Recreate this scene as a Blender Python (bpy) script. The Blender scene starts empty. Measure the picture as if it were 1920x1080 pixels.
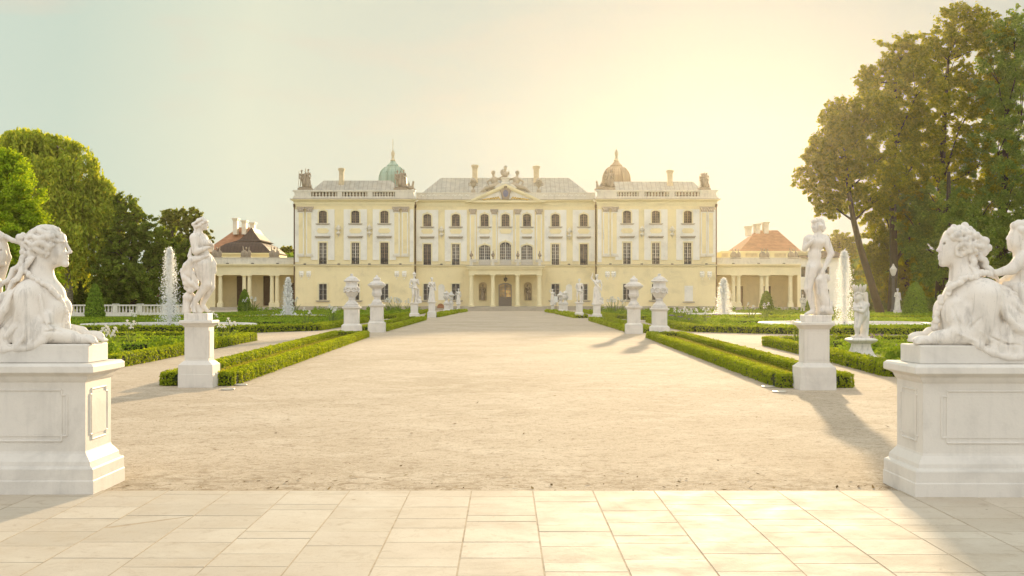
import bpy, math, random
import numpy as np
from math import radians as R, sin, cos, tan, pi, sqrt, atan2

scene = bpy.context.scene
COL = scene.collection
rng = random.Random(7)
nrg = np.random.default_rng(11)

# ------------------------------------------------------------------ camera model (photo measurements -> metres)
EYE, FPX, VX, HY = 1.7, 2400.0, 947.0, 558.0
def PX(x, D): return (x - VX) * D / FPX
def PZ(y, D): return EYE - (y - HY) * D / FPX

# ------------------------------------------------------------------ mesh helpers
class MB:
    """collects shapes, builds ONE mesh object"""
    def __init__(s): s.v = []; s.f = []; s.m = []
    def add(s, vs, fs, mi=0):
        o = len(s.v); s.v += [tuple(p) for p in vs]
        s.f += [tuple(i + o for i in f) for f in fs]; s.m += [mi] * len(fs)
        return s
    def box(s, x0, x1, y0, y1, z0, z1, mi=0):
        if x0 > x1: x0, x1 = x1, x0
        if y0 > y1: y0, y1 = y1, y0
        if z0 > z1: z0, z1 = z1, z0
        vs = [(x0,y0,z0),(x1,y0,z0),(x1,y1,z0),(x0,y1,z0),(x0,y0,z1),(x1,y0,z1),(x1,y1,z1),(x0,y1,z1)]
        return s.add(vs, [(0,3,2,1),(4,5,6,7),(0,1,5,4),(1,2,6,5),(2,3,7,6),(3,0,4,7)], mi)
    def prism(s, poly, y0, y1, mi=0):
        """poly: (x,z) counter-clockwise seen from -Y; extruded y0..y1"""
        n = len(poly)
        vs = [(x, y0, z) for x, z in poly] + [(x, y1, z) for x, z in poly]
        fs = [tuple(range(n)), tuple(range(2*n-1, n-1, -1))]
        for i in range(n):
            j = (i+1) % n; fs.append((j, i, i+n, j+n))
        return s.add(vs, fs, mi)
    def vprism(s, poly, z0, z1, mi=0):
        """poly (x,y) counter-clockwise seen from above"""
        n = len(poly)
        vs = [(x, y, z0) for x, y in poly] + [(x, y, z1) for x, y in poly]
        fs = [tuple(range(n-1, -1, -1)), tuple(range(n, 2*n))]
        for i in range(n):
            j = (i+1) % n; fs.append((i, j, j+n, i+n))
        return s.add(vs, fs, mi)
    def lathe(s, prof, n=24, c=(0,0,0), lobes=0, amp=0.0, rot=0.0, zr=None, mi=0):
        vs = []
        for r, z in prof:
            for k in range(n):
                a = 2*pi*k/n + rot
                rr = r
                if lobes and (zr is None or zr[0] <= z <= zr[1]): rr = r*(1 + amp*cos(lobes*a))
                vs.append((c[0]+rr*cos(a), c[1]+rr*sin(a), c[2]+z))
        fs = []
        for i in range(len(prof)-1):
            for k in range(n):
                j = (k+1) % n
                fs.append((i*n+k, i*n+j, (i+1)*n+j, (i+1)*n+k))
        fs.append(tuple(range(n-1, -1, -1))); fs.append(tuple(range((len(prof)-1)*n, len(prof)*n)))
        return s.add(vs, fs, mi)
    def rectlathe(s, hx, hy, prof, c=(0,0,0), mi=0):
        """profile (offset, z) swept round a rectangle with mitred corners"""
        vs = []
        for o, z in prof:
            for sx, sy in ((-1,-1),(1,-1),(1,1),(-1,1)):
                vs.append((c[0]+sx*(hx+o), c[1]+sy*(hy+o), c[2]+z))
        fs = []
        for i in range(len(prof)-1):
            for k in range(4):
                j = (k+1) % 4
                fs.append((i*4+k, i*4+j, (i+1)*4+j, (i+1)*4+k))
        fs.append((3,2,1,0)); m = (len(prof)-1)*4; fs.append((m, m+1, m+2, m+3))
        return s.add(vs, fs, mi)
    def tube(s, pts, rad, n=8, mi=0):
        pts = [np.array(p, float) for p in pts]
        if not hasattr(rad, '__len__'): rad = [rad]*len(pts)
        vs = []; fs = []
        up = np.array([0.13, 0.21, 0.97])
        for i, p in enumerate(pts):
            t = pts[min(i+1, len(pts)-1)] - pts[max(i-1, 0)]
            t = t/(np.linalg.norm(t)+1e-9)
            a = np.cross(t, up)
            if np.linalg.norm(a) < .15: a = np.cross(t, np.array([1,0,0.]))
            a /= np.linalg.norm(a); b = np.cross(t, a)
            for k in range(n):
                an = 2*pi*k/n
                vs.append(tuple(p + rad[i]*(cos(an)*a + sin(an)*b)))
        for i in range(len(pts)-1):
            for k in range(n):
                j = (k+1) % n
                fs.append((i*n+k, (i+1)*n+k, (i+1)*n+j, i*n+j))
        fs.append(tuple(range(n))); fs.append(tuple(range(len(vs)-1, len(vs)-1-n, -1)))
        return s.add(vs, fs, mi)
    def build(s, name, mat, parent=None, smooth=False, loc=None, bevel=0, autosmooth=None):
        me = bpy.data.meshes.new(name); me.from_pydata(s.v, [], s.f)
        mats = mat if isinstance(mat, (list, tuple)) else [mat]
        for m in mats: me.materials.append(m)
        if len(mats) > 1: me.polygons.foreach_set('material_index', s.m)
        return link(name, me, parent, smooth, loc, bevel)

def link(name, me, parent=None, smooth=False, loc=None, bevel=0):
    me.update()
    if smooth: me.polygons.foreach_set('use_smooth', [True]*len(me.polygons))
    o = bpy.data.objects.new(name, me); COL.objects.link(o)
    if parent: o.parent = parent
    if loc is not None: o.location = loc
    if bevel:
        b = o.modifiers.new('edge', 'BEVEL'); b.width = bevel; b.segments = 2; b.limit_method = 'ANGLE'; b.angle_limit = R(35)
        b.harden_normals = False
    return o

def np_mesh(name, V, F, mat, parent=None, smooth=False, loc=None):
    """fast mesh: V (n,3), F (m,4) or (m,3)"""
    me = bpy.data.meshes.new(name)
    V = np.ascontiguousarray(V, np.float32); F = np.ascontiguousarray(F, np.int32)
    me.vertices.add(len(V)); me.vertices.foreach_set('co', V.ravel())
    me.loops.add(F.size); me.loops.foreach_set('vertex_index', F.ravel())
    me.polygons.add(len(F)); k = F.shape[1]
    me.polygons.foreach_set('loop_start', np.arange(0, F.size, k, dtype=np.int32))
    me.update(calc_edges=True)
    for m in (mat if isinstance(mat, (list, tuple)) else [mat]): me.materials.append(m)
    return link(name, me, parent, smooth, loc)

def tag(o, label=None, cat=None, group=None, kind=None):
    if label: o['label'] = label
    if cat: o['category'] = cat
    if group: o['group'] = group
    if kind: o['kind'] = kind
    return o
def thing(name, label, cat, loc=(0,0,0), rz=0, group=None):
    o = bpy.data.objects.new(name, None); COL.objects.link(o)
    o.location = loc; o.rotation_euler = (0,0,rz); o.empty_display_size = .2
    return tag(o, label, cat, group)
def dup(o, parent=None, loc=None, rz=None, label=None, scale=None):
    c = o.copy(); COL.objects.link(c)
    if parent is not None: c.parent = parent
    for ch in list(o.children): dup(ch, c)
    if loc is not None: c.location = loc
    if rz is not None: c.rotation_euler = (0,0,rz)
    if label: c['label'] = label
    if scale: c.scale = scale
    return c

# ------------------------------------------------------------------ materials
class NT:
    def __init__(s, name):
        s.m = bpy.data.materials.new(name); s.m.use_nodes = True
        s.t = s.m.node_tree; s.t.nodes.clear()
        s.out = s.n('ShaderNodeOutputMaterial')
    def n(s, typ, **kw):
        nd = s.t.nodes.new(typ)
        for k, v in kw.items():
            if hasattr(nd, k): setattr(nd, k, v)
        return nd
    def l(s, a, b): s.t.links.new(a, b)
    def noise(s, vec, scale, detail=4, rough=.6, dist=0):
        nd = s.n('ShaderNodeTexNoise'); nd.inputs['Scale'].default_value = scale
        nd.inputs['Detail'].default_value = detail; nd.inputs['Roughness'].default_value = rough
        nd.inputs['Distortion'].default_value = dist
        if vec is not None: s.l(vec, nd.inputs['Vector'])
        return nd.outputs['Fac']
    def ramp(s, fac, stops):
        nd = s.n('ShaderNodeValToRGB'); cr = nd.color_ramp
        while len(cr.elements) > 1: cr.elements.remove(cr.elements[-1])
        cr.elements[0].position = stops[0][0]; cr.elements[0].color = (*stops[0][1], 1)
        for p, c in stops[1:]:
            e = cr.elements.new(p); e.color = (*c, 1)
        s.l(fac, nd.inputs['Fac']); return nd.outputs['Color']
    def mix(s, a, b, fac, mode='MIX'):
        nd = s.n('ShaderNodeMix'); nd.data_type = 'RGBA'; nd.blend_type = mode
        for sock, v in ((nd.inputs[6], a), (nd.inputs[7], b), (nd.inputs[0], fac)):
            if hasattr(v, 'is_linked') or hasattr(v, 'links'): s.l(v, sock)
            elif isinstance(v, (tuple, list)): sock.default_value = (*v, 1)[:4]
            else: sock.default_value = v
        return nd.outputs[2]
    def mapping(s, vec, scale):
        nd = s.n('ShaderNodeMapping'); nd.inputs['Scale'].default_value = scale
        s.l(vec, nd.inputs['Vector']); return nd.outputs['Vector']
    def pos(s): return s.n('ShaderNodeNewGeometry').outputs['Position']
    def obj(s): return s.n('ShaderNodeTexCoord').outputs['Object']
    def island(s): return s.n('ShaderNodeNewGeometry').outputs['Random Per Island']
    def bump(s, h, strength=.3, dist=.02):
        nd = s.n('ShaderNodeBump'); nd.inputs['Strength'].default_value = strength
        nd.inputs['Distance'].default_value = dist; s.l(h, nd.inputs['Height']); return nd.outputs['Normal']
    def finish(s, col, rough=.6, normal=None, metal=0, spec=.4):
        b = s.n('ShaderNodeBsdfPrincipled')
        if isinstance(col, (tuple, list)): b.inputs['Base Color'].default_value = (*col, 1)[:4]
        else: s.l(col, b.inputs['Base Color'])
        if isinstance(rough, (int, float)): b.inputs['Roughness'].default_value = rough
        else: s.l(rough, b.inputs['Roughness'])
        b.inputs['Metallic'].default_value = metal
        b.inputs['Specular IOR Level'].default_value = spec
        if normal is not None: s.l(normal, b.inputs['Normal'])
        s.l(b.outputs[0], s.out.inputs['Surface']); return s.m

def simple(name, col, rough=.6, var=.12, scale=3.0, bump=.15, metal=0, spec=.35, stretch=(1,1,1), bscale=None):
    t = NT(name); p = t.mapping(t.pos(), stretch)
    n1 = t.noise(p, scale, 6); n2 = t.noise(p, scale*9, 3)
    dark = tuple(c*(1-var*1.6) for c in col); lite = tuple(min(1, c*(1+var)) for c in col)
    c = t.ramp(n1, [(.3, dark), (.52, col), (.75, lite)])
    c = t.mix(c, tuple(x*.82 for x in col), t.ramp(n2, [(.5, (0,0,0)), (.8, (.55,.55,.55))]))
    nm = t.bump(t.noise(p, bscale or scale*14, 4), bump, .01) if bump else None
    return t.finish(c, rough, nm, metal, spec)

def stone_mat(name, col, grey, amount=.5, scale=2.2):
    """weathered carved stone: pale ground, grey run-off streaks, soot speckle"""
    t = NT(name); p = t.pos()
    n1 = t.noise(p, scale, 7, .65, .4)
    c = t.ramp(n1, [(.28, tuple(x*.80 for x in col)), (.48, col), (.72, tuple(min(.9, x*1.07) for x in col))])
    st = t.noise(t.mapping(p, (7, 7, .8)), scale*.9, 5, .6, .3)
    c = t.mix(c, grey, t.ramp(st, [(.52, (0,0,0)), (.74, (amount,)*3)]))
    sp = t.noise(p, scale*22, 3, .7)
    c = t.mix(c, tuple(x*.55 for x in grey), t.ramp(sp, [(.60, (0,0,0)), (.80, (amount*.6,)*3)]))
    nm = t.bump(t.noise(p, scale*28, 5, .65), .32, .007)
    return t.finish(c, .62, nm, 0, .35)

def leaf_mat(name, c0, c1, c2, trans=.45, rough=.75, tint=(1.9, 1.65, .45)):
    t = NT(name); r = t.island()
    c = t.ramp(r, [(0, c0), (.5, c1), (1, c2)])
    big = t.noise(t.pos(), .35, 3)
    c = t.mix(c, tuple(x*.62 for x in c1), t.ramp(big, [(.42, (0,0,0)), (.7, (.6,.6,.6))]))
    b = t.n('ShaderNodeBsdfPrincipled'); t.l(c, b.inputs['Base Color']); b.inputs['Roughness'].default_value = rough
    b.inputs['Specular IOR Level'].default_value = .04
    tr = t.n('ShaderNodeBsdfTranslucent')
    c2_ = t.mix(c, tint, 1.0, 'MULTIPLY')
    sc = t.n('ShaderNodeMix'); sc.data_type = 'RGBA'; sc.blend_type = 'ADD'
    t.l(c2_, tr.inputs['Color'])
    m = t.n('ShaderNodeMixShader'); m.inputs[0].default_value = trans
    t.l(b.outputs[0], m.inputs[1]); t.l(tr.outputs[0], m.inputs[2]); t.l(m.outputs[0], t.out.inputs['Surface'])
    t.t.nodes.remove(sc)
    return t.m

M = {}
M['marble'] = stone_mat('white_marble', (.74,.70,.645), (.36,.34,.315), .75, 2.6)
M['marble_grey'] = stone_mat('greyer_marble', (.66,.63,.59), (.36,.35,.33), .6, 3.0)
M['pedestal'] = stone_mat('pedestal_stone', (.68,.65,.60), (.46,.445,.42), .28, 1.7)
M['plaster'] = stone_mat('yellow_plaster', (.83,.725,.445), (.72,.61,.36), .22, .4)
M['plaster_pale'] = simple('pale_yellow_trim', (.82,.74,.48), .8, .05, .8, .05)
M['plaster_white'] = stone_mat('white_plaster', (.83,.81,.735), (.68,.65,.56), .3, .5)
M['attic'] = stone_mat('attic_stone', (.70,.66,.56), (.40,.37,.32), .45, 1.0)
M['plinth'] = stone_mat('plinth_stone', (.44,.39,.31), (.25,.23,.20), .5, 1.2)
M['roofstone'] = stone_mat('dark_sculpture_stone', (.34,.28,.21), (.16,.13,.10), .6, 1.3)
M['chimney'] = simple('chimney_plaster', (.62,.52,.34), .85, .15, 1.5, .2)
M['iron'] = simple('dark_iron', (.07,.07,.075), .5, .2, 6, 0)
M['rail'] = simple('pale_rail', (.50,.47,.42), .6, .1, 6, 0)
M['pipe'] = simple('drainpipe_brown', (.10,.055,.03), .5, .15, 4, 0)
M['frame_brown'] = simple('brown_window_wood', (.24,.17,.11), .6, .15, 6, 0)
M['frame_pale'] = simple('pale_window_wood', (.66,.62,.54), .6, .08, 6, 0)
M['doorgrey'] = simple('grey_door_wood', (.27,.24,.22), .6, .1, 6, .1)
M['doorbrown'] = simple('brown_gate_wood', (.13,.085,.055), .7, .2, 3, .1)
M['gold'] = simple('gilded_stucco', (.62,.44,.14), .45, .15, 3, .1)
M['blue'] = simple('blue_shield', (.16,.17,.28), .5, .1, 5, 0)
M['metal_lid'] = simple('pale_metal_lid', (.62,.58,.5), .45, .1, 8, .05, .3)
M['paper'] = simple('white_board', (.8,.8,.77), .6, .03, 5, 0)

def glass_mat(name, col, rough=.08):
    t = NT(name); n = t.noise(t.pos(), .7, 2)
    c = t.ramp(n, [(.35, tuple(x*.35 for x in col)), (.5, col), (.65, tuple(x*2.2 for x in col))])
    return t.finish(c, rough, t.bump(t.noise(t.pos(), 1.3, 2), .08, .05), 0, .55)
M['glass'] = glass_mat('window_glass', (.075,.065,.055))
M['glass_gold_reflection'] = glass_mat('door_glass_painted_reflection', (.62,.42,.15), .06)  # golden reflection in the door panes put into the base colour

def seam_roof(name, col, seam, period, streak):
    t = NT(name); p = t.pos()
    sx = t.n('ShaderNodeSeparateXYZ'); t.l(p, sx.inputs[0])
    mm = t.n('ShaderNodeMath', operation='MODULO'); ab = t.n('ShaderNodeMath', operation='ABSOLUTE')
    t.l(sx.outputs[0], ab.inputs[0]); t.l(ab.outputs[0], mm.inputs[0]); mm.inputs[1].default_value = period
    cp = t.n('ShaderNodeMath', operation='LESS_THAN'); t.l(mm.outputs[0], cp.inputs[0]); cp.inputs[1].default_value = period*.1
    n = t.noise(t.mapping(p, (1.2, 1.2, .25)), 1.0, 5)
    c = t.ramp(n, [(.3, tuple(x*.75 for x in col)), (.7, tuple(x*1.15 for x in col))])
    c = t.mix(c, streak, t.ramp(t.noise(p, .6, 4), [(.5, (0,0,0)), (.75, (.5,.5,.5))]))
    c = t.mix(c, seam, cp.outputs[0])
    return t.finish(c, .6, t.bump(cp.outputs[0], .4, .03), 0, .25)
M['tin'] = seam_roof('tin_roof', (.42,.40,.34), (.28,.26,.22), .62, (.46,.40,.30))
M['brownroof'] = seam_roof('dark_brown_roof', (.085,.055,.042), (.05,.033,.025), .5, (.11,.075,.06))
M['copper'] = seam_roof('verdigris_copper', (.33,.44,.35), (.22,.31,.25), .55, (.40,.45,.30))
M['copper_brown'] = seam_roof('brown_patinated_copper', (.42,.32,.21), (.29,.21,.14), .55, (.36,.29,.19))
def tile_roof(name, col):
    t = NT(name); p = t.pos()
    w = t.n('ShaderNodeTexWave'); w.wave_type = 'BANDS'; w.bands_direction = 'Z'; w.inputs['Scale'].default_value = 1.3
    w.inputs['Distortion'].default_value = .4; t.l(p, w.inputs['Vector'])
    n = t.noise(p, 1.1, 6)
    c = t.ramp(n, [(.3, tuple(x*.7 for x in col)), (.7, tuple(x*1.2 for x in col))])
    c = t.mix(c, tuple(x*.55 for x in col), t.ramp(w.outputs['Fac'], [(.6, (0,0,0)), (.95, (.6,.6,.6))]))
    return t.finish(c, .8, t.bump(w.outputs['Fac'], .5, .05))
M['redtile'] = tile_roof('red_roof_tiles', (.40,.19,.10))

# plants
M['hedge'] = leaf_mat('box_leaves', (0.171, 0.248, 0.018), (0.259, 0.336, 0.024), (0.374, 0.429, 0.039), .42)
M['hedge_far'] = leaf_mat('box_leaves_dark', (0.145, 0.248, 0.028), (0.218, 0.335, 0.032), (0.341, 0.421, 0.046), .35)
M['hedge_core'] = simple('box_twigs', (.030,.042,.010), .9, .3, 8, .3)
M['topiary'] = leaf_mat('yew_leaves', (0.124, 0.207, 0.027), (0.191, 0.297, 0.036), (0.280, 0.396, 0.050), .3)
M['thuja'] = leaf_mat('thuja_leaves', (0.225, 0.350, 0.018), (0.312, 0.450, 0.024), (0.425, 0.500, 0.033), .4)
M['birch'] = leaf_mat('birch_leaves', (0.232, 0.306, 0.045), (0.343, 0.419, 0.054), (0.500, 0.500, 0.083), .42)
M['chestnut'] = leaf_mat('chestnut_leaves', (0.099, 0.175, 0.030), (0.156, 0.246, 0.039), (0.270, 0.365, 0.061), .35)
M['maple'] = leaf_mat('maple_leaves', (0.108, 0.151, 0.015), (0.172, 0.222, 0.018), (0.287, 0.321, 0.025), 0.66, tint=(2.1, 1.6, .35))
M['linden'] = leaf_mat('linden_leaves', (.12,.17,.03), (.17,.235,.04), (.255,.315,.055), .45)
M['poplar'] = leaf_mat('pale_poplar_leaves', (0.156, 0.186, 0.034), (0.208, 0.239, 0.044), (0.286, 0.305, 0.058), .4)
M['plant'] = leaf_mat('border_leaves', (0.109, 0.191, 0.024), (0.172, 0.270, 0.029), (0.265, 0.366, 0.047), .4)
M['iris_leaf'] = leaf_mat('iris_leaves', (.11,.16,.06), (.14,.20,.07), (.19,.25,.08), .35)
M['petal'] = leaf_mat('white_petals', (.75,.73,.68), (.8,.78,.74), (.85,.83,.8), .4, tint=(1,1,.97))
M['petal_violet'] = leaf_mat('violet_petals', (.22,.12,.30), (.30,.18,.36), (.42,.30,.45), .4, tint=(1,1,1))
M['bark'] = simple('tree_bark', (.055,.040,.026), .9, .35, 3, .6, stretch=(3,3,.6))
M['bark_birch'] = simple('birch_bark', (.36,.33,.28), .8, .5, 2.5, .3, stretch=(1,1,3))
M['grass'] = leaf_mat('grass_blades', (.16,.20,.04), (.22,.24,.055), (.30,.29,.09), .4)

def gravel_mat():
    """pale pinkish sand and grit: trodden light patches, darker raked drifts, dark and light grains, twigs by the paving"""
    t = NT('sandy_gravel'); p = t.pos()
    col = t.ramp(t.noise(p, .22, 5, .6, .4), [(.32, (.44,.36,.265)), (.5, (.50,.415,.315)), (.68, (.56,.475,.37))])
    col = t.mix(col, (.62,.54,.43), t.ramp(t.noise(p, 1.1, 9, .72, .5), [(.50, (0,0,0)), (.64, (.65,.65,.65))]))
    col = t.mix(col, (.33,.26,.185), t.ramp(t.noise(p, 2.3, 9, .75, .7), [(.53, (0,0,0)), (.68, (.7,.7,.7))]))
    col = t.mix(col, (.27,.205,.14), t.ramp(t.noise(p, 8, 7, .75, .3), [(.53, (0,0,0)), (.64, (.8,.8,.8))]))
    col = t.mix(col, (.17,.125,.085), t.ramp(t.noise(p, 26, 4, .7), [(.57, (0,0,0)), (.66, (.9,.9,.9))]))
    col = t.mix(col, (.74,.67,.56), t.ramp(t.noise(p, 33, 3, .7), [(.58, (0,0,0)), (.68, (.8,.8,.8))]))
    sx = t.n('ShaderNodeSeparateXYZ'); t.l(p, sx.inputs[0])
    mr = t.n('ShaderNodeMapRange'); mr.inputs['From Min'].default_value = 14.0; mr.inputs['From Max'].default_value = 11.2
    t.l(sx.outputs[1], mr.inputs['Value'])
    mu = t.n('ShaderNodeMath', operation='MULTIPLY'); t.l(mr.outputs[0], mu.inputs[0])
    t.l(t.ramp(t.noise(p, 4.5, 9, .8, .8), [(.48, (0,0,0)), (.62, (.9,.9,.9))]), mu.inputs[1])
    col = t.mix(col, (.25,.185,.115), mu.outputs[0])
    return t.finish(col, .95, t.bump(t.noise(p, 16, 8, .8, .3), .6, .03), 0, .08)
M['gravel'] = gravel_mat()
def paving_mat():
    t = NT('sandstone_slabs'); p = t.pos(); r = t.island()
    col = t.ramp(r, [(0, (.47,.415,.335)), (.3, (.54,.48,.395)), (.6, (.50,.44,.355)), (.8, (.55,.49,.40)), (1, (.585,.53,.44))])
    n = t.noise(p, 2.6, 7, .65, .3); n2 = t.noise(p, 45, 4, .7)
    col = t.mix(col, (.46,.38,.28), t.ramp(n, [(.48, (0,0,0)), (.75, (.55,.55,.55))]))
    col = t.mix(col, (.40,.33,.25), t.ramp(n2, [(.52, (0,0,0)), (.75, (.5,.5,.5))]))
    blo = t.noise(p, .9, 8, .7, .5); col = t.mix(col, (.60,.55,.46), t.ramp(blo, [(.5, (0,0,0)), (.66, (.6,.6,.6))])); col = t.mix(col, (.36,.29,.215), t.ramp(t.noise(p, 5.5, 9, .78, .8), [(.54, (0,0,0)), (.68, (.6,.6,.6))]))
    spot = t.noise(p, 9, 2, .5)
    col = t.mix(col, (.15,.11,.07), t.ramp(spot, [(.74, (0,0,0)), (.80, (.6,.6,.6))]))
    ro = t.ramp(n, [(.3, (.70,.70,.70)), (.7, (.9,.9,.9))])
    return t.finish(col, ro, t.bump(n2, .5, .006), 0, .10)
M['paving'] = paving_mat()
M['joint'] = simple('sandy_joint', (.40,.325,.235), .95, .2, 6, .2)
M['sculpt_mid'] = stone_mat('grey_brown_sculpture_stone', (.44,.38,.29), (.22,.18,.14), .6, 1.3)
M['capital'] = stone_mat('capital_stone', (.50,.43,.35), (.26,.21,.17), .6, 3)
M['litter'] = leaf_mat('dry_leaf_bits', (.10,.07,.035), (.20,.14,.07), (.38,.30,.17), .1)
M['soil'] = simple('bed_soil', (.16,.12,.075), .95, .3, 2.5, .5)
def lawn_mat():
    t = NT('lawn'); p = t.pos(); n = t.noise(p, .6, 6, .65); n2 = t.noise(p, 18, 4, .7)
    col = t.ramp(n, [(.3, (.15,.19,.03)), (.55, (.22,.25,.04)), (.75, (.30,.30,.07))])
    col = t.mix(col, (.09,.12,.02), t.ramp(n2, [(.45, (0,0,0)), (.7, (.7,.7,.7))]))
    return t.finish(col, .9, t.bump(n2, .8, .05), 0, .2)
M['lawn'] = lawn_mat()
def water_mat():
    t = NT('pool_water'); n = t.noise(t.mapping(t.pos(), (1,1,1)), 5, 4)
    return t.finish((.10,.11,.09), .08, t.bump(n, .35, .05), 0, .6)
M['water'] = water_mat()
def spray_mat():
    t = NT('water_spray')
    d = t.n('ShaderNodeBsdfDiffuse'); d.inputs[0].default_value = (.96,.96,.95,1)
    tr = t.n('ShaderNodeBsdfTranslucent'); tr.inputs[0].default_value = (.98,.98,.96,1)
    g = t.n('ShaderNodeBsdfGlossy'); g.inputs[0].default_value = (1,1,1,1); g.inputs['Roughness'].default_value = .25
    m1 = t.n('ShaderNodeMixShader'); m1.inputs[0].default_value = .6; t.l(d.outputs[0], m1.inputs[1]); t.l(tr.outputs[0], m1.inputs[2])
    m2 = t.n('ShaderNodeMixShader'); m2.inputs[0].default_value = .12; t.l(m1.outputs[0], m2.inputs[1]); t.l(g.outputs[0], m2.inputs[2])
    t.l(m2.outputs[0], t.out.inputs['Surface']); return t.m
M['spray'] = spray_mat()

# ------------------------------------------------------------------ signed-distance sculpting
class SDF:
    def __init__(s, lo, hi, h):
        s.lo = np.array(lo, float); s.h = h
        s.n = np.ceil((np.array(hi, float) - s.lo)/h).astype(int) + 1
        s.ax = [(s.lo[i] + h*np.arange(s.n[i])).astype(np.float32) for i in range(3)]
        s.d = np.full(tuple(s.n), 1.0, np.float32)
    def _put(s, lo, hi, fn, k, sub=False):
        m = k + 4*s.h
        i0 = np.clip(np.floor((np.array(lo) - m - s.lo)/s.h).astype(int), 0, s.n-1)
        i1 = np.clip(np.ceil((np.array(hi) + m - s.lo)/s.h).astype(int)+1, 1, s.n)
        if np.any(i1 <= i0): return
        sl = tuple(slice(a, b) for a, b in zip(i0, i1))
        X = s.ax[0][sl[0]][:, None, None]; Y = s.ax[1][sl[1]][None, :, None]; Z = s.ax[2][sl[2]][None, None, :]
        b = fn(X, Y, Z); a = s.d[sl]
        if sub:
            t = np.clip(.5 - .5*(a + b)/k, 0, 1); s.d[sl] = a*(1-t) + (-b)*t + k*t*(1-t)
        else:
            t = np.clip(.5 + .5*(b - a)/k, 0, 1); s.d[sl] = b*(1-t) + a*t - k*t*(1-t)
    def cap(s, a, b, ra, rb, k=.02, sub=False):
        a = np.array(a, float); b = np.array(b, float); ab = b - a; L = max(float(ab@ab), 1e-9); rm = max(ra, rb)
        def fn(X, Y, Z):
            t = np.clip(((X-a[0])*ab[0] + (Y-a[1])*ab[1] + (Z-a[2])*ab[2])/L, 0, 1)
            return np.sqrt((X-a[0]-t*ab[0])**2 + (Y-a[1]-t*ab[1])**2 + (Z-a[2]-t*ab[2])**2) - (ra + (rb-ra)*t)
        s._put(np.minimum(a, b)-rm, np.maximum(a, b)+rm, fn, k, sub); return s
    def tube(s, pts, rad, k=.012):
        if not hasattr(rad, '__len__'): rad = [rad]*len(pts)
        for i in range(len(pts)-1): s.cap(pts[i], pts[i+1], rad[i], rad[i+1], k)
        return s
    def ell(s, c, r, k=.02, tilt=0.0, sub=False):
        """ellipsoid; tilt = rotation about the Y axis (degrees, clockwise seen from the camera)"""
        c = np.array(c, float); r = np.array(r, float) if hasattr(r, '__len__') else np.array([r]*3, float)
        ca, sa = cos(R(tilt)), sin(R(tilt)); rm = float(max(r))
        def fn(X, Y, Z):
            x, y, z = X-c[0], Y-c[1], Z-c[2]
            u = ca*x - sa*z; w = sa*x + ca*z
            k0 = np.sqrt((u/r[0])**2 + (y/r[1])**2 + (w/r[2])**2) + 1e-6
            k1 = np.sqrt((u/r[0]**2)**2 + (y/r[1]**2)**2 + (w/r[2]**2)**2) + 1e-6
            return k0*(k0-1)/k1
        s._put(c-rm, c+rm, fn, k, sub); return s
    def box(s, c, r, rd=.01, k=.01, sub=False):
        c = np.array(c, float); r = np.array(r, float)
        def fn(X, Y, Z):
            qx = np.abs(X-c[0])-r[0]+rd; qy = np.abs(Y-c[1])-r[1]+rd; qz = np.abs(Z-c[2])-r[2]+rd
            return np.sqrt(np.maximum(qx,0)**2+np.maximum(qy,0)**2+np.maximum(qz,0)**2) + np.minimum(np.maximum(qx,np.maximum(qy,qz)),0) - rd
        s._put(c-r, c+r, fn, k, sub); return s
    def depth(s, x, z):
        """y of the first solid cell met from the -Y side at (x, z)"""
        i = int(round((x-s.lo[0])/s.h)); k = int(round((z-s.lo[2])/s.h))
        if not (0 <= i < s.n[0] and 0 <= k < s.n[2]): return None
        col = s.d[i, :, k] < 0
        return s.lo[1] + s.h*int(np.argmax(col)) if col.any() else None
    def floor(s, z):
        s.d = np.maximum(s.d, (z - s.ax[2])[None, None, :]); return s
    def mesh(s, name, mat, parent=None, loc=None, smooth_it=1):
        D = s.d; n = D.shape
        # close the border
        D[0] = D[-1] = 1; D[:,0] = D[:,-1] = 1; D[:,:,0] = D[:,:,-1] = 1
        ins = D < 0
        cnt = sum(ins[a:n[0]-1+a, b:n[1]-1+b, c:n[2]-1+c].astype(np.int8) for a in (0,1) for b in (0,1) for c in (0,1))
        act = np.argwhere((cnt > 0) & (cnt < 8))
        idx = np.full((n[0]-1, n[1]-1, n[2]-1), -1, np.int32); idx[tuple(act.T)] = np.arange(len(act))
        acc = np.zeros((len(act), 3)); num = np.zeros(len(act))
        cor = [(a,b,c) for a in (0,1) for b in (0,1) for c in (0,1)]
        val = {q: D[act[:,0]+q[0], act[:,1]+q[1], act[:,2]+q[2]] for q in cor}
        for q in cor:
            for ax in range(3):
                if q[ax]: continue
                p = list(q); p[ax] = 1; p = tuple(p)
                va, vb = val[q], val[p]; cr = (va < 0) != (vb < 0)
                t = np.where(cr, va/np.where(va == vb, 1, va - vb), 0)
                pt = np.tile(np.array(q, float), (len(act), 1)); pt[:, ax] += t
                acc[cr] += pt[cr]; num[cr] += 1
        V = s.lo + s.h*(act + acc/num[:, None])
        Fs = []
        for ax in range(3):
            u, w = (ax+1) % 3, (ax+2) % 3
            sl0 = [slice(None)]*3; sl1 = [slice(None)]*3
            sl0[ax] = slice(0, n[ax]-1); sl1[ax] = slice(1, n[ax])
            a, b = ins[tuple(sl0)], ins[tuple(sl1)]
            e = np.argwhere(a != b); keep = (e[:,u] > 0) & (e[:,w] > 0) & (e[:,u] < n[u]-1) & (e[:,w] < n[w]-1); e = e[keep]
            inside_first = a[tuple(e.T)]
            def cell(du, dw):
                c = e.copy(); c[:,u] -= du; c[:,w] -= dw; return idx[tuple(c.T)]
            q = np.stack([cell(1,1), cell(0,1), cell(0,0), cell(1,0)], 1)
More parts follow.
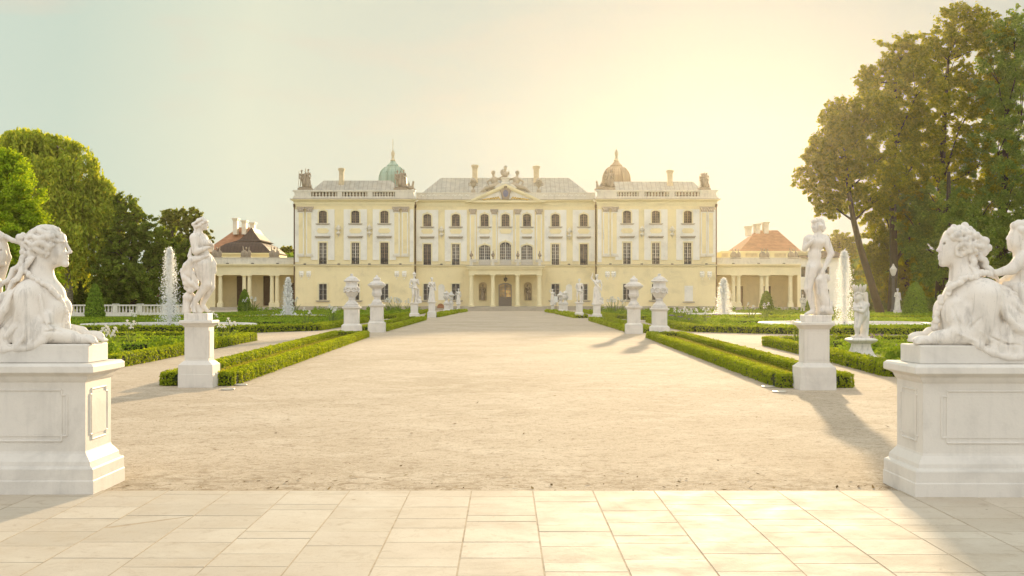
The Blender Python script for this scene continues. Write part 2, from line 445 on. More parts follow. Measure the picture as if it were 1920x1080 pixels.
            q[~inside_first] = q[~inside_first][:, ::-1]; Fs.append(q)
        F = np.concatenate(Fs); F = F[(F >= 0).all(1)]
        # light Laplacian pass
        for _ in range(smooth_it):
            A = np.zeros_like(V); C = np.zeros(len(V))
            for i in range(4):
                a, b = F[:, i], F[:, (i+1) % 4]
                np.add.at(A, a, V[b]); np.add.at(A, b, V[a]); np.add.at(C, a, 1); np.add.at(C, b, 1)
            V = .5*V + .5*A/np.maximum(C, 1)[:, None]
        return np_mesh(name, V, F, mat, parent, True, loc)

# ------------------------------------------------------------------ leaf scattering
def leaf_quads(P, N, size, aspect=1.8, droop=None):
    """rhombic leaves at P facing N; returns V,F"""
    n = len(P); size = np.broadcast_to(np.asarray(size, float), (n,))
    N = N/(np.linalg.norm(N, axis=1, keepdims=True)+1e-9)
    r = nrg.normal(size=(n,3))
    if droop is not None: r = r*.35 + np.array(droop)
    T = np.cross(N, r); T /= (np.linalg.norm(T, axis=1, keepdims=True)+1e-9)
    if droop is not None:
        B = T; T = np.cross(B, N)
    else: B = np.cross(N, T)
    a = (size*.5*aspect**.5)[:, None]; b = (size*.5/aspect**.5)[:, None]
    V = np.empty((n, 4, 3))
    V[:,0] = P - T*a; V[:,1] = P + B*b - T*a*.1; V[:,2] = P + T*a; V[:,3] = P - B*b - T*a*.1
    return V.reshape(-1,3), np.arange(4*n).reshape(n,4)

def unit(n):
    v = nrg.normal(size=(n,3)); return v/np.linalg.norm(v, axis=1, keepdims=True)
# ------------------------------------------------------------------ camera, light, sky
SUN_EL, SUN_AZ = R(8.6), R(10.0)      # azimuth measured from +Y (view axis) towards +X
cam = bpy.data.cameras.new('camera'); camo = bpy.data.objects.new('camera', cam); COL.objects.link(camo)
camo.location = (0, 0, EYE); camo.rotation_euler = (R(90), 0, 0)
cam.sensor_width = 36; cam.lens = 36*FPX/1920; cam.shift_x = 13/1920; cam.shift_y = 18/1920
cam.clip_start = .1; cam.clip_end = 3000
scene.camera = camo
sun = bpy.data.lights.new('sun', 'SUN'); suno = bpy.data.objects.new('sun', sun); COL.objects.link(suno)
sun.energy = 4.3; sun.angle = R(1.2); sun.color = (1.0, .745, .44)
suno.rotation_euler = (R(90)-SUN_EL, 0, pi - SUN_AZ); suno.location = (20, 60, 60)

world = bpy.data.worlds.new('World'); scene.world = world; world.use_nodes = True
wt = world.node_tree; wt.nodes.clear()
def wn(t): return wt.nodes.new(t)
wo = wn('ShaderNodeOutputWorld'); bg = wn('ShaderNodeBackground'); sky = wn('ShaderNodeTexSky')
sky.sky_type = 'NISHITA'; sky.sun_disc = False; sky.sun_elevation = SUN_EL; sky.sun_rotation = SUN_AZ
sky.air_density = 1.0; sky.dust_density = 1.0; sky.ozone_density = 1.0; sky.altitude = 100
hs = wn('ShaderNodeHueSaturation'); hs.inputs['Saturation'].default_value = .55; wt.links.new(sky.outputs[0], hs.inputs['Color'])
# high thin veil of bright evening cloud, denser towards the sun, faintly streaked
geo = wn('ShaderNodeTexCoord')
mp = wn('ShaderNodeMapping'); mp.inputs['Scale'].default_value = (1.2, 1.2, 5.5); wt.links.new(geo.outputs['Generated'], mp.inputs['Vector'])
cn = wn('ShaderNodeTexNoise'); cn.inputs['Scale'].default_value = 4.2; cn.inputs['Detail'].default_value = 7; cn.inputs['Roughness'].default_value = .55; cn.inputs['Distortion'].default_value = .35
wt.links.new(mp.outputs[0], cn.inputs['Vector'])
cr = wn('ShaderNodeValToRGB'); cr.color_ramp.elements[0].position = .53; cr.color_ramp.elements[0].color = (0,0,0,1)
cr.color_ramp.elements[1].position = .78; cr.color_ramp.elements[1].color = (.55,.55,.55,1); wt.links.new(cn.outputs['Fac'], cr.inputs['Fac'])
veil = wn('ShaderNodeMix'); veil.data_type = 'RGBA'; veil.blend_type = 'MIX'
dt = wn('ShaderNodeVectorMath'); dt.operation = 'DOT_PRODUCT'; wt.links.new(geo.outputs['Generated'], dt.inputs[0])
dt.inputs[1].default_value = (sin(R(13))*cos(R(6)), cos(R(13))*cos(R(6)), sin(R(6)))
vr = wn('ShaderNodeValToRGB')
vr.color_ramp.elements[0].position = 0; vr.color_ramp.elements[0].color = (6.25,6.25,6.0,1)
vr.color_ramp.elements[1].position = 1; vr.color_ramp.elements[1].color = (2.7,2.75,2.45,1)
for p_, c_ in ((.85,(2.9,3.4,2.9)), (.91,(3.6,3.75,3.0)), (.96,(2.95,3.15,2.7))):
    e = vr.color_ramp.elements.new(p_); e.color = (*c_, 1)
wt.links.new(dt.outputs['Value'], vr.inputs['Fac'])
veil.inputs[0].default_value = .99
wt.links.new(hs.outputs[0], veil.inputs[6]); wt.links.new(vr.outputs[0], veil.inputs[7])
cl = wn('ShaderNodeMix'); cl.data_type = 'RGBA'; cl.blend_type = 'MIX'
wt.links.new(cr.outputs[0], cl.inputs[0]); wt.links.new(veil.outputs[2], cl.inputs[6]); cl.inputs[7].default_value = (3.9,3.25,2.6,1)
wt.links.new(cl.outputs[2], bg.inputs['Color']); bg.inputs['Strength'].default_value = .10
wt.links.new(bg.outputs[0], wo.inputs['Surface'])
vs = scene.view_settings; vs.view_transform = 'Standard'; vs.look = 'None'; vs.exposure = 1.0; vs.gamma = 1; vs.use_curve_mapping = False
scene.render.engine = 'CYCLES'; scene.cycles.use_denoising = True
try: scene.cycles.denoiser = 'OPENIMAGEDENOISE'
except Exception: pass
scene.cycles.max_bounces = 8; scene.cycles.diffuse_bounces = 6; scene.cycles.transmission_bounces = 5
scene.cycles.volume_bounces = 1; scene.cycles.volume_step_rate = 4; scene.cycles.sample_clamp_indirect = 6
scene.cycles.caustics_reflective = False; scene.cycles.caustics_refractive = False

# ------------------------------------------------------------------ ground
def sheet(name, poly, z, mat, kind='structure'):
    me = bpy.data.meshes.new(name); me.from_pydata([(x, y, z) for x, y in poly], [], [tuple(range(len(poly)))])
    me.materials.append(mat); o = link(name, me); tag(o, kind=kind); return o
sheet('gravel_ground', [(-330,-25),(330,-25),(330,320),(-330,320)], 0, M['gravel'])
# paving slabs: long courses towards the palace, each course cut at its own joints
V=[];F=[]
PAVE_Y = 11.2
pb = MB(); r_ = random.Random(3)
x = -9.35
while x < 9.4:
    w = .535 + r_.uniform(-.012, .010); y = PAVE_Y - r_.uniform(0,.012); first = True
    while y > 2.0:
        L = r_.choice((.27,.40,.54,.54,.54,.54)); 
        if first: L = r_.choice((.2,.34,.5)); first = False
        g = .0022; z = .012 + r_.uniform(-.0012,.0012); zz = [z + r_.uniform(-.001,.001) for _ in range(4)]
        y0, y1 = y-L, y
        b = .004
        pb.add([(x+g,y0+g,-.01),(x+w-g,y0+g,-.01),(x+w-g,y1-g,-.01),(x+g,y1-g,-.01),
                (x+g+b,y0+g+b,zz[0]),(x+w-g-b,y0+g+b,zz[1]),(x+w-g-b,y1-g-b,zz[2]),(x+g+b,y1-g-b,zz[3])],
               [(4,5,6,7),(0,1,5,4),(1,2,6,5),(2,3,7,6),(3,0,4,7)])
        y -= L
    x += w
pv = pb.build('paving', M['paving']); tag(pv, kind='structure')
sheet('paving_bed', [(-9.4,1.9),(9.4,1.9),(9.4,PAVE_Y+.02),(-9.4,PAVE_Y+.02)], .0100, M['joint'])

# ------------------------------------------------------------------ palace
PY = 170.0
def bx(x): return PX(x, PY)
def bz(y): return PZ(y, PY)
def zx(z): return bx(540 + z*.324)
def zr(z): return bx(940 + z*.324)
def zz_(z): return bz(250 + z*.324)
palace = thing('palace', 'three storey pale yellow baroque palace with white trim and twin domes', 'palace', (0, PY, 0))

def arc_pts(x0, x1, z1, rise, n=8):
    """points of a segmental arch from (x0, z1-rise) over the crown (z1) to (x1, z1-rise)"""
    w = (x1-x0)/2; r = (w*w + rise*rise)/(2*rise); a = math.asin(min(1, w/r)); cx = (x0+x1)/2; cz = z1 - r
    return [(cx + r*sin(-a + 2*a*i/n), cz + r*cos(-a + 2*a*i/n)) for i in range(n+1)]
def wall_open(mb, x0, x1, z0, z1, yf, ops, rev=.3, mi=0, back=None):
    xs = sorted({x0, x1, *[v for o in ops for v in o[:2]]}); zs = sorted({z0, z1, *[v for o in ops for v in o[2:4]]})
    for i in range(len(xs)-1):
        for j in range(len(zs)-1):
            cx, cz = (xs[i]+xs[i+1])/2, (zs[j]+zs[j+1])/2
            if any(o[0] < cx < o[1] and o[2] < cz < o[3] for o in ops): continue
            mb.add([(xs[i],yf,zs[j]),(xs[i+1],yf,zs[j]),(xs[i+1],yf,zs[j+1]),(xs[i],yf,zs[j+1])], [(0,1,2,3)], mi)
    for o in ops:
        a, b, c, d = o[:4]; rise = o[4] if len(o) > 4 else 0; top = d - rise; y2 = yf + rev
        mb.add([(a,yf,c),(a,y2,c),(a,y2,top),(a,yf,top)], [(0,1,2,3)], mi); mb.add([(b,yf,c),(b,yf,top),(b,y2,top),(b,y2,c)], [(0,1,2,3)], mi)
        if c > z0 + 1e-6: mb.add([(a,yf,c),(b,yf,c),(b,y2,c),(a,y2,c)], [(0,1,2,3)], mi)
        if rise:
            ap = arc_pts(a, b, d, rise); n = len(ap)
            for p, q in zip(ap[:-1], ap[1:]):
                mb.add([(p[0],yf,p[1]),(p[0],y2,p[1]),(q[0],y2,q[1]),(q[0],yf,q[1])], [(0,1,2,3)], mi)
                mb.add([(p[0],yf,p[1]),(q[0],yf,q[1]),(q[0],yf,d),(p[0],yf,d)], [(0,1,2,3)], mi)
        else:
            mb.add([(a,yf,d),(a,y2,d),(b,y2,d),(b,yf,d)], [(0,1,2,3)], mi)
    if back is not None:   # outer edges of a slab standing proud of the wall
        for q in ([(x0,yf,z0),(x0,yf,z1),(x0,back,z1),(x0,back,z0)], [(x1,yf,z0),(x1,back,z0),(x1,back,z1),(x1,yf,z1)],
                  [(x0,yf,z1),(x1,yf,z1),(x1,back,z1),(x0,back,z1)], [(x0,yf,z0),(x0,back,z0),(x1,back,z0),(x1,yf,z0)]):
            mb.add(q, [(0,1,2,3)], mi)

def window_proto(kind, w, h, rise, nx, nz, frame, sill=True, surround=True, bars=None, door_panel=0):
    """origin at the middle of the sill, glass .2 behind the wall face (local y=0)"""
    f = MB(); y0, y1 = .12, .2; t = .055
    topz = h - rise
    f.box(-w/2, -w/2+t, y0, y1, 0, topz); f.box(w/2-t, w/2, y0, y1, 0, topz); f.box(-w/2+t, w/2-t, y0, y1, 0, t)
    if rise:
        ap = arc_pts(-w/2, w/2, h, rise); ai = [(x*(1-2*t/w), z-t) for x, z in ap]
        for i in range(len(ap)-1):
            f.add([(ap[i][0],y0,ap[i][1]),(ap[i+1][0],y0,ap[i+1][1]),(ai[i+1][0],y0,ai[i+1][1]),(ai[i][0],y0,ai[i][1])], [(0,3,2,1)])
    else: f.box(-w/2+t, w/2-t, y0, y1, h-t, h)
    f.box(-.06, .06, y0-.02, y1, t, h-t)
    for k in range(1, nz):
        z = h*k/nz
        if z < topz: f.box(-w/2+t, w/2-t, y0+.02, y1-.02, z-.018, z+.018)
    for k in range(1, nx):
        x = -w/2 + w*k/nx
        if abs(x) > .1: f.box(x-.018, x+.018, y0+.03, y1-.03, t, h-t-(rise*.6))
    if door_panel: f.box(-w/2+t, w/2-t, y0-.01, y1, t, door_panel)
    wo_ = f.build('window', frame)
    p = MB()
    if rise:
        ap = arc_pts(-w/2, w/2, h, rise); poly = [(-w/2,0),(w/2,0)] + ap[::-1]
        p.prism(poly, .2, .24)
    else: p.box(-w/2, w/2, .2, .24, 0, h)
    p.build('pane', M['glass'], wo_)
    if sill:
        s_ = MB(); s_.box(-w/2-.42, w/2+.42, -.20, .05, -.14, -.03); s_.box(-w/2-.3, w/2+.3, -.14, .0, -.22, -.14); s_.build('sill', M['plinth'], wo_)
    if surround:
        s_ = MB(); a = .17; yy0, yy1 = -.11, .10
        s_.box(-w/2-a, -w/2, yy0, yy1, -.02, topz); s_.box(w/2, w/2+a, yy0, yy1, -.02, topz)
        if rise:
            ap = arc_pts(-w/2, w/2, h, rise); ao = arc_pts(-w/2-a, w/2+a, h+a, rise+.02)
            for i in range(len(ap)-1):
                s_.add([(ap[i][0],yy0,ap[i][1]),(ap[i+1][0],yy0,ap[i+1][1]),(ao[i+1][0],yy0,ao[i+1][1]),(ao[i][0],yy0,ao[i][1])], [(0,1,2,3)])
                s_.add([(ao[i][0],yy0,ao[i][1]),(ao[i+1][0],yy0,ao[i+1][1]),(ao[i+1][0],yy1,ao[i+1][1]),(ao[i][0],yy1,ao[i][1])], [(0,1,2,3)])
            s_.box(-.12,.12,yy0-.05,yy1,h-.02,h+.28)
        else: s_.box(-w/2-a, w/2+a, yy0, yy1, h, h+a)
        s_.build('surround', M['plaster_pale'], wo_)
    if bars == 'grille':      # iron balconet in the foot of the window
        g = MB(); hh = .78
        g.box(-w/2+.02, w/2-.02, .02, .06, hh-.05, hh); g.box(-w/2+.02, w/2-.02, .02, .06, .03, .08)
        for k in range(9):
            x = -w/2+.05 + (w-.1)*k/8; g.box(x-.014, x+.014, .03, .055, .08, hh-.05)
        for sx in (-1, 1): g.tube([(sx*w*.05,.04,.42),(sx*w*.25,.04,.62),(sx*w*.4,.04,.42),(sx*w*.25,.04,.2),(sx*w*.05,.04,.42)], .022, 5)
        g.build('grille', M['iron'], wo_)
    if bars == 'cage':
        g = MB()
        for k in range(1, 6): x = -w/2 + w*k/6; g.box(x-.015, x+.015, .03, .06, .02, h-.02)
        for k in range(1, 5): z = h*k/5; g.box(-w/2, w/2, .035, .055, z-.014, z+.014)
        g.build('grille', M['iron'], wo_)
    wo_.parent = palace
    return wo_

W1, H1 = 1.06, 1.68; W2, H2 = 1.03, 2.86; W3, H3 = 1.06, 2.2; WB = 1.56
zs_up_p, zs_up_c = zz_(520), zz_(536); zs_mid_p, zs_mid_c = zz_(757), zz_(763); zs_gr = zz_(966)
upL = [zx(202), zx(390), zx(558)]; upR = [zr(727), zr(894), zr(1079)]
cx4 = [zx(803), zx(969), zr(315), zr(480)]; c3 = [zx(1137), zr(24), zr(149)]
protos = {}
protos['up'] = window_proto('up', W1, H1, .22, 4, 5, M['frame_brown'])
protos['mid'] = window_proto('mid', W2, H2, 0, 4, 6, M['frame_pale'], sill=False, bars='grille')
protos['shut'] = window_proto('mid', W2, H2, 0, 4, 6, M['frame_brown'], sill=False, bars='grille')
protos['gr'] = window_proto('gr', W3, H3, 0, 2, 3, M['frame_pale'], bars='cage')
protos['arch'] = window_proto('arch', WB, 2.75, .3, 6, 7, M['frame_pale'], sill=False, door_panel=.75)
protos['archc'] = window_proto('arch', WB, 3.15, .42, 6, 8, M['frame_pale'], sill=False, door_panel=.75)
used_p = set()
def put_window(kind, x, y, z):
    p = protos[kind]
    o = p if kind not in used_p else dup(p, palace)
    used_p.add(kind); o.location = (x, y, z); return o
CY = 1.2       # the middle block stands back from the two end blocks
ops_c = []; ops_l = []; ops_r = []
for x in upL + upR:
    (ops_l if x < 0 else ops_r).append((x-W1/2, x+W1/2, zs_up_p, zs_up_p+H1, .22))
    (ops_l if x < 0 else ops_r).append((x-W2/2, x+W2/2, zs_mid_p, zs_mid_p+H2))
    put_window('up', x, 0, zs_up_p)
for i, x in enumerate(upL + upR): put_window('shut' if i == 2 else 'mid', x, 0, zs_mid_p)
for i, x in enumerate(upL + upR[:2]):
    (ops_l if x < 0 else ops_r).append((x-W3/2, x+W3/2, zs_gr, zs_gr+H3)); put_window('gr', x, 0, zs_gr)
for x in cx4 + c3:
    ops_c.append((x-W1/2, x+W1/2, zs_up_c, zs_up_c+H1, .22)); put_window('up', x, CY, zs_up_c)
for i, x in enumerate(cx4):
    ops_c.append((x-W2/2, x+W2/2, zs_mid_c, zs_mid_c+H2)); put_window('shut' if i in (0,3) else 'mid', x, CY, zs_mid_c)
    ops_c.append((x-W3/2, x+W3/2, zs_gr, zs_gr+H3)); put_window('gr', x, CY, zs_gr)
for i, x in enumerate(c3):
    h = 3.15 if i == 1 else 2.75; ops_c.append((x-WB/2, x+WB/2, zs_mid_c, zs_mid_c+h, .42 if i == 1 else .3))
    put_window('archc' if i == 1 else 'arch', x, CY, zs_mid_c)
# door opening in the middle block
DXW, DH = 1.76, 3.1; dz0 = .55; dX = bx(947.2)
ops_c.append((dX-DXW/2, dX+DXW/2, dz0, dz0+DH, .25))
# niches either side of the door
nich = [bx(905), bx(990)]
for x in nich: ops_c.append((x-.55, x+.55, bz(563), bz(563)+2.45, .5))
ops_c.sort()
LX0, LX1, RX0, RX1 = bx(552.5), bx(776), bx(1120), bx(1342.5)
ZT = bz(378)          # underside of the main cornice
def block(x0, x1, yf, ops, depth=22):
    w = MB(); wall_open(w, x0, x1, 0, ZT, yf, ops)
    y1 = yf + depth
    w.add([(x0,yf,0),(x0,yf,ZT),(x0,y1,ZT),(x0,y1,0)], [(0,1,2,3)]); w.add([(x1,yf,0),(x1,y1,0),(x1,y1,ZT),(x1,yf,ZT)], [(0,1,2,3)])
    w.add([(x0,y1,0),(x0,y1,ZT),(x1,y1,ZT),(x1,y1,0)], [(0,1,2,3)]); w.add([(x0,yf+.3,ZT),(x1,yf+.3,ZT),(x1,y1,ZT),(x0,y1,ZT)], [(0,1,2,3)])
    # dark room behind the glass
    w.add([(x0,yf+.9,0),(x1,yf+.9,0),(x1,yf+.9,ZT),(x0,yf+.9,ZT)], [(0,1,2,3)])
    return w.build('wall', M['plaster'], palace)
block(LX0, LX1, 0, ops_l); block(LX1-.001, RX0+.001, CY, ops_c, 20); block(RX0, RX1, 0, ops_r)

# grey stone foot, string course, main cornice, attic: one of each per block
def runs(name, mat, prof):   # prof: list of (proud, z0, z1)
    for x0, x1, yf, c in ((LX0, LX1, 0, 0), (LX1, RX0, CY, 1), (RX0, RX1, 0, 0)):
        m = MB()
        for p, z0, z1 in prof:
            e0 = x0 - p if not c else x0 + .0; e1 = x1 + p if not c else x1
            if c: e0 += p; e1 -= p
            m.box(e0, e1, yf - p, yf + .25, z0, z1)
        m.build(name, mat, palace, bevel=0)
runs('base_course', M['plinth'], [(.10, 0, .48), (.06, .48, .56)])
runs('string_course', M['plaster_pale'], [(.10, bz(499.5), bz(498)), (.2, bz(498), bz(496.6))])
runs('string_capping', M['plinth'], [(.24, bz(496.6), bz(495.9))])
runs('frieze', M['plaster_pale'], [(.05, bz(386), bz(383)), (.12, bz(383), ZT)])
runs('cornice', M['plaster_pale'], [(.22, ZT, bz(376.4)), (.40, bz(376.4), bz(375)), (.52, bz(375), bz(373.6))])
runs('cornice_flashing', M['frame_brown'], [(.56, bz(373.6), bz(373.0))])
# ground floor shallow rustic bands
for x0, x1, yf in ((LX0, LX1, 0), (LX1, RX0, CY), (RX0, RX1, 0)):
    pass

def white_zone(x, w, z0, z1, yf, ops):
    m = MB(); wall_open(m, x-w/2, x+w/2, z0, z1, yf-.07, ops, rev=.07, back=yf); return m.build('window_bay_panel', M['plaster_white'], palace)
def bay(x, yf, zu, zm, w, h2, w2, rise2, hood=True):
    ops = [(x-W1/2, x+W1/2, zu, zu+H1, .22), (x-w2/2, x+w2/2, zm+.55, zm+h2) + ((rise2,) if rise2 else ())]
    white_zone(x, w, zm+.55, zz_(440), yf, ops)
    m = MB(); m.box(x-.62, x+.62, yf-.115, yf-.068, zz_(578), zz_(550)); m.box(x-.78, x+.78, yf-.11, yf-.068, zz_(571), zz_(557))
    m.build('yellow_panel', M['plaster'], palace)
    if hood:
        m = MB(); m.box(x-w*.33, x+w*.33, yf-.34, yf-.07, zz_(600), zz_(594)); m.box(x-w*.3, x+w*.3, yf-.22, yf-.07, zz_(606), zz_(600)); m.build('hood_moulding', M['plinth'], palace)
    if w < 2.5: return
    m = MB()                                            # paler strips that edge the bay
    for s_ in (-1, 1): m.box(x+s_*w/2-(.62 if s_ > 0 else 0), x+s_*w/2+(.62 if s_ < 0 else 0), yf-.12, yf-.068, zm+.55, zz_(440))
    m.build('bay_edging', M['plaster_white'], palace)
for x in upL + upR: bay(x, 0, zs_up_p, zs_mid_p, 3.1, H2, W2, 0)
for x in cx4: bay(x, CY, zs_up_c, zs_mid_c, 2.95, H2, W2, 0)
for i, x in enumerate(c3): bay(x, CY, zs_up_c, zs_mid_c, 2.05, 3.15 if i == 1 else 2.75, WB, .42 if i == 1 else .3, hood=(i != 1))

def pilaster(x, yf, ztop, zbot, w):
    m = MB(); m.box(x-w/2, x+w/2, yf-.15, yf, zbot+.3, ztop-.55); p = m.build('pilaster', M['plaster_white'], palace)
    m = MB(); m.box(x-w/2+.16, x+w/2-.16, yf-.18, yf-.148, zbot+.42, ztop-.75); m.build('panel', M['plaster'], p)
    m = MB(); m.box(x-w/2-.08, x+w/2+.08, yf-.2, yf, zbot, zbot+.16); m.box(x-w/2-.04, x+w/2+.04, yf-.18, yf, zbot+.16, zbot+.3); m.build('base', M['attic'], p)
    c = MB(); z0 = ztop-.55                         # leafy capital: bell, two tiers of leaves, volutes, abacus
    c.prism([(x-w*.42,z0),(x+w*.42,z0),(x+w*.58,z0+.5),(x-w*.58,z0+.5)], yf-.24, yf)
    c.box(x-w*.66, x+w*.66, yf-.3, yf, z0+.5, z0+.62); c.box(x-w*.5, x+w*.5, yf-.22, yf, z0-.08, z0)
    for k in (-1, 0, 1): c.lathe([(.0,0),(.07,.05),(.09,.14),(.05,.24),(0,.26)], 6, (x+k*w*.33, yf-.27, z0+.02))
    for k in (-1, 1): c.lathe([(.0,0),(.10,.04),(.13,.12),(.10,.2),(0,.24)], 8, (x+k*w*.5, yf-.3, z0+.25))
    c.build('capital', M['capital'], p)
for z in (75, 124, 628, 677): pilaster(zx(z), 0, zz_(428), zz_(714), .86)
for z in (606, 655, 1172, 1212): pilaster(zr(z), 0, zz_(428), zz_(714), .86)
for x in (886, 926.5, 970.8, 1011): pilaster(bx(x), CY, bz(392), zz_(745), .80)
# plain white strips at the outer edges, below-cornice blocks
for x, yf in ((LX0+.3, 0), (LX1-.3, 0), (RX0+.3, 0), (RX1-.3, 0)):
    m = MB(); m.box(x-.26, x+.26, yf-.07, yf, zz_(745), zz_(440)); m.build('edge_strip', M['plaster_white'], palace)
# sculptured brackets with a vase between the bays
def bracket(x, yf, z):
    m = MB(); m.lathe([(0,0),(.06,.05),(.05,.2),(.16,.35),(.30,.5),(.32,.62),(.22,.7),(.1,.78),(.12,.9),(.26,1.02),(.30,1.2),(.22,1.32),(.30,1.36),(.26,1.44),(.12,1.56),(.05,1.68),(0,1.72)], 10, (x, yf-.2, z))
    for s_ in (-1, 1): m.lathe([(0,0),(.09,.05),(.1,.14),(0,.2)], 7, (x+s_*.32, yf-.22, z+1.1))
    m.build('vase_bracket', M['attic'], palace)
for z in (293, 472): bracket(zx(z), 0, zz_(602))
for z in (814, 988): bracket(zr(z), 0, zz_(610))
bracket(zx(885), CY, zz_(608)); bracket(zr(396), CY, zz_(616))
# ground-floor stucco trophies under the string course
def trophy(x, yf, z):
    m = MB(); m.box(x-.3, x+.3, yf-.06, yf, z+.72, z+.86)
    for s_ in (-1, 1):
        m.lathe([(0,0),(.1,.05),(.13,.22),(.2,.34),(.17,.5),(.21,.6),(.1,.74),(0,.8)], 8, (x+s_*.14, yf-.05, z+.02))
    m.lathe([(0,0),(.08,.06),(.05,.2),(0,.26)], 6, (x, yf-.04, z-.26)); m.build('stucco_trophy', M['plaster_white'], palace)
for z in (78, 120, 630, 673): trophy(zx(z), 0, zz_(834))
for z in (614, 650, 1162, 1205): trophy(zr(z), 0, zz_(836))
# shallow corner strips of the ground floor
for z0, z1 in ((46, 150), (612, 716)):
    m = MB(); m.box(zx(z0), zx(z1), -.05, 0, .56, bz(499.5)); m.build('corner_strip', M['plaster'], palace)
for z0, z1 in ((566, 668), (1142, 1236)):
    m = MB(); m.box(zr(z0), zr(z1), -.05, 0, .56, bz(499.5)); m.build('corner_strip', M['plaster'], palace)
# blind white arched recess panels and small hatches of the ground floor
for x in (zx(885), zr(394)):
    m = MB(); ap = arc_pts(x-.42, x+.42, zz_(872), .35); m.prism([(x-.42, zz_(965)), (x+.42, zz_(965))] + ap[::-1], CY-.04, CY+.02); m.build('blind_panel', M['plaster_white'], palace)
x = zx(881); m = MB(); ap = arc_pts(x-.46, x+.46, zz_(985), .38); m.prism([(x-.46, zz_(1012)), (x+.46, zz_(1012))] + ap[::-1], CY-.12, CY-.02); m.build('cellar_hatch', M['redtile'], palace)
x = zr(1084); m = MB(); m.box(x-.56, x+.56, -.05, 0, zz_(972), zz_(882)); b_ = m.build('blind_panel', M['plaster_white'], palace)
m = MB(); m.box(x-.8, x+.8, -.16, 0, zz_(980), zz_(974)); m.build('sill', M['plinth'], b_)
# floodlight boxes along the string course
for x, yf in [(zx(z), 0) for z in (98, 295, 472, 650)] + [(zx(885), CY), (zr(394), CY)] + [(zr(z), 0) for z in (630, 812, 988, 1185)]:
    m = MB(); m.box(x-.16, x+.16, yf-.24, yf-.02, bz(495.8), bz(494.2)); m.box(x-.1, x+.1, yf-.3, yf-.24, bz(495.6), bz(494.6)); m.build('floodlight', M['iron'], palace)
for x, yf in ((LX0-.05, -.02), (LX1+.12, CY-.12), (RX0-.12, CY-.12), (RX1+.05, -.02)):
    m = MB(); m.tube([(x, yf, 0), (x, yf, 6.3), (x, yf, ZT), (x, yf-.12, ZT+.1)], .085, 8); m.lathe([(.1,0),(.16,.2),(.16,.5),(.1,.5)], 8, (x, yf, ZT-.8)); m.build('drainpipe', M['pipe'], palace)

# attic parapets
za0, za1 = bz(373), bz(356.5)
def parapet(x0, x1, spans, yf=0):
    z0, z1 = za0, za1; m = MB(); t = .42
    xs = [x0]
    for a, b in spans: xs += [a, b]
    xs.append(x1)
    zb0, zb1 = z0 + .32, z1 - .22
    m.box(x0-.2, x1+.2, yf-.24, yf+t+.1, z0, zb0 - .001); m.box(x0-.22, x1+.22, yf-.26, yf+t+.12, zb1 + .001, z1)
    for i in range(0, len(xs), 2): m.box(xs[i], xs[i+1], yf-.2, yf+t, zb0, zb1)
    m.build('parapet', M['attic'], palace)
    for a, b in spans:
        n = 8; m = MB()
        for k in range(n):
            x = a + (b-a)*(k+.5)/n; hh = zb1 - zb0
            m.lathe([(.13,0),(.13,.1*hh),(.08,.16*hh),(.16,.4*hh),(.10,.75*hh),(.14,.85*hh),(.14,hh)], 8, (x, yf+.1, zb0))
        m.build('balustrade', M['attic'], palace)
        m = MB(); m.box(a-.2, b+.2, yf+t+.13, yf+t+.2, z0-.1, z1-.05); m.build('shade_strip', M['frame_brown'], palace)  # added dark strip standing in for the shade between the balusters
parapet(LX0, LX1, [(zx(135), zx(286)), (zx(314), zx(460)), (zx(490), zx(620))])
parapet(RX0, RX1, [(zr(668), zr(795)), (zr(828), zr(970)), (zr(1002), zr(1148))])
m = MB(); m.box(LX1+.25, RX0-.25, CY-.26, CY+.3, za0, bz(361.5)); m.box(LX1+.25, RX0-.25, CY-.32, CY+.36, bz(361.5), bz(360)); m.build('attic_wall', M['attic'], palace)
m = MB()
for k in range(26):          # low relief ornament along the middle attic
    x = LX1 + 1.0 + k*.27*3.2
    if abs(x - bx(947)) < 4.6 or x > RX0-1: continue
    m.tube([(x-.3, CY-.28, bz(366)), (x-.1, CY-.3, bz(364)), (x+.1, CY-.3, bz(366.5)), (x+.3, CY-.28, bz(364.5))], .06, 5)
m.build('attic_relief', M['plaster_white'], palace)
# roofs
def hip(name, x0, x1, y0, y1, z0, rx0, rx1, ry0, ry1, z1, mat):
    m = MB(); m.add([(x0,y0,z0),(x1,y0,z0),(x1,y1,z0),(x0,y1,z0),(rx0,ry0,z1),(rx1,ry0,z1),(rx1,ry1,z1),(rx0,ry1,z1)],
        [(0,1,5,4),(1,2,6,5),(2,3,7,6),(3,0,4,7),(4,5,6,7)]); return m.build(name, mat, palace)
def rx_(x, dy): return PX(x, PY+dy)
def rz_(y, dy): return PZ(y, PY+dy)
rl = hip('roof', LX0+.6, LX1-.6, .8, 21, za0-.05, rx_(607, 5), rx_(734, 5), 5, 16, rz_(338.5, 5), M['tin'])
rc = hip('roof', rx_(783, CY+1), rx_(1112, CY+1), CY+1.0, CY+19, bz(366), rx_(827, CY+7), rx_(1066, CY+7), CY+7, CY+12, rz_(333.5, CY+7), M['tin'])
rr = hip('roof', RX0+.6, RX1-.6, .8, 21, za0-.05, rx_(1150, 5), rx_(1300, 5), 5, 16, rz_(340.5, 5), M['tin'])
m = MB(); m.box(bx(793), bx(812), 9.5, 11, bz(356), bz(346)); m.build('dormer', M['redtile'], rc)
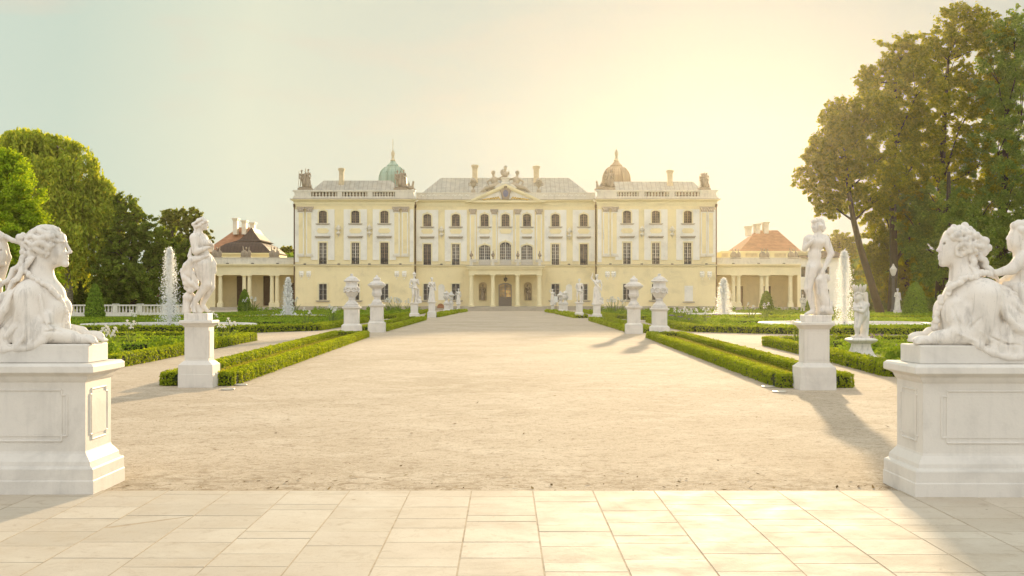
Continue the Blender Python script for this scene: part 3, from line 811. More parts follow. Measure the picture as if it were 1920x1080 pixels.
def chimney(x, y, z0, z1, w, parent):
    m = MB(); m.box(x-w/2, x+w/2, y-w/2, y+w/2, z0, z1-.45); m.box(x-w*.62, x+w*.62, y-w*.62, y+w*.62, z1-.45, z1-.28); m.box(x-w*.72, x+w*.72, y-w*.72, y+w*.72, z1-.28, z1-.1)
    m.box(x-w*.5, x+w*.5, y-w*.5, y+w*.5, z1-.1, z1); m.box(x-w*.6, x+w*.6, y-w*.6, y+w*.6, z0, z0+.5); m.build('chimney', M['chimney'], parent)
chimney(rx_(640.4, 4.4), 4.4, rz_(350, 4.4), rz_(315, 4.4), .62, rl); chimney(rx_(1256, 4.4), 4.4, rz_(350, 4.4), rz_(319, 4.4), .66, rr)
chimney(rx_(890.5, 7), 7, rz_(346, 7), rz_(309, 7), .72, rc); chimney(rx_(1005.5, 7), 7, rz_(346, 7), rz_(311, 7), .72, rc)
# domes
def dome(x, mat, ztop_spire, zspire):
    y = 12.0; sc = (PY+y)/PY; X = x*sc
    def z(yp): return EYE - (yp - HY)*(PY+y)/FPX
    base = z(352); m = MB(); s = (PY+y)/FPX
    prof = [(27*s, z(352)), (27*s, z(345)), (26.5*s, z(342)), (26.2*s, z(336)), (25.2*s, z(329.5)), (23*s, z(323.5)), (19.5*s, z(318.5)), (15*s, z(314.8)), (11.5*s, z(312.5)), (11.8*s, z(310.8)), (9.5*s, z(308.5)), (6*s, z(305.5)), (4.0*s, z(302))]
    m.lathe([(r, zz) for r, zz in prof], 16, (X, y, 0), rot=pi/16); d = m.build('dome', mat, palace)
    r_b = MB()
    for k in range(8):
        a = 2*pi*(k+.5)/8; r_b.tube([(X+r*1.01*cos(a), y+r*1.01*sin(a), zz) for r, zz in prof[1:8]], .13, 5)
    r_b.build('rib', mat, d)
    lc = MB()                                             # curved dormer facing the garden
    ap = arc_pts(X-.55, X+.55, z(330), .5); lc.prism([(X-.55, z(343)), (X+.55, z(343))] + ap[::-1], y-26.4*s-.1, y-20*s); lc.build('lucarne', mat, d)
    f = MB(); f.lathe([(4.4*s, z(302)), (5.2*s, z(300.5)), (3.2*s, z(298.5)), (2.2*s, z(297)), (2.4*s, z(294)), (3.4*s, z(290)), (3.2*s, z(286)), (2.0*s, z(283.5)), (1.2*s, z(282)), (.6*s, z(281)), (.45*s, z(zspire))], 12, (X, y, 0))
    if zspire < 275:
        for yp in (276, 271, 266): f.lathe([(0, z(yp+1)), (.9*s, z(yp)), (0, z(yp-1))], 8, (X, y, 0))
    f.build('finial', M['chimney'], d)
dome(bx(736.7), M['copper'], 0, 261); dome(bx(1155.5), M['copper_brown'], 0, 279)

# pediment with cartouche
pz0 = bz(378.5); apx = (bx(948), bz(344)); pl, pr = bx(876), bx(1020)
m = MB(); m.prism([(pl+.9, pz0+.2), (pr-.9, pz0+.2), (apx[0], apx[1]-.55)], CY-.45, CY+.5); ped = m.build('pediment', M['plaster_white'], palace)
m = MB()
for a, b in (((pl-.25, pz0), apx), ((pr+.25, pz0), apx)):
    for th, y0 in ((.34, CY-.82), (.56, CY-.66)):
        q = [a, b, (b[0], b[1]-th), (a[0]+ (th*1.5 if a[0] < b[0] else -th*1.5), a[1])]
        if a[0] > b[0]: q = q[::-1]
        m.prism([q[3], q[2], q[1], q[0]], y0, CY-.44)
m.build('raking_cornice', M['plaster_pale'], ped)
m = MB(); m.box(pl-.2, pr+.2, CY-.62, CY-.2, pz0-.02, pz0+.2); m.build('cornice', M['plaster_pale'], ped)
cx_ = bx(948); cz_ = bz(362.5)
m = MB(); m.prism([(cx_-.45, cz_-.75), (cx_+.45, cz_-.75), (cx_+.62, cz_+.1), (cx_+.8, cz_+.42), (cx_+.35, cz_+.72), (cx_-.35, cz_+.72), (cx_-.8, cz_+.42), (cx_-.62, cz_+.1)], CY-.75, CY-.45)
m.lathe([(0,0),(.22,.03),(.26,.2),(.34,.3),(.2,.36),(.08,.5),(0,.52)], 10, (cx_, CY-.62, cz_+.7)); car = m.build('cartouche', M['roofstone'], palace, bevel=.05)
m = MB(); m.prism([(cx_+.36*cos(a), cz_+.02+.46*sin(a)) for a in [2*pi*k/16 for k in range(16)]], CY-.82, CY-.74); m.prism([(cx_-.12, cz_-.2), (cx_+.12, cz_-.2), (cx_+.16, cz_+.22), (cx_-.16, cz_+.22)], CY-.85, CY-.82); m.build('shield', M['blue'], car)
for s_ in (-1, 1):
    m = MB()
    for k in range(7):
        x = cx_ + s_*(.75 + k*.32); m.tube([(x, CY-.47, pz0+.38+.1*(k % 2)), (x+s_*.25, CY-.53, pz0+.7-.06*k), (x+s_*.5, CY-.47, pz0+.42)], [.1, .12, .05], 6)
    m.build('gilded_relief', M['gold'], ped)

# portico: steps, columns, entablature, balcony
QY = -3.6            # front of the portico (local)
def qx(x, y=QY): return PX(x, PY+y)
def qz(yp, y=QY): return PZ(yp, PY+y)
st = MB(); st.box(qx(864), qx(1031), QY-1.6, CY-.1, .0, .18); st.box(qx(866.5), qx(1028), QY-1.25, CY-.1, .18, .36); st.box(qx(869), qx(1026), QY-.9, CY-.1, .36, .54)
st.build('entrance_steps', M['plinth'], palace, bevel=.02)
colx = [qx(883.6), qx(924), qx(970.3), qx(1011.4)]; ez0 = qz(514.8)
for x in colx:
    m = MB(); h = ez0 - .54
    m.lathe([(.31,.12),(.34,.18),(.31,.25),(.275,.30),(.275,h*.35),(.235,h-.42),(.235,h-.36),(.28,h-.32),(.25,h-.28),(.25,h-.2),(.33,h-.12)], 20, (x, QY+.35, .54)); m.box(x-.36, x+.36, QY-.01, QY+.71, .54, .66); m.box(x-.36, x+.36, QY-.01, QY+.71, ez0-.12, ez0)
    m.build('column', M['plaster_pale'], palace, smooth=False)
m = MB(); x0, x1 = qx(879), qx(1016); m.box(x0, x1, QY+.02, CY, ez0, qz(507)); m.box(x0-.06, x1+.06, QY-.04, CY, qz(507), qz(504.6)); m.box(x0-.22, x1+.22, QY-.22, CY, qz(504.6), qz(501)); m.box(x0-.36, x1+.36, QY-.36, CY, qz(501), qz(498.6))
ent = m.build('entablature', M['plaster_pale'], palace)
m = MB(); m.box(x0-.4, x1+.4, QY-.4, CY, qz(498.6), qz(497.8)); m.build('balcony_floor', M['plinth'], ent)
bzf = qz(497.8); pedx = [qx(883.5), qx(924.5), qx(971), qx(1012)]
for x in pedx:
    m = MB(); m.box(x-.22, x+.22, QY-.1, QY+.34, bzf, bzf+.12); m.box(x-.17, x+.17, QY-.05, QY+.29, bzf+.12, bzf+.72); m.box(x-.22, x+.22, QY-.1, QY+.34, bzf+.72, bzf+.84); m.build('balcony_pedestal', M['attic'], palace)
for a, b in zip(pedx[:-1], pedx[1:]):
    m = MB(); a += .23; b -= .23; m.box(a, b, QY+.1, QY+.14, bzf+.70, bzf+.75); m.box(a, b, QY+.1, QY+.14, bzf+.08, bzf+.12)
    n = int((b-a)/.13)
    for k in range(n): x = a + (b-a)*(k+.5)/n; m.box(x-.014, x+.014, QY+.105, QY+.135, bzf+.12, bzf+.70)
    m.build('balcony_railing', M['rail'], palace)
# front door, fanlight and lamp
m = MB(); m.box(dX-DXW/2, dX-DXW/2+.12, CY+.1, CY+.26, dz0, dz0+DH-.25); m.box(dX+DXW/2-.12, dX+DXW/2, CY+.1, CY+.26, dz0, dz0+DH-.25); m.box(dX-.07, dX+.07, CY+.08, CY+.26, dz0, dz0+DH-.1)
m.box(dX-DXW/2+.12, dX+DXW/2-.12, CY+.12, CY+.26, dz0, dz0+1.25)
for s_ in (-1, 1): m.box(dX+s_*.43-.28, dX+s_*.43+.28, CY+.09, CY+.12, dz0+.2, dz0+1.05)
ap = arc_pts(dX-DXW/2, dX+DXW/2, dz0+DH, .25); ai = [(dX+(x-dX)*.87, z-.13) for x, z in ap]
for i in range(len(ap)-1): m.add([(ap[i][0],CY+.1,ap[i][1]),(ap[i+1][0],CY+.1,ap[i+1][1]),(ai[i+1][0],CY+.1,ai[i+1][1]),(ai[i][0],CY+.1,ai[i][1])], [(0,3,2,1)])
for zz in (1.75, 2.25): m.box(dX-DXW/2+.12, dX+DXW/2-.12, CY+.14, CY+.2, dz0+zz-.02, dz0+zz+.02)
door = m.build('door', M['doorgrey'], palace)
m = MB(); m.prism([(dX-DXW/2+.02, dz0+1.2), (dX+DXW/2-.02, dz0+1.2)] + ap[::-1], CY+.2, CY+.25); m.build('pane', M['glass_gold_reflection'], door)
m = MB(); m.box(dX+.1, dX+.14, CY+.02, CY+.09, dz0+1.0, dz0+1.25); m.lathe([(0,0),(.03,.01),(.03,.04),(0,.05)], 8, (dX+.12, CY+.02, dz0+1.1)); m.build('handle', M['gold'], door)
lp = MB(); lx = qx(948, -1.2); lz = qz(523.5, -1.2); lp.lathe([(.02,.65),(.05,.6),(.16,.52),(.26,.42),(.2,.1),(.08,0),(0,-.08)][::-1], 8, (lx, -1.2, lz-.3)); lp.tube([(lx,-1.2,lz+.3),(lx,-1.2,ez0+.02)], .02, 6); lp.build('lantern', M['iron'], palace)
for x in nich:
    m = MB(); m.box(x-.55, x+.55, CY+.3, CY+.34, bz(563), bz(563)+2.45); m.build('niche_back', M['chimney'], palace)
# ------------------------------------------------------------------ low colonnaded wings
WY = 171.5
def gx(x): return PX(x, WY)
def gz(y): return PZ(y, WY)
def wing(name, label, xa, xb, singles, z_cols, doors, door_kind):
    """xa<xb photo pixels; singles: list of column x positions"""
    root = thing(name, label, 'wing', (0, WY, 0)); x0, x1 = gx(xa), gx(xb)
    z0c = gz(515.5); ztop = gz(485)
    m = MB(); m.box(x0, x1, 0, 1.6, z0c, gz(500)); m.box(x0-.08, x1+.0, -.08, 1.6, gz(500), gz(498.5)); m.box(x0-.3, x1, -.3, 1.6, gz(498.5), gz(496.5)); m.box(x0-.42, x1, -.42, 1.6, gz(496.5), gz(495))
    m.build('entablature', M['plaster_pale'], root)
    m = MB(); m.box(x0-.06, x1, -.10, .3, gz(495), gz(484.5)); m.box(x0-.12, x1, -.16, .36, gz(484.5), gz(483)); m.build('parapet', M['attic'], root)
    m = MB(); wall_open(m, x0, x1, 0, z0c, 4.0, [(gx(a), gx(b), .6, gz(c)) for a, b, c in doors], .3)
    m.add([(x0,4.9,0),(x1,4.9,0),(x1,4.9,z0c),(x0,4.9,z0c)], [(0,1,2,3)])
    m.box(x0, x1, 0.2, 9, z0c-.02, z0c+.3); m.box(x0-.01 if xa < 900 else x1-.4, x0+.5 if xa < 900 else x1+.01, .05, 9, .42, z0c-.021)
    m.build('back_wall', M['plaster'], root)
    for a, b, c in doors:
        d = MB(); d.box(gx(a), gx(b), 4.16, 4.24, .6, gz(c)); xm = (gx(a)+gx(b))/2; d.box(xm-.03, xm+.03, 4.1, 4.16, .6, gz(c))
        for k in range(3):
            for s_ in (-1, 1):
                hw = (gx(b)-gx(a))/4; cxx = xm + s_*hw; zz0 = .8 + k*(gz(c)-.7)/3; d.box(cxx-hw*.7, cxx+hw*.7, 4.12, 4.16, zz0, zz0+(gz(c)-.7)/3-.2)
        d.build('door', M['doorbrown'] if door_kind else M['frame_brown'], root)
    m = MB(); m.box(x0-.3, x1, -.5, 5, 0, .2); m.box(x0-.1, x1, -.25, 5, .2, .42); m.build('steps', M['plinth'], root)
    for x in singles:
        X = gx(x); h = z0c - .42; m = MB()
        m.box(X-.36, X+.36, .0, .72, .42, .98); m.lathe([(.34,.56),(.36,.62),(.33,.7),(.29,.75),(.29,h*.4),(.25,h-.4),(.25,h-.34),(.3,h-.3),(.26,h-.26),(.26,h-.2),(.35,h-.12)], 16, (X, .36, .42)); m.box(X-.37, X+.37, -.01, .73, z0c-.12, z0c)
        m.build('column', M['plaster_pale'], root)
    for x in [xa + (xb-xa)*k for k in (.2, .5, .8)]:
        m = MB(); m.box(gx(x)-.16, gx(x)+.16, -.32, -.10, gz(494.8), gz(493.2)); m.box(gx(x)-.1, gx(x)+.1, -.38, -.32, gz(494.6), gz(493.6)); m.build('floodlight', M['iron'], root)
    return root
wl = wing('gallery_wing', 'low yellow colonnaded wing joining the palace on its left, with dark brown doors', 396, 552, [412, 457, 466.8, 509, 518.8], 0, [(432, 452.5, 516.5), (483, 505, 516.5), (531, 549, 530)], 1)
wr = wing('gallery_wing', 'low yellow colonnaded wing joining the palace on its right, glowing in the sun', 1342.6, 1501, [1376, 1385.5, 1429, 1438.5, 1483], 0, [(1389, 1404, 536), (1443, 1457, 536)], 0)

# houses rising behind the wings
BY = 184.0
def hx(x): return PX(x, BY)
def hz(y): return PZ(y, BY)
hl = thing('roofed_house', 'house with bell shaped dark brown roof and red tiles behind the left wing', 'house', (0, BY, 0))
m = MB(); m.box(hx(404), hx(507), 0, 14, 0, hz(474)); m.box(hx(402), hx(509), -.25, .3, hz(477), hz(474)); m.build('wall', M['plaster_pale'], hl)
def pyr_stack(levels, y0, d):
    """levels: (xl, xr, z): frustum stack, same taper in depth"""
    m = MB(); pv_ = None
    for xl, xr, z in levels:
        ins = (levels[0][1]-levels[0][0] - (xr-xl))/2; dy = min(ins, d/2-.05)
        q = [(xl,y0+dy,z),(xr,y0+dy,z),(xr,y0+d-dy,z),(xl,y0+d-dy,z)]
        if pv_ is not None: m.add(pv_+q, [(0,1,5,4),(1,2,6,5),(2,3,7,6),(3,0,4,7)])
        pv_ = q
    m.add(pv_, [(0,1,2,3)]); return m
lv = [(401,509,473),(404,506,471),(407.5,502,467),(412,496,461.5),(420,489,456),(430,481,452.5),(437,487,450.5),(443,481,447.5),(449,475,441),(455,469,434),(461,463,424.5)]
lv = [(hx(a), hx(b), hz(c)) for a, b, c in lv]
pyr_stack(lv, -.3, 14).build('bell_roof', M['brownroof'], hl)
def kx(x): return PX(x, BY+21)
def kz(y): return PZ(y, BY+21)
m = MB(); m.add([(kx(390),16,kz(478)),(kx(516),16,kz(478)),(kx(516),30,kz(478)),(kx(390),30,kz(478)),(kx(443),23,kz(425)),(kx(470),23,kz(425))], [(0,1,5,4),(1,2,5),(2,3,4,5),(3,0,4)])
rt = m.build('tiled_roof', M['redtile'], hl)
m = MB(); m.box(kx(392), kx(514), 16.3, 29.7, 0, kz(478)); m.build('rear_wall', M['plaster_pale'], hl)
for x, a in ((443, 409), (459.5, 413), (475, 417)):
    m = MB(); w = .42; X = kx(x); m.box(X-w*.8, X+w*.8, 20, 21.4, kz(440), kz(a+4)); m.box(X-w, X+w, 19.8, 21.6, kz(a+4), kz(a+2)); m.box(X-w*1.2, X+w*1.2, 19.7, 21.7, kz(a+2), kz(a+.6)); m.build('chimney', M['attic'], rt)
hr = thing('roofed_house', 'house with steep red hipped roof and three white chimneys behind the right wing', 'house', (0, BY, 0))
m = MB(); m.box(hx(1343), hx(1502), -4, 10, 0, hz(474)); m.box(hx(1342), hx(1503), -4.25, -3.8, hz(476), hz(472.5))
m.build('wall', M['plaster_pale'], hr)
for a, b in ((1345, 1356), (1388, 1410), (1441, 1462)):
    m = MB(); m.box(hx(a), hx(b), -4.08, -4, hz(483), hz(477)); m.build('frieze_panel', M['chimney'], hr)
def jx(x): return PX(x, BY+7)
def jz(y): return PZ(y, BY+7)
m = MB(); m.add([(hx(1384),0,hz(473)),(hx(1505),0,hz(473)),(hx(1505),14,hz(473)),(hx(1384),14,hz(473)),(jx(1420),7,jz(432)),(jx(1458),7,jz(432))], [(0,1,5,4),(1,2,5),(2,3,4,5),(3,0,4)])
rt = m.build('tiled_roof', M['redtile'], hr)
for x, a in ((1420, 419), (1436.5, 414.5), (1453, 411)):
    m = MB(); w = .42; X = hx(x); m.box(X-w*.8, X+w*.8, 6, 7.6, hz(438), hz(a+4)); m.box(X-w, X+w, 5.8, 7.8, hz(a+4), hz(a+2)); m.box(X-w*1.2, X+w*1.2, 5.7, 7.9, hz(a+2), hz(a+.6)); m.build('chimney', M['attic'], rt)
sb = thing('side_building', 'plain pale two storey building between the right wing and the trees', 'building', (0, BY-6, 0))
def sx_(x): return PX(x, BY-6)
def sz_(y): return PZ(y, BY-6)
m = MB(); sops = [(sx_(a), sx_(b), sz_(c), sz_(d)) for a, b, c, d in ((1502,1511,519,500),(1546,1555,519,500),(1502,1511,562,543),(1546,1555,562,543))]
wall_open(m, sx_(1496), sx_(1592), 0, sz_(484), 0, sops, .25); m.box(sx_(1496), sx_(1592), .9, 12, 0, sz_(484.1)); m.build('wall', M['plaster_white'], sb)
for a, b, c, d in sops:
    m = MB(); m.box(a, b, .2, .24, c, d); xm = (a+b)/2; m.box(xm-.04, xm+.04, .14, .2, c, d); m.box(a, b, .15, .2, (c+d)/2-.03, (c+d)/2+.03); f = m.build('window', M['glass'], sb)
m = MB(); m.add([(sx_(1494),-.5,sz_(484)),(sx_(1594),-.5,sz_(484)),(sx_(1594),12.5,sz_(484)),(sx_(1494),12.5,sz_(484)),(sx_(1500),6,sz_(468)),(sx_(1588),6,sz_(468))], [(0,1,5,4),(1,2,5),(2,3,4,5),(3,0,4),(0,3,2,1)]); m.build('roof', M['brownroof'], sb)

# ------------------------------------------------------------------ figures carved by signed distance
def figure(h, draped, seed, helmet=False, arm='rest'):
    """standing statue, feet at z=0, facing -Y, 1.8 high"""
    s = SDF((-.62,-.45,-.02), (.62,.45,2.05), h); q = random.Random(seed); k = .03
    s.ell((0,-.01,1.67), (.078,.10,.125)); s.cap((0,0,1.56),(0,.01,1.46),.052,.06)                    # head, neck
    s.cap((0,-.105,1.66),(0,-.118,1.63),.012,.016,.01); s.ell((0,-.07,1.575),(.035,.035,.03))           # nose, chin
    for i in range(9):
        a = i*.7; s.ell((.07*cos(a), .03+.06*sin(a), 1.73+.02*(i%3)), .04, .015)
    if helmet: s.ell((0,.0,1.75),(.12,.14,.06)); s.ell((0,.03,1.83),(.05,.12,.06))
    s.ell((0,0,1.30), (.185,.12,.17), .05); s.ell((.01,.0,1.10), (.135,.105,.16), .06); s.ell((.02,.01,.95), (.17,.125,.13), .06)
    if draped:
        for sx in (-1,1): s.ell((sx*.085,-.10,1.31), .062, .03)
    for sx in (-1,1): s.ell((sx*.19,0,1.40), .07, .04)
    # arms
    if arm == 'up':
        s.cap((-.21,0,1.40),(-.33,-.05,1.56),.058,.048); s.cap((-.33,-.05,1.56),(-.22,-.1,1.80),.046,.032); s.ell((-.21,-.11,1.85),(.03,.03,.05))
    else:
        s.cap((-.22,0,1.40),(-.29,.02,1.13),.060,.048); s.cap((-.29,.02,1.13),(-.16,-.17,1.02),.046,.032); s.ell((-.12,-.18,1.02),(.05,.03,.035))
    s.cap((.22,0,1.40),(.30,.03,1.14),.060,.048)
    if arm == 'chest': s.cap((.30,.03,1.14),(.08,-.16,1.28),.046,.032); s.ell((.05,-.17,1.29),(.045,.03,.035))
    else: s.cap((.30,.03,1.14),(.30,-.06,.88),.046,.032); s.ell((.30,-.08,.83),(.03,.035,.06))
    # weight-bearing and slack leg
    s.cap((.08,0,.93),(.09,-.01,.50),.105,.066,.04); s.cap((.09,-.01,.50),(.08,.02,.08),.066,.040); s.cap((.08,.02,.05),(.10,-.14,.035),.045,.032)
    s.cap((-.10,0,.93),(-.13,-.12,.52),.105,.066,.04); s.cap((-.13,-.12,.52),(-.16,.02,.09),.064,.040); s.cap((-.16,.02,.05),(-.21,-.13,.035),.043,.032)
    # stone support at the back, drapery
    s.cap((.16,.10,.0),(.14,.10,.62),.10,.08,.05)
    if draped:
        s.cap((0,.02,.95),(-.02,.02,.12),.165,.24,.06)
        for i in range(15):
            a = 2*pi*i/15 + q.random()*.3; r0, r1 = .155, .245
            s.tube([(r0*cos(a), .02+r0*.75*sin(a), .98), (.5*(r0+r1)*cos(a+.12), .02+.5*(r0+r1)*.8*sin(a+.12), .5), (r1*cos(a+.05), .02+r1*.85*sin(a+.05), .06)], [.02,.034,.03], .02)
        s.tube([(-.2,-.06,1.42),(-.02,-.15,1.22),(.16,-.10,1.02),(.26,.02,.86)], [.03,.045,.05,.04], .03)
    else:
        s.tube([(-.20,.1,1.34),(-.24,.12,.95),(-.12,-.13,.92),(.14,-.12,.88),(.26,.0,.8),(.27,.06,.35)], [.035,.05,.05,.055,.06,.04], .03)
        for i in range(4): s.tube([(.22+.03*i,.02,.84),(.24+.02*i,.06-.02*i,.5),(.25+.015*i,.07-.03*i,.2)], [.025,.03,.03], .015)
    if seed % 2:   # companion at the feet
        s.ell((.30,-.05,.14),(.13,.16,.15),.04); s.ell((.32,-.14,.32),(.07,.08,.08),.04); s.ell((.36,-.05,.05),(.12,.14,.06),.03)
    s.box((.03,0,.0),(.34,.26,.02),.01)
    return s.floor(-.015)
_fm = {}
def fig_mesh(key, h, *a, **k):
    if key not in _fm:
        o = figure(h, *a, **k).mesh('figure', M['marble']); _fm[key] = o.data; bpy.data.objects.remove(o)
    return _fm[key]
FA = fig_mesh('f', .016, True, 2); FB = fig_mesh('m', .016, False, 3, helmet=True, arm='chest'); FC = fig_mesh('f2', .016, True, 5, arm='up'); FD = fig_mesh('m2', .016, False, 4)

def pedestal(label, loc, hw, ht, rz=0, group='statue pedestals along the avenue', cap_over=.085):
    """square stone pedestal: plinth, die, cap; hw = half width of the die"""
    r = thing('pedestal', label, 'pedestal', loc, rz, group); ph = ht*.35
    m = MB(); m.rectlathe(hw, hw, [(.10,0),(.10,ph*.56),(.097,ph*.565),(.097,ph*.96)]); m.rectlathe(hw, hw, [(.095,ph*.96),(.055,ph*1.04),(.012,ph*1.13)]); m.build('plinth', M['pedestal'], r, bevel=.006)
    m = MB(); m.rectlathe(hw, hw, [(0,ph*1.1),(0,ht-.115)])
    p_ = hw*.78                                       # raised field on each face
    for sx, sy in ((0,-1),(1,0),(-1,0)):
        z0, z1 = ph*1.25, ht-.19
        if sy: m.box(-p_, p_, sy*hw, sy*hw-.008, z0, z1)
        else: m.box(sx*hw, sx*(hw+.008), -p_, p_, z0, z1)
    m.build('die', M['pedestal'], r, bevel=.005)
    m = MB(); m.rectlathe(hw, hw, [(.0,ht-.135),(.02,ht-.115),(.03,ht-.10),(.05,ht-.075),(cap_over-.012,ht-.06),(cap_over,ht-.055),(cap_over,ht-.012),(cap_over-.012,ht)]); m.build('cap', M['pedestal'], r, bevel=.004)
    return r
def statue(label, me, loc, scale=1.0, rz=0, group=None, mat=None):
    o = bpy.data.objects.new('statue', me); COL.objects.link(o); o.location = loc; o.rotation_euler = (0,0,rz); o.scale = (scale,)*3
    tag(o, label, 'statue', group); return o

# urns
def urn_a(label, loc, sc=1.0):
    r = thing('stone_urn', label, 'urn', loc, group='garden urns on pedestals'); u = sc/(6.75*41)
    m = MB(); m.box(-88*u, 88*u, -88*u, 88*u, 0, 22*u); m.lathe([(84,22),(84,34),(72,50),(58,62),(44,74),(40,88),(46,96),(40,104)], 28) if False else None
    m.lathe([(r_*u, z*u) for r_, z in [(84,22),(82,36),(70,52),(56,64),(44,78),(40,92),(47,98),(40,106),(42,118)]], 28); m.build('foot', M['marble_grey'], r, True)
    m = MB(); m.lathe([(r_*u, z*u) for r_, z in [(42,118),(56,132),(72,156),(84,186),(90,212),(88,228)]], 40, lobes=10, amp=.05); m.lathe([(r_*u, z*u) for r_, z in [(88,226),(97,236),(97,246),(84,254),(78,262),(76,300),(78,312)]], 32)
    for k in range(8):          # heads and festoons round the belly
        a = 2*pi*k/8; m.lathe([(0,0),(12*u,4*u),(15*u,18*u),(10*u,32*u),(0,36*u)], 8, (92*u*cos(a), 92*u*sin(a), 206*u))
        b = a + pi/8; c0, c1 = (a, 222), (a+pi/4, 222)
        m.tube([(96*u*cos(a+pi/4*t), 96*u*sin(a+pi/4*t), (214-30*sin(pi*t))*u) for t in (0,.25,.5,.75,1)], [7*u,10*u,12*u,10*u,7*u], 6)
    m.build('bowl', M['marble_grey'], r, True)
    m = MB(); m.lathe([(r_*u, z*u) for r_, z in [(80,312),(98,320),(100,332),(86,344)]], 40, lobes=18, amp=.03); m.lathe([(r_*u, z*u) for r_, z in [(86,342),(74,360),(52,374),(34,382),(22,388),(16,394),(22,402),(18,412),(8,418)]], 28); m.build('lid', M['marble_grey'], r, True)
    return r
def urn_b(label, loc, sc=1.0):
    r = thing('stone_urn', label, 'urn', loc, group='garden urns on pedestals'); u = sc/(6.75*38.5)
    m = MB(); m.box(-70*u, 70*u, -70*u, 70*u, 0, 18*u); m.lathe([(r_*u, z*u) for r_, z in [(66,18),(64,30),(54,48),(42,62),(36,76),(44,84),(38,92)]], 28); m.build('foot', M['marble_grey'], r, True)
    m = MB(); m.lathe([(r_*u, z*u) for r_, z in [(38,92),(48,104),(60,126),(62,140)]], 36, lobes=14, amp=.05); m.lathe([(r_*u, z*u) for r_, z in [(62,138),(66,148),(60,154),(58,200),(64,206)]], 30)
    m.lathe([(r_*u, z*u) for r_, z in [(64,204),(84,222),(104,238),(113,250),(104,262)]], 48, lobes=6, amp=.06); m.build('bowl', M['marble_grey'], r, True)
    m = MB(); m.lathe([(r_*u, z*u) for r_, z in [(104,260),(92,276),(70,290),(50,300),(44,310),(50,318),(48,328),(36,342),(24,350),(16,356),(18,366),(8,374)]], 30); m.build('lid', M['marble_grey'], r, True)
    return r
def ped_at(x, ybase, ytop, label, halfpx, kind, obj_label, sc=1.0, me=None, rz=0, h_px=None):
    D = 4080/(ybase-HY); s = FPX/D; hw = halfpx/s - .1; D += hw + .1; X = PX(x, D-hw); ht = EYE - (ytop-HY)*(D-hw)/FPX
    pedestal(label, (X, D, 0), hw, ht)
    if kind == 'a': urn_a(obj_label, (X, D, ht), sc)
    elif kind == 'b': urn_b(obj_label, (X, D, ht), sc)
    elif kind: statue(obj_label, me, (X, D, ht), h_px/s/1.8, rz, 'small statues lining the avenue')
    return X, D, ht
L, RR_ = 'left', 'right'
ped_at(658, 628, 575, 'pedestal under the broad lidded urn at the end of the front left hedge loop', 17.5, 'a', 'broad carved urn with wide flat lid, left of the avenue, beside the front hedge loop')
ped_at(705.5, 623.3, 571, 'pedestal under the lobed urn at the near end of the second left hedge loop', 15.5, 'b', 'slender urn with flaring lobed rim, left of the avenue, at the second hedge loop')
ped_at(1238, 631.5, 578, 'pedestal under the broad lidded urn at the end of the front right hedge loop', 17.5, 'a', 'broad carved urn with wide fluted lid, right of the avenue, beside the front hedge loop')
ped_at(1189.5, 626, 574.5, 'pedestal under the lobed urn at the near end of the second right hedge loop', 15.5, 'b', 'slender urn with flaring lobed rim, right of the avenue, at the second hedge loop')
ped_at(776.5, 598.5, 568, 'pedestal of the helmeted statue at the far end of the second left hedge loop', 9, 's', 'helmeted statue with companion at its feet left of the avenue', me=FB, rz=.5, h_px=56)
ped_at(809.5, 595.3, 566, 'pedestal of the robed statue at the near end of the third left hedge loop', 8.2, 's', 'robed statue left of the avenue standing before a barred ground floor window', me=FA, rz=.6, h_px=46)
ped_at(1119.5, 599.5, 570, 'pedestal of the raised arm statue ending the second right hedge loop', 9, 's', 'robed statue with one raised arm, right of the avenue before the drainpipe', me=FC, rz=-.4, h_px=56)
ped_at(1086.5, 596.5, 567.5, 'pedestal of the bare chested statue at the third right hedge loop', 8.2, 's', 'bare chested statue right of the avenue beside a barred ground floor window', me=FD, rz=-.5, h_px=45)
ped_at(837, 586.8, 569, 'pedestal of the larger distant urn left of the entrance steps', 6.0, 'a', 'small distant carved urn left of the steps, in front of a white blind arch', .95)
ped_at(845.8, 586.0, 568.5, 'pedestal of the smaller distant urn left of the entrance steps', 5.2, 'b', 'small distant lobed urn left of the steps, just right of the carved one', .95)
ped_at(1060, 588.2, 570, 'pedestal of the larger distant urn right of the entrance steps', 6.0, 'a', 'small distant carved urn right of the steps, in front of a white blind arch', .95)
ped_at(1051.5, 587.6, 569.5, 'pedestal of the smaller distant urn right of the entrance steps', 5.2, 'b', 'small distant lobed urn right of the steps, beside the white notice board', .95)
ped_at(859.5, 584.2, 570, 'pedestal of the farthest statue left of the entrance steps', 4.2, 's', 'farthest small statue at the left end of the entrance steps', me=FA, rz=.2, h_px=29)
ped_at(1036, 585, 571, 'pedestal of the farthest statue right of the entrance steps', 4.2, 's', 'farthest small statue at the right end of the entrance steps', me=FC, rz=-.2, h_px=29)
# notice board
D = 148; nb = thing('notice_board', 'small white notice board on a thin post beside the right entrance steps', 'sign', (PX(1042.5, D), D, 0))
m = MB(); m.box(-.2, .2, -.03, .0, PZ(567, D), PZ(555.5, D)); m.build('board', M['paper'], nb)
m = MB(); m.box(-.03, .03, .0, .05, 0, PZ(556, D)); m.box(-.2, .2, -.15, .2, 0, .04); m.build('post', M['iron'], nb)
# statues in the niches
for x, lab in ((nich[0], 'brown stone statue in the arched niche left of the palace door'), (nich[1], 'brown stone statue in the arched niche right of the palace door')):
    me = (FA if x < nich[0]+.1 else FB).copy(); me.materials.clear(); me.materials.append(M['roofstone']); statue(lab, me, (x, PY+CY+.12, bz(563)), 1.18, 0, 'niche statues')
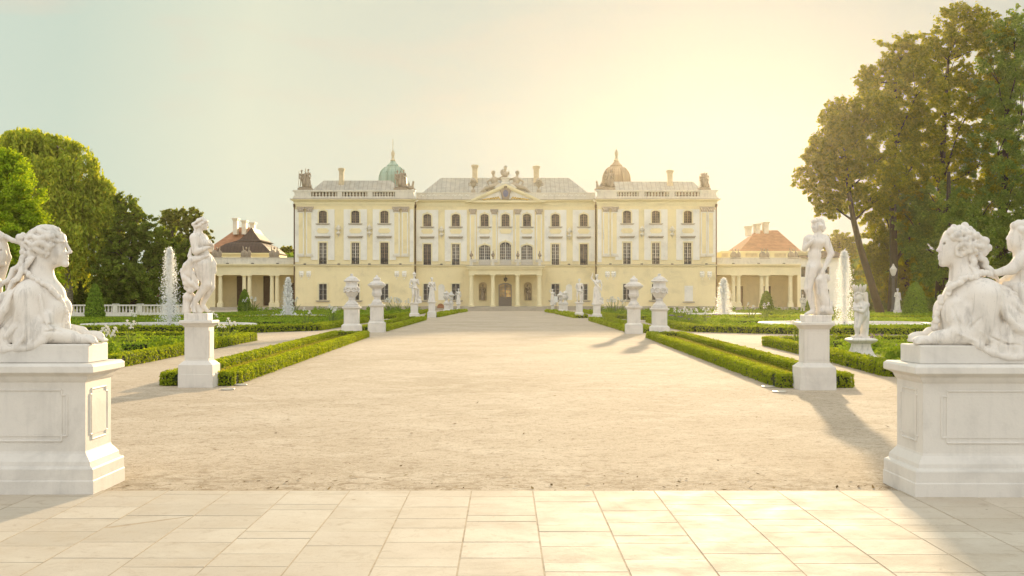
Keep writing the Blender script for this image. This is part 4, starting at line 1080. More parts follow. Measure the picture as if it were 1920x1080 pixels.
# balcony vases
for x, w in zip(pedx, ('outer left', 'inner left', 'inner right', 'outer right')):
    m = MB(); m.lathe([(.02,0),(.13,.0),(.13,.05),(.06,.12),(.05,.2),(.14,.3),(.22,.44),(.24,.56),(.2,.66),(.1,.74),(.12,.78),(.06,.86),(.09,.95),(.05,1.06),(0,1.1)], 14)
    o = m.build('balcony_vase', M['roofstone'], None, True, (x, PY+QY+.12, bzf+.84)); tag(o, f'dark lidded vase on the {w} pedestal of the portico balcony', 'vase', 'balcony vases')

# ------------------------------------------------------------------ rooftop sculpture
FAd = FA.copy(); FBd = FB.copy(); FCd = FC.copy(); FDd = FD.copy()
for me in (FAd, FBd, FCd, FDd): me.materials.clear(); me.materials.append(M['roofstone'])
def roof_group(label, xc, ya, yb, wpx, extra=False):
    r = thing('roof_sculpture', label, 'sculpture', (bx(xc), PY+.3, bz(356.3)), group='sculpture groups on the palace parapet')
    hgt = (yb-ya)/14.118; s = hgt/1.95; w = wpx/14.118
    m = MB(); m.box(-w/2-.1, w/2+.1, -.4, .6, -.02, .28); m.box(-w/2+.1, w/2-.1, -.3, .5, .28, .4); m.build('base', M['roofstone'], r)
    for i, (me, dx, rz, f) in enumerate(((FBd, -w*.27, .5, .93), (FCd, w*.24, -.5, 1.0))):
        o = bpy.data.objects.new('figure', me); COL.objects.link(o); o.parent = r; o.location = (dx, 0, .38); o.rotation_euler = (0,0,rz); o.scale = (s*f*.93,)*3
    m = MB(); m.lathe([(0,0),(.35,.1),(.5,.5),(.42,1.0),(.3,1.3),(.36,1.6),(.2,1.9),(0,2.0)], 9, (0, .25, .35), lobes=3, amp=.15); m.build('drapery_block', M['roofstone'], r, True)
    m = MB(); m.tube([(-w*.5, -.15, .4), (-w*.46, -.2, hgt*.9)], .035, 6); m.build('staff', M['roofstone'], r)
    return r
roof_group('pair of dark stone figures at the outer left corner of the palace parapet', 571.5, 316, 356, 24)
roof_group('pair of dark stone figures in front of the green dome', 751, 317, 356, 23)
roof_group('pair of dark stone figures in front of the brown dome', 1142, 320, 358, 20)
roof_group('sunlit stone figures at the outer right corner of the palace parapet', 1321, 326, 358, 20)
for x, lab in ((768, 'small winged sphinx crouching at the right end of the left parapet'), (1126, 'small winged sphinx crouching at the left end of the right parapet')):
    s = SDF((-.9,-.4,-.05), (.9,.4,1.5), .04); sg = 1 if x < 900 else -1
    s.ell((0,0,.35),(.6,.25,.26)); s.cap((sg*.35,0,.4),(sg*.45,0,.95),.2,.13); s.ell((sg*.48,0,1.1),(.14,.13,.17)); s.cap((sg*.4,-.12,.3),(sg*.75,-.12,.08),.1,.08); s.cap((-sg*.4,0,.5),(-sg*.65,0,1.0),.09,.04)
    for k in range(3): s.cap((0,.1,.5),(-sg*(.15+.15*k),.12,1.2-.15*k),.09,.04)
    s.box((0,0,0),(.8,.3,.05)); o = s.floor(-.04).mesh('roof_sphinx', M['roofstone'], None, (bx(x), PY+.3, za1-.0)); tag(o, lab, 'sculpture', 'small parapet sphinxes')
# pediment crown: bust on a plinth, reclining figures, vases
r = thing('crowning_bust', 'armoured bust with trophies on a plinth at the top of the pediment', 'bust', (bx(947.5), PY+CY, bz(345)))
m = MB(); m.rectlathe(.48, .4, [(.12,0),(.12,.2),(0,.3),(0,.75),(.1,.82),(.1,.95)]); m.prism([(-1.6,-.45),(1.6,-.45),(.9,.1),(-.9,.1)], -.4, .4); m.build('plinth', M['attic'], r)
s = SDF((-.9,-.5,-.1), (.9,.5,2.0), .04); s.ell((0,0,.45),(.42,.3,.4)); s.cap((0,0,.7),(0,0,1.1),.16,.14); s.ell((0,-.05,1.25),(.2,.24,.26)); s.ell((0,.02,1.45),(.25,.27,.16)); s.ell((-.4,.1,.75),(.28,.15,.42)); s.ell((.42,.05,.65),(.16,.2,.28)); s.cap((-.2,.1,.3),(-.75,.1,.02),.13,.1); s.ell((0,.05,1.6),(.1,.2,.1)); s.cap((0,-.28,1.24),(0,-.3,1.18),.03,.04,.02)
s.mesh('bust', M['sculpt_mid'], r, (0,0,.92))
def recliner(sg, label):
    s = SDF((-3.0,-.6,-2.0), (3.0,.7,2.3), .05)
    # torso upright nearest the bust, legs along the sloping cornice
    s.ell((sg*-1.15,0,1.62),(.22,.22,.28)); s.cap((sg*-1.15,0,1.4),(sg*-1.1,0,1.15),.12,.14); s.ell((sg*-1.05,0,.75),(.36,.28,.45)); s.ell((sg*-.85,0,.25),(.45,.32,.35))
    s.cap((sg*-1.2,-.1,1.0),(sg*-1.75,-.15,.6),.15,.11); s.cap((sg*-1.75,-.15,.6),(sg*-1.5,-.25,.0),.1,.08); s.cap((sg*-.85,.0,1.0),(sg*.0,.1,.75),.14,.1); s.cap((sg*.0,.1,.75),(sg*.35,.1,.7),.1,.09)
    s.cap((sg*-.9,-.15,.2),(sg*-1.9,-.2,-.1),.26,.19); s.cap((sg*-1.9,-.2,-.1),(sg*-2.6,-.2,-.75),.18,.1); s.cap((sg*-.9,.15,.15),(sg*-1.6,.1,-.35),.26,.2); s.cap((sg*-1.6,.1,-.35),(sg*-2.5,.1,-1.0),.18,.1)
    for k in range(7): s.ell((sg*(-2.5+.3*k), .1*sin(k*3), -.85+.16*k+.12*sin(k*2.1)), (.28,.22,.22), .06)
    for k in range(5): s.ell((sg*(-.2+.14*k), .1, .05+.12*sin(k*2.6)), (.24,.22,.24), .06)
    o = s.mesh('reclining_statue', M['sculpt_mid'], None, (bx(947.5)+sg*-.1, PY+CY+.1, bz(343.5)-.42)); o.scale = (1.32, 1.1, 1.2); tag(o, label, 'statue', 'reclining pediment figures'); return o
recliner(1, 'grey reclining figure on the left slope of the pediment'); recliner(-1, 'grey reclining figure on the right slope of the pediment')
for x, w in ((887, 'left'), (1010.5, 'right')):
    r = thing('parapet_vase', f'flower topped stone vase on the attic {w} of the pediment', 'vase', (bx(x), PY+CY-.0, bz(360)), group='attic vases')
    m = MB(); m.box(-.28, .28, -.28, .28, 0, .4); m.lathe([(.2,.4),(.12,.5),(.1,.65),(.22,.8),(.36,1.0),(.42,1.3),(.5,1.42),(.36,1.46)], 16); m.build('bowl', M['sculpt_mid'], r)
    m = MB()
    for k in range(14): a = k*2.4; m.lathe([(0,0),(.14,.08),(.16,.2),(.08,.32),(0,.34)], 7, (.3*sqrt(k/14)*cos(a), .3*sqrt(k/14)*sin(a), 1.38+.28*(1-k/14)))
    for s_ in (-1, 1): m.tube([(s_*.42,0,1.2),(s_*.66,0,1.35),(s_*.6,0,1.0),(s_*.36,0,.95)], .06, 6)
    m.build('stone_flowers', M['sculpt_mid'], r, True)
# parapet trophies of the wings
def trophy_roof(x, y, D, h, label):
    s = SDF((-1.0,-.4,-.05), (1.0,.4,h+.3), .05)
    for k in range(4): s.ell((-.45+.3*k, 0, h*.3+.15*sin(k*2.2)), (.26,.2,h*.32), .05)
    s.cap((-.3,0,h*.4),(-.42,0,h),.1,.06); s.cap((.3,0,h*.4),(.42,0,h*.95),.1,.06); s.ell((0,0,h*.85),(.13,.13,.18)); s.box((0,0,.02),(.75,.3,.08))
    o = s.floor(-.04).mesh('roof_trophy', M['roofstone'], None, (PX(x, D), D+.1, PZ(y, D))); tag(o, label, 'sculpture', 'stone trophies on the wing parapets')
for x, w in ((406, 'left'), (461, 'middle'), (514, 'right')): trophy_roof(x, 483, WY, 1.5, f'dark stone trophy, {w} one of three on the left wing parapet')
for x, w in ((1379.5, 'left'), (1433.5, 'middle'), (1487, 'right')): trophy_roof(x, 485, WY, 1.4, f'sunlit stone trophy, {w} one of three on the right wing parapet')
# ------------------------------------------------------------------ the four large foreground sculptures
class Z:
    """turns measurements on an enlarged view into local metres about a reference point"""
    def __init__(s, ox, oy, k, D, rx, ry): s.ox, s.oy, s.k, s.D = ox, oy, k, D; s.u = D/FPX/k; s.rx, s.ry = rx, ry
    def p(s, x, y, d=0): return ((x-s.rx)*s.u, d*s.u, (s.ry-y)*s.u)
    def r(s, v): return v*s.u
    def world(s, z): return (PX(s.ox + s.rx/s.k, s.D), s.D, z)
class Sculpt(SDF):
    def setz(s, z): s.z = z; return s
    def c(s, a, b, ra, rb, k=12): return s.cap(s.z.p(*a), s.z.p(*b), s.z.r(ra), s.z.r(rb), s.z.r(k))
    def e(s, c, r, k=15, tilt=0, sub=False):
        rr = r if hasattr(r, '__len__') else (r, r, r)
        return s.ell(s.z.p(*c), (s.z.r(rr[0]), s.z.r(rr[2]), s.z.r(rr[1])), s.z.r(k), tilt, sub)      # r = (width, height, depth)
    def t(s, pts, rad, k=10): return s.tube([s.z.p(*q) for q in pts], [s.z.r(v) for v in rad] if hasattr(rad, '__len__') else s.z.r(rad), s.z.r(k))
    def bumps(s, pts, n, r, k=8, jit=6, seed=1):
        q = random.Random(seed); pts = [np.array(p, float) for p in pts]; L = len(pts)-1
        for i in range(n):
            t = i/(n-1)*L; j = min(int(t), L-1); p = pts[j] + (pts[j+1]-pts[j])*(t-j)
            p = p + np.array([q.uniform(-jit,jit), q.uniform(-jit,jit), q.uniform(-jit,jit)])
            s.e(tuple(p), r*q.uniform(.75,1.2), k)
        return s
    def fold(s, pts, rad, off=.25, k=6):
        """raised fold lying on the front surface; pts are (x,y) on the enlarged view"""
        q = []
        for (x, y), r in zip(pts, rad):
            lx, _, lz = s.z.p(x, y); dd = s.depth(lx, lz)
            if dd is not None: q.append(((lx, dd + s.z.r(r)*off, lz), s.z.r(r)))
        for (p, r0), (p2, r1) in zip(q[:-1], q[1:]): s.cap(p, p2, r0, r1, s.z.r(k))
        return s
    def crease(s, pts, rad, off=-.35, k=8):
        q = []
        for (x, y), r in zip(pts, rad):
            lx, _, lz = s.z.p(x, y); dd = s.depth(lx, lz)
            if dd is not None: q.append(((lx, dd + s.z.r(r)*off, lz), s.z.r(r)))
        for (p, r0), (p2, r1) in zip(q[:-1], q[1:]): s.cap(p, p2, r0, r1, s.z.r(k), True)
        return s
def combed(h, c, r, front, back, n, sg, rad=19, seed=0):
    """waved locks combed round a skull ellipsoid c, r (zoom units) from the brow to the nape"""
    for i in range(n):
        th = R(-150 + 300*i/(n-1)); a = abs(math.degrees(th)); x0 = front - sg*85*max(0, (a-55)/95); P_ = []; W = []
        for j in range(11):
            t = j/10; x = x0 + (back-x0)*t; rho = sqrt(max(.06, 1-((x-c[0])/(r[0]*1.06))**2)); th2 = th*(1-.10*t) + .13*sin(j*1.15+i*1.7+seed)
            P_.append((x, c[1]-r[1]*1.02*rho*cos(th2), r[2]*1.02*rho*sin(th2))); W.append(rad*(.62+.5*sin(pi*min(1, .12+t))))
        h.t(P_, W, 2.5)
def wave(a, b, n, amp, ph=0, amp2=0):
    """wavy lock from a to b"""
    a = np.array(a, float); b = np.array(b, float); d = b-a; nx = np.array([-d[1], d[0], 0]); nx = nx/(np.linalg.norm(nx)+1e-6)
    return [tuple(a + d*i/(n-1) + nx*amp*sin(ph + i*1.9) + np.array([0,0,amp2*cos(ph+i*1.5)])) for i in range(n)]

def sphinx_pedestal(label, X0, X1, yf, face_cut):
    """long moulded pedestal with sunk panels; X0..X1 plinth extent, yf = front of plinth"""
    r = thing('sphinx_pedestal', label, 'pedestal', ((X0+X1)/2, yf+.46, 0), group='sphinx pedestals')
    hx_, hy_ = (X1-X0)/2-.1, .36
    m = MB(); m.rectlathe(hx_, hy_, [(.10,0),(.10,.125),(.094,.13),(.094,.225)]); m.build('plinth', M['pedestal'], r, bevel=.006)
    m = MB(); m.rectlathe(hx_, hy_, [(.093,.225),(.086,.236),(.06,.25),(.056,.285),(.046,.30),(.02,.335),(.006,.35),(.0,.37)]); m.build('base_moulding', M['pedestal'], r)
    m = MB(); m.rectlathe(hx_, hy_, [(0,.365),(0,.99)])
    def framed(u0, u1, z0, z1, put):     # moulded frame with re-entrant corners standing 14 mm proud
        n = .045; pts = [(u0+n,z0),(u1-n,z0),(u1-n,z0+n),(u1,z0+n),(u1,z1-n),(u1-n,z1-n),(u1-n,z1),(u0+n,z1),(u0+n,z1-n),(u0,z1-n),(u0,z0+n),(u0+n,z0+n)]
        for i in range(12):
            a, b = pts[i], pts[(i+1) % 12]; put(a, b)
    def front(a, b): m.tube([(a[0], -hy_, a[1]), (b[0], -hy_, b[1])], .011, 6)
    def side(sg):
        return lambda a, b: m.tube([(sg*hx_, a[0], a[1]), (sg*hx_, b[0], b[1])], .011, 6)
    framed(-hx_+.16, hx_-.16, .46, .90, front)
    for sg in (-1, 1): framed(-hy_+.12, hy_-.12, .46, .90, side(sg))
    m.box(-hx_+.20, hx_-.20, -hy_-.006, -hy_+.02, .50, .86)
    for sg in (-1, 1): m.box(sg*hx_-.02*sg, sg*(hx_+.006), -hy_+.16, hy_-.16, .50, .86)
    m.build('die', M['pedestal'], r)
    m = MB(); m.rectlathe(hx_, hy_, [(.0,.965),(.016,.985),(.024,1.0),(.03,1.02),(.06,1.038),(.092,1.05),(.098,1.056),(.098,1.108),(.09,1.116),(.075,1.13)]); m.build('cap', M['pedestal'], r, bevel=.004)
    return r
LP = sphinx_pedestal('long white moulded pedestal under the woman headed sphinx on the left', -6.3, -3.53, 10.97, 0)
RP = sphinx_pedestal('long white moulded pedestal under the woman headed sphinx on the right', 3.465, 6.3, 10.82, 0)


def sphinx_left():
    z = Z(0, 400, 3.6, 11.42, 200, 880); s = Sculpt((-1.05,-.34,-.30), (.78,.36,1.08), .0075).setz(z)
    # head, turned in profile to the right
    s.e((300,205,0),(122,104,94)); s.e((372,250,0),(70,105,70),25); s.e((372,310,0),(72,56,56),25)
    s.e((425,172,0),(18,34,52),18); s.c((437,190,0),(474,262,0),9,12,10); s.e((474,266,0),(14,11,13),8); s.e((458,272,-13),11,6); s.e((458,272,13),11,6)
    s.e((424,196,-34),(24,8,20),8); s.e((424,196,34),(24,8,20),8)
    s.e((436,222,-30),(15,13,15),9,0,True); s.e((436,222,30),(15,13,15),9,0,True)
    s.e((421,222,-31),(14,11,13),4); s.e((421,222,31),(14,11,13),4); s.c((412,212,-44),(436,213,-27),4,4,3); s.c((412,231,-42),(432,231,-28),3,3,3)
    s.e((405,276,-40),(34,32,26),18); s.e((405,276,40),(34,32,26),18)
    s.e((424,302,0),(32,40,34),16); s.e((452,296,0),(14,8,19),6); s.e((450,316,0),(14,9,17),6); s.c((455,306,-14),(455,306,14),2,2,2)
    s.e((451,331,0),(8,6,16),8,0,True); s.e((440,346,0),(25,22,28),16)
    s.e((322,262,-72),(18,28,10),8)
    # neck and bust
    s.c((290,330,0),(262,470,0),76,84,28); s.c((262,440,0),(330,560,0),86,110,40)
    s.e((265,640,0),(160,200,150),40); s.e((235,535,-95),(92,84,78),35); s.e((285,530,95),(88,80,75),35)
    s.e((392,655,-62),(70,90,70),22); s.e((398,652,62),(66,88,68),22); s.e((385,760,0),(80,90,110),40); s.c((420,700,0),(445,800,0),42,34,25)
    # forelegs and paws
    s.c((215,570,-118),(255,770,-128),84,76,35); s.c((262,800,-125),(540,838,-120),74,45,25); s.e((615,850,-118),(72,36,50),18)
    for i, d in enumerate((-152,-130,-108,-86)): s.c((625,842,d),(688-abs(i-1.4)*6,868,d),17,13,6)
    s.c((300,800,110),(510,815,112),74,48,25); s.e((590,838,112),(80,40,52),18)
    for d in (80,102,124,146): s.c((600,832,d),(672,864,d),17,13,6)
    # lion body and cloak
    s.e((20,760,0),(330,185,165),50); s.e((-120,800,-70),(220,120,110),40); s.c((140,600,-60),(-120,720,-60),84,105,40)
    hem = [(-220,925,-190),(-60,940,-195),(60,928,-196),(150,912,-196),(250,912,-200),(320,886,-196),(362,850,-186),(412,795,-166)]
    s.t(hem, [15,15,15,14,14,14,13,12], 14)
    for a in range(len(hem)-1):
        p, q = np.array(hem[a], float), np.array(hem[a+1], float); m_ = (p+q)/2
        s.c(tuple(m_+np.array([0,-10,8])), (m_[0]-20, m_[1]-120, m_[2]+46), 32, 40, 30)
    s.e((250,820,-135),(140,80,60),35)
    for i in range(6):
        x0 = 130-26*i; s.t([(x0+20,520+8*i,-140),(x0-20,640+20*i,-168),(x0-90,760+24*i,-180),(x0-170,880+10*i,-186)], [12,24,27,20], 7)
    s.t([(325,560,-150),(338,660,-150),(350,740,-150),(400,790,-150)], [11,16,17,13], 5)
    # block under the sculpture is a separate part
    for f_, w_ in (([(150,470),(135,560),(95,660),(30,760),(-60,850)],[12,20,24,22,14]), ([(110,510),(70,600),(10,680),(-80,740)],[12,20,22,14]), ([(60,560),(0,620),(-90,660)],[12,18,14]),
                   ([(180,640),(160,740),(110,830),(60,900)],[8,16,20,14]), ([(260,760),(240,830),(200,890)],[8,14,12]), ([(330,790),(310,840),(270,880)],[8,12,9])): s.fold(f_, w_)
    for f_, w_ in (([(165,500),(150,600),(120,690),(50,800)],[7,10,11,8]), ([(322,560),(335,660),(352,740),(392,778)],[7,9,10,7]), ([(95,560),(45,650),(-40,730)],[7,9,7]), ([(205,690),(180,780),(140,850)],[5,8,7]), ([(375,800),(430,790),(470,800)],[5,7,5]), ([(360,742),(400,752),(450,742)],[5,6,4])): s.crease(f_, w_)
    # the cloak hangs a hand's breadth over the block; cut everything inside the block
    r = thing('sphinx_statue', 'white stone sphinx with braided hair and head in profile, lying on the left pedestal', 'statue', z.world(1.294), group='garden sphinxes')
    s.mesh('body', M['marble'], r)
    h = Sculpt((-1.05,-.34,-.05), (.62,.34,1.10), .0058).setz(z)
    # hair: waves combed back from the brow, roll over the ear, knot, locks down the back
    combed(h, (300,205,0), (122,104,94), 424, 190, 13, 1, 20)
    for sg in (-1, 1):
        h.t([(345,240,sg*84),(352,280,sg*80),(335,305,sg*78)], [10,13,8], 5)
        h.bumps([(385,150,sg*70),(372,200,sg*84),(345,255,sg*88)], 6, 17, 3, 5, 3)
    h.bumps([(392,112,-20),(360,100,0),(330,104,10),(385,110,25)], 9, 16, 3, 5, 5)
    h.bumps([(170,150,-10),(150,175,-20),(165,215,-20),(180,240,-15),(160,190,15)], 18, 22, 3.5, 12, 8)
    h.bumps([(175,270,-50),(235,285,-70),(190,295,-30),(200,300,40)], 14, 20, 3.5, 8, 9)
    h.t([(160,185,0),(120,195,-5),(85,185,-10),(40,160,-10)], [20,16,15,17], 6); h.bumps([(150,182,0),(100,192,-8),(60,172,-10)], 12, 14, 5, 4, 11)
    for i in range(6):
        d = -84 + 34*i; a = wave((205-4*(i%3), 285, d*.7), (45+18*(i%4), 505+12*(i%3), d*.9-18), 9, 13, i*1.3, 8); h.t(a, [17,20,21,22,21,20,19,16,10], 4)
    for i in range(3):
        a = wave((235+8*i, 300, -72-4*i), (150-25*i, 470+30*i, -132-6*i), 8, 9, i*2, 5); h.t(a, [12,15,16,16,16,15,13,9], 7)
    # garland / plait over shoulder and breast
    h.bumps([(215,400,-98),(255,440,-104),(320,470,-112),(385,515,-104),(430,570,-86),(455,630,-60),(462,690,-40),(455,745,-30)], 44, 17, 3, 7, 13)
    h.mesh('hair', M['marble'], r)
    # block
    m = MB(); m.rectlathe(1.1, .275, [(0,-.162),(0,-.01),(-.006,0)]); o = m.build('base_block', M['pedestal'], r, bevel=.006); o.location.x = -3.628 - 1.1 - r.location.x
    # child on the back, head at the edge of the picture
    c = Sculpt((-1.12,-.25,.10), (-.10,.25,1.02), .0095).setz(z)
    c.e((-10,260,0),(82,100,74)); c.e((22,300,0),(55,62,52),20); c.c((62,255,0),(74,285,0),8,11,8); c.e((62,318,0),(12,7,15),5); c.e((56,345,0),(20,16,22),10); c.e((48,255,-34),(12,10,12),6,0,True); c.e((40,256,-34),(11,9,10),4)
    c.bumps([(60,170,-20),(20,150,-30),(-40,160,-40),(-90,210,-30),(-90,280,-30)], 22, 27, 8, 12, 4); c.bumps([(50,165,20),(0,150,30),(-70,190,40)], 12, 27, 8, 10, 6); c.bumps([(10,190,-66),(-40,230,-70),(-60,290,-60)], 12, 24, 8, 8, 7)
    c.c((-10,355,0),(-20,400,0),40,46); c.e((-30,510,0),(78,120,80),25); c.e((-40,640,0),(95,95,90),25)
    c.c((15,430,-70),(60,330,-70),34,26) if False else None
    c.c((-10,430,-60),(10,470,-92),36,30); c.c((10,430,66),(60,300,60),34,26); c.c((60,300,60),(60,215,25),25,19); c.e((52,190,8),(22,24,20),8)
    for i in range(4): c.c((48,185-0*i,-6+9*i),(84,178+3*i,-4+8*i),8,7,4)
    c.c((10,470,-92),(-5,560,-70),28,20); c.e((-5,575,-62),(22,26,18),8)
    c.c((-20,690,-60),(40,640,-100),48,40); c.c((40,640,-100),(20,760,-130),38,26)
    c.mesh('child_figure', M['marble'], r).location.x = -.045
    return r
sphinx_left()

def sphinx_right():
    z = Z(1660, 400, 3.6, 11.27, 600, 892); s = Sculpt((-.66,-.38,-.32), (1.05,.36,1.08), .0075).setz(z)
    s.e((515,215,0),(108,104,92)); s.e((428,245,0),(62,108,68),22); s.e((430,312,0),(66,56,54),22)
    s.e((416,162,0),(20,40,52),18); s.c((400,182,0),(360,252,0),9,12,10); s.e((356,258,0),(14,11,13),8); s.e((372,264,-13),11,6); s.e((372,264,13),11,6)
    s.e((408,190,-34),(24,8,20),8); s.e((408,190,34),(24,8,20),8)
    s.e((396,216,-30),(15,13,15),9,0,True); s.e((396,216,30),(15,13,15),9,0,True)
    s.e((411,216,-31),(14,11,13),4); s.e((411,216,31),(14,11,13),4); s.c((420,206,-44),(396,207,-27),4,4,3); s.c((420,225,-42),(400,225,-28),3,3,3)
    s.e((428,280,-40),(34,34,26),18); s.e((428,280,40),(34,34,26),18)
    s.e((396,300,0),(32,40,34),16); s.e((368,294,0),(15,8,19),6); s.e((369,315,0),(15,9,17),6); s.c((362,304,-14),(362,304,14),2,2,2)
    s.e((370,332,0),(8,6,16),8,0,True); s.e((388,348,0),(26,22,30),16)
    s.c((505,330,0),(535,470,0),72,84,28); s.c((540,450,0),(540,560,0),100,150,40)
    s.e((560,650,0),(165,200,155),40); s.e((620,560,-92),(112,116,85),35); s.e((580,550,95),(100,100,78),35)
    s.e((425,670,-62),(80,96,72),22); s.e((420,665,62),(76,92,70),22); s.e((440,770,0),(90,90,115),40); s.c((395,720,0),(365,800,0),42,34,25)
    s.c((620,570,-130),(590,770,-142),108,92,35); s.c((580,820,-138),(300,848,-128),84,50,25); s.e((215,862,-124),(70,34,50),18)
    for i, d in enumerate((-158,-136,-114,-92)): s.c((205,854,d),(160+abs(i-1.4)*6,878,d),17,13,6)
    s.c((540,800,112),(340,825,112),74,48,25); s.e((270,846,112),(80,38,52),18)
    for d in (80,102,124,146): s.c((260,840,d),(205,868,d),17,13,6)
    s.e((930,770,0),(340,190,165),50); s.c((690,600,-40),(980,690,-40),130,120,50); s.e((1080,800,-70),(220,130,110),40)
    hem = [(385,798,-170),(450,826,-186),(520,872,-200),(600,925,-208),(700,962,-212),(790,975,-212),(870,962,-208),(940,925,-202),(1050,915,-196),(1200,930,-196)]
    s.t(hem, [12,13,14,14,15,15,15,15,15,14], 14)
    for a in range(len(hem)-1):
        p, q = np.array(hem[a], float), np.array(hem[a+1], float); m_ = (p+q)/2
        s.c(tuple(m_+np.array([0,-8,8])), (m_[0]+15, m_[1]-95, m_[2]+40), 30, 42, 30); s.c((m_[0]+15, m_[1]-95, m_[2]+40), (m_[0]+25, m_[1]-190, m_[2]+70), 42, 50, 30)
    for i in range(5): s.t([(690+34*i,520+22*i,-120),(725+44*i,640+24*i,-160),(800+56*i,770+16*i,-186),(880+70*i,830+18*i,-196)], [14,27,30,22], 7)
    s.t([(520,600,-150),(505,690,-158),(480,760,-160)], [9,12,9], 10); s.t([(560,715,-168),(510,770,-165),(470,790,-160)], [10,13,10], 10)
    s.t([(400,640,-120),(420,720,-128),(445,765,-132)], [6,9,7], 8); s.t([(370,650,-100),(380,730,-112),(400,775,-118)], [6,9,7], 8)
    for f_, w_ in (([(700,520),(715,620),(750,705),(830,780),(940,822)],[12,20,26,26,20]), ([(780,540),(830,640),(900,710),(1000,760)],[12,20,24,16]), ([(850,560),(930,640),(1020,690)],[12,20,16]),
                   ([(640,470),(690,500),(760,530),(860,560)],[8,14,14,10]), ([(560,800),(620,850),(700,890),(790,905)],[8,14,16,12]), ([(420,815),(500,850),(580,890)],[8,12,10])): s.fold(f_, w_)
    for f_, w_ in (([(735,560),(760,660),(810,735),(900,785)],[6,10,11,8]), ([(520,590),(508,690),(482,765)],[6,10,7]), ([(560,712),(520,755),(490,782)],[5,8,6]), ([(400,640),(412,700),(440,755)],[4,6,4]), ([(640,840),(720,880),(820,890)],[5,8,6]), ([(300,868),(300,890),(300,900)],[4,5,5]), ([(345,868),(345,900),(345,905)],[4,5,5])): s.crease(f_, w_)
    r = thing('sphinx_statue', 'white stone sphinx with wreathed hair and knot at the nape, lying on the right pedestal', 'statue', z.world(1.289), group='garden sphinxes')
    s.mesh('body', M['marble'], r)
    h = Sculpt((-.66,-.34,-.05), (.45,.34,1.10), .0058).setz(z)
    combed(h, (515,215,0), (108,104,92), 420, 622, 13, -1, 19, 2)
    h.bumps([(425,140,-40),(455,112,-25),(500,112,-10),(545,100,0),(590,140,-10),(625,180,-10)], 28, 22, 3.5, 10, 3)
    h.bumps([(440,180,-70),(480,150,-80),(540,140,-82),(590,165,-72)], 18, 22, 3.5, 9, 4); h.bumps([(440,180,70),(480,150,80),(540,140,82),(590,165,72)], 16, 22, 3.5, 9, 5)
    for sg in (-1, 1):
        for i in range(3):        # spiral of curls over the ear
            rr = 50-16*i; h.bumps([(548+rr*cos(a), 232+rr*.8*sin(a), sg*(92+4*i)) for a in [k*.9 for k in range(8)]], 8-i, 15, 2.5, 3, 20+i)
        h.t([(452,250,sg*78),(460,290,sg*76),(490,305,sg*74)], [10,12,8], 5)
    h.bumps([(652,178,0),(672,205,-10),(678,250,-5),(650,285,0),(632,240,-20),(650,220,30)], 26, 24, 3.5, 12, 8); h.e((652,230,0),(34,55,40),12)
    for i in range(7):
        d = -66 + 22*i; a = wave((565+8*(i%3), 300, d), (560+22*i, 425+6*(i%3), d*1.1-20), 8, 9, i*1.4, 6); h.t(a, [17,19,20,20,19,18,16,12], 4)
    for i in range(4):
        a = wave((625, 290+10*i, -40+22*i), (705+22*i, 440+10*i, -70+26*i), 9, 10, i*1.7, 6); h.t(a, [18,20,20,20,19,18,16,13,9], 4)
    h.bumps([(600,420,-100),(560,440,-112),(500,445,-118),(450,480,-112),(405,515,-100),(395,555,-92)], 34, 18, 3, 8, 13); h.bumps([(405,490,-80),(395,500,-60)], 6, 18, 3, 8, 15)
    h.bumps([(355,575,-80),(345,620,-74),(330,680,-66),(318,730,-60),(310,790,-56)], 30, 19, 3, 9, 14); h.bumps([(590,400,-104),(640,415,-96),(690,420,-70)], 12, 17, 3, 6, 17)
    h.mesh('hair', M['marble'], r)
    m = MB(); m.rectlathe(1.1, .275, [(0,-.158),(0,-.01),(-.006,0)]); o = m.build('base_block', M['pedestal'], r, bevel=.006); o.location.x = 3.566 + 1.1 - r.location.x
    c = Sculpt((.05,-.30,-.02), (1.12,.30,1.12), .0095).setz(z)
    c.e((905,170,0),(72,84,66)); c.e((872,205,0),(48,60,52),18); c.c((832,158,0),(822,180,0),7,11,8); c.e((832,203,0),(12,7,15),5); c.e((831,219,0),(12,8,13),5); c.e((850,245,0),(24,20,24),10); c.e((846,165,-32),(12,10,12),6,0,True); c.e((853,166,-32),(11,9,10),4); c.e((870,215,-34),(24,24,20),10)
    c.bumps([(870,100,-20),(920,85,-30),(965,110,-40),(985,170,-40),(975,230,-40)], 24, 27, 8, 12, 4); c.bumps([(880,95,20),(940,90,30),(985,160,40)], 14, 27, 8, 10, 6); c.bumps([(890,120,-56),(930,140,-66),(945,200,-62),(915,240,-50)], 14, 24, 8, 8, 7)
    c.c((900,250,0),(915,300,0),42,52); c.e((960,420,0),(92,140,84),25); c.e((980,540,0),(100,95,95),25)
    c.c((905,310,-62),(830,385,-66),48,38); c.c((830,385,-66),(730,412,-58),37,24); c.e((700,405,-52),(30,22,24),10)
    for i in range(4): c.c((690,398+4*i,-60+8*i),(652,388+9*i,-62+9*i),9,7,4)
    c.c((700,390,-42),(672,372,-46),8,6,4)
    c.c((930,320,66),(880,430,74),42,30); c.c((880,430,74),(800,470,60),28,20)
    c.c((960,560,-70),(860,520,-110),60,44); c.c((860,520,-110),(900,640,-150),42,30)
    c.bumps([(805,495,-20),(840,500,-50),(880,510,-50),(860,480,-20),(880,450,-20)], 20, 26, 8, 10, 9)
    c.mesh('child_figure', M['marble'], r)
sphinx_right()

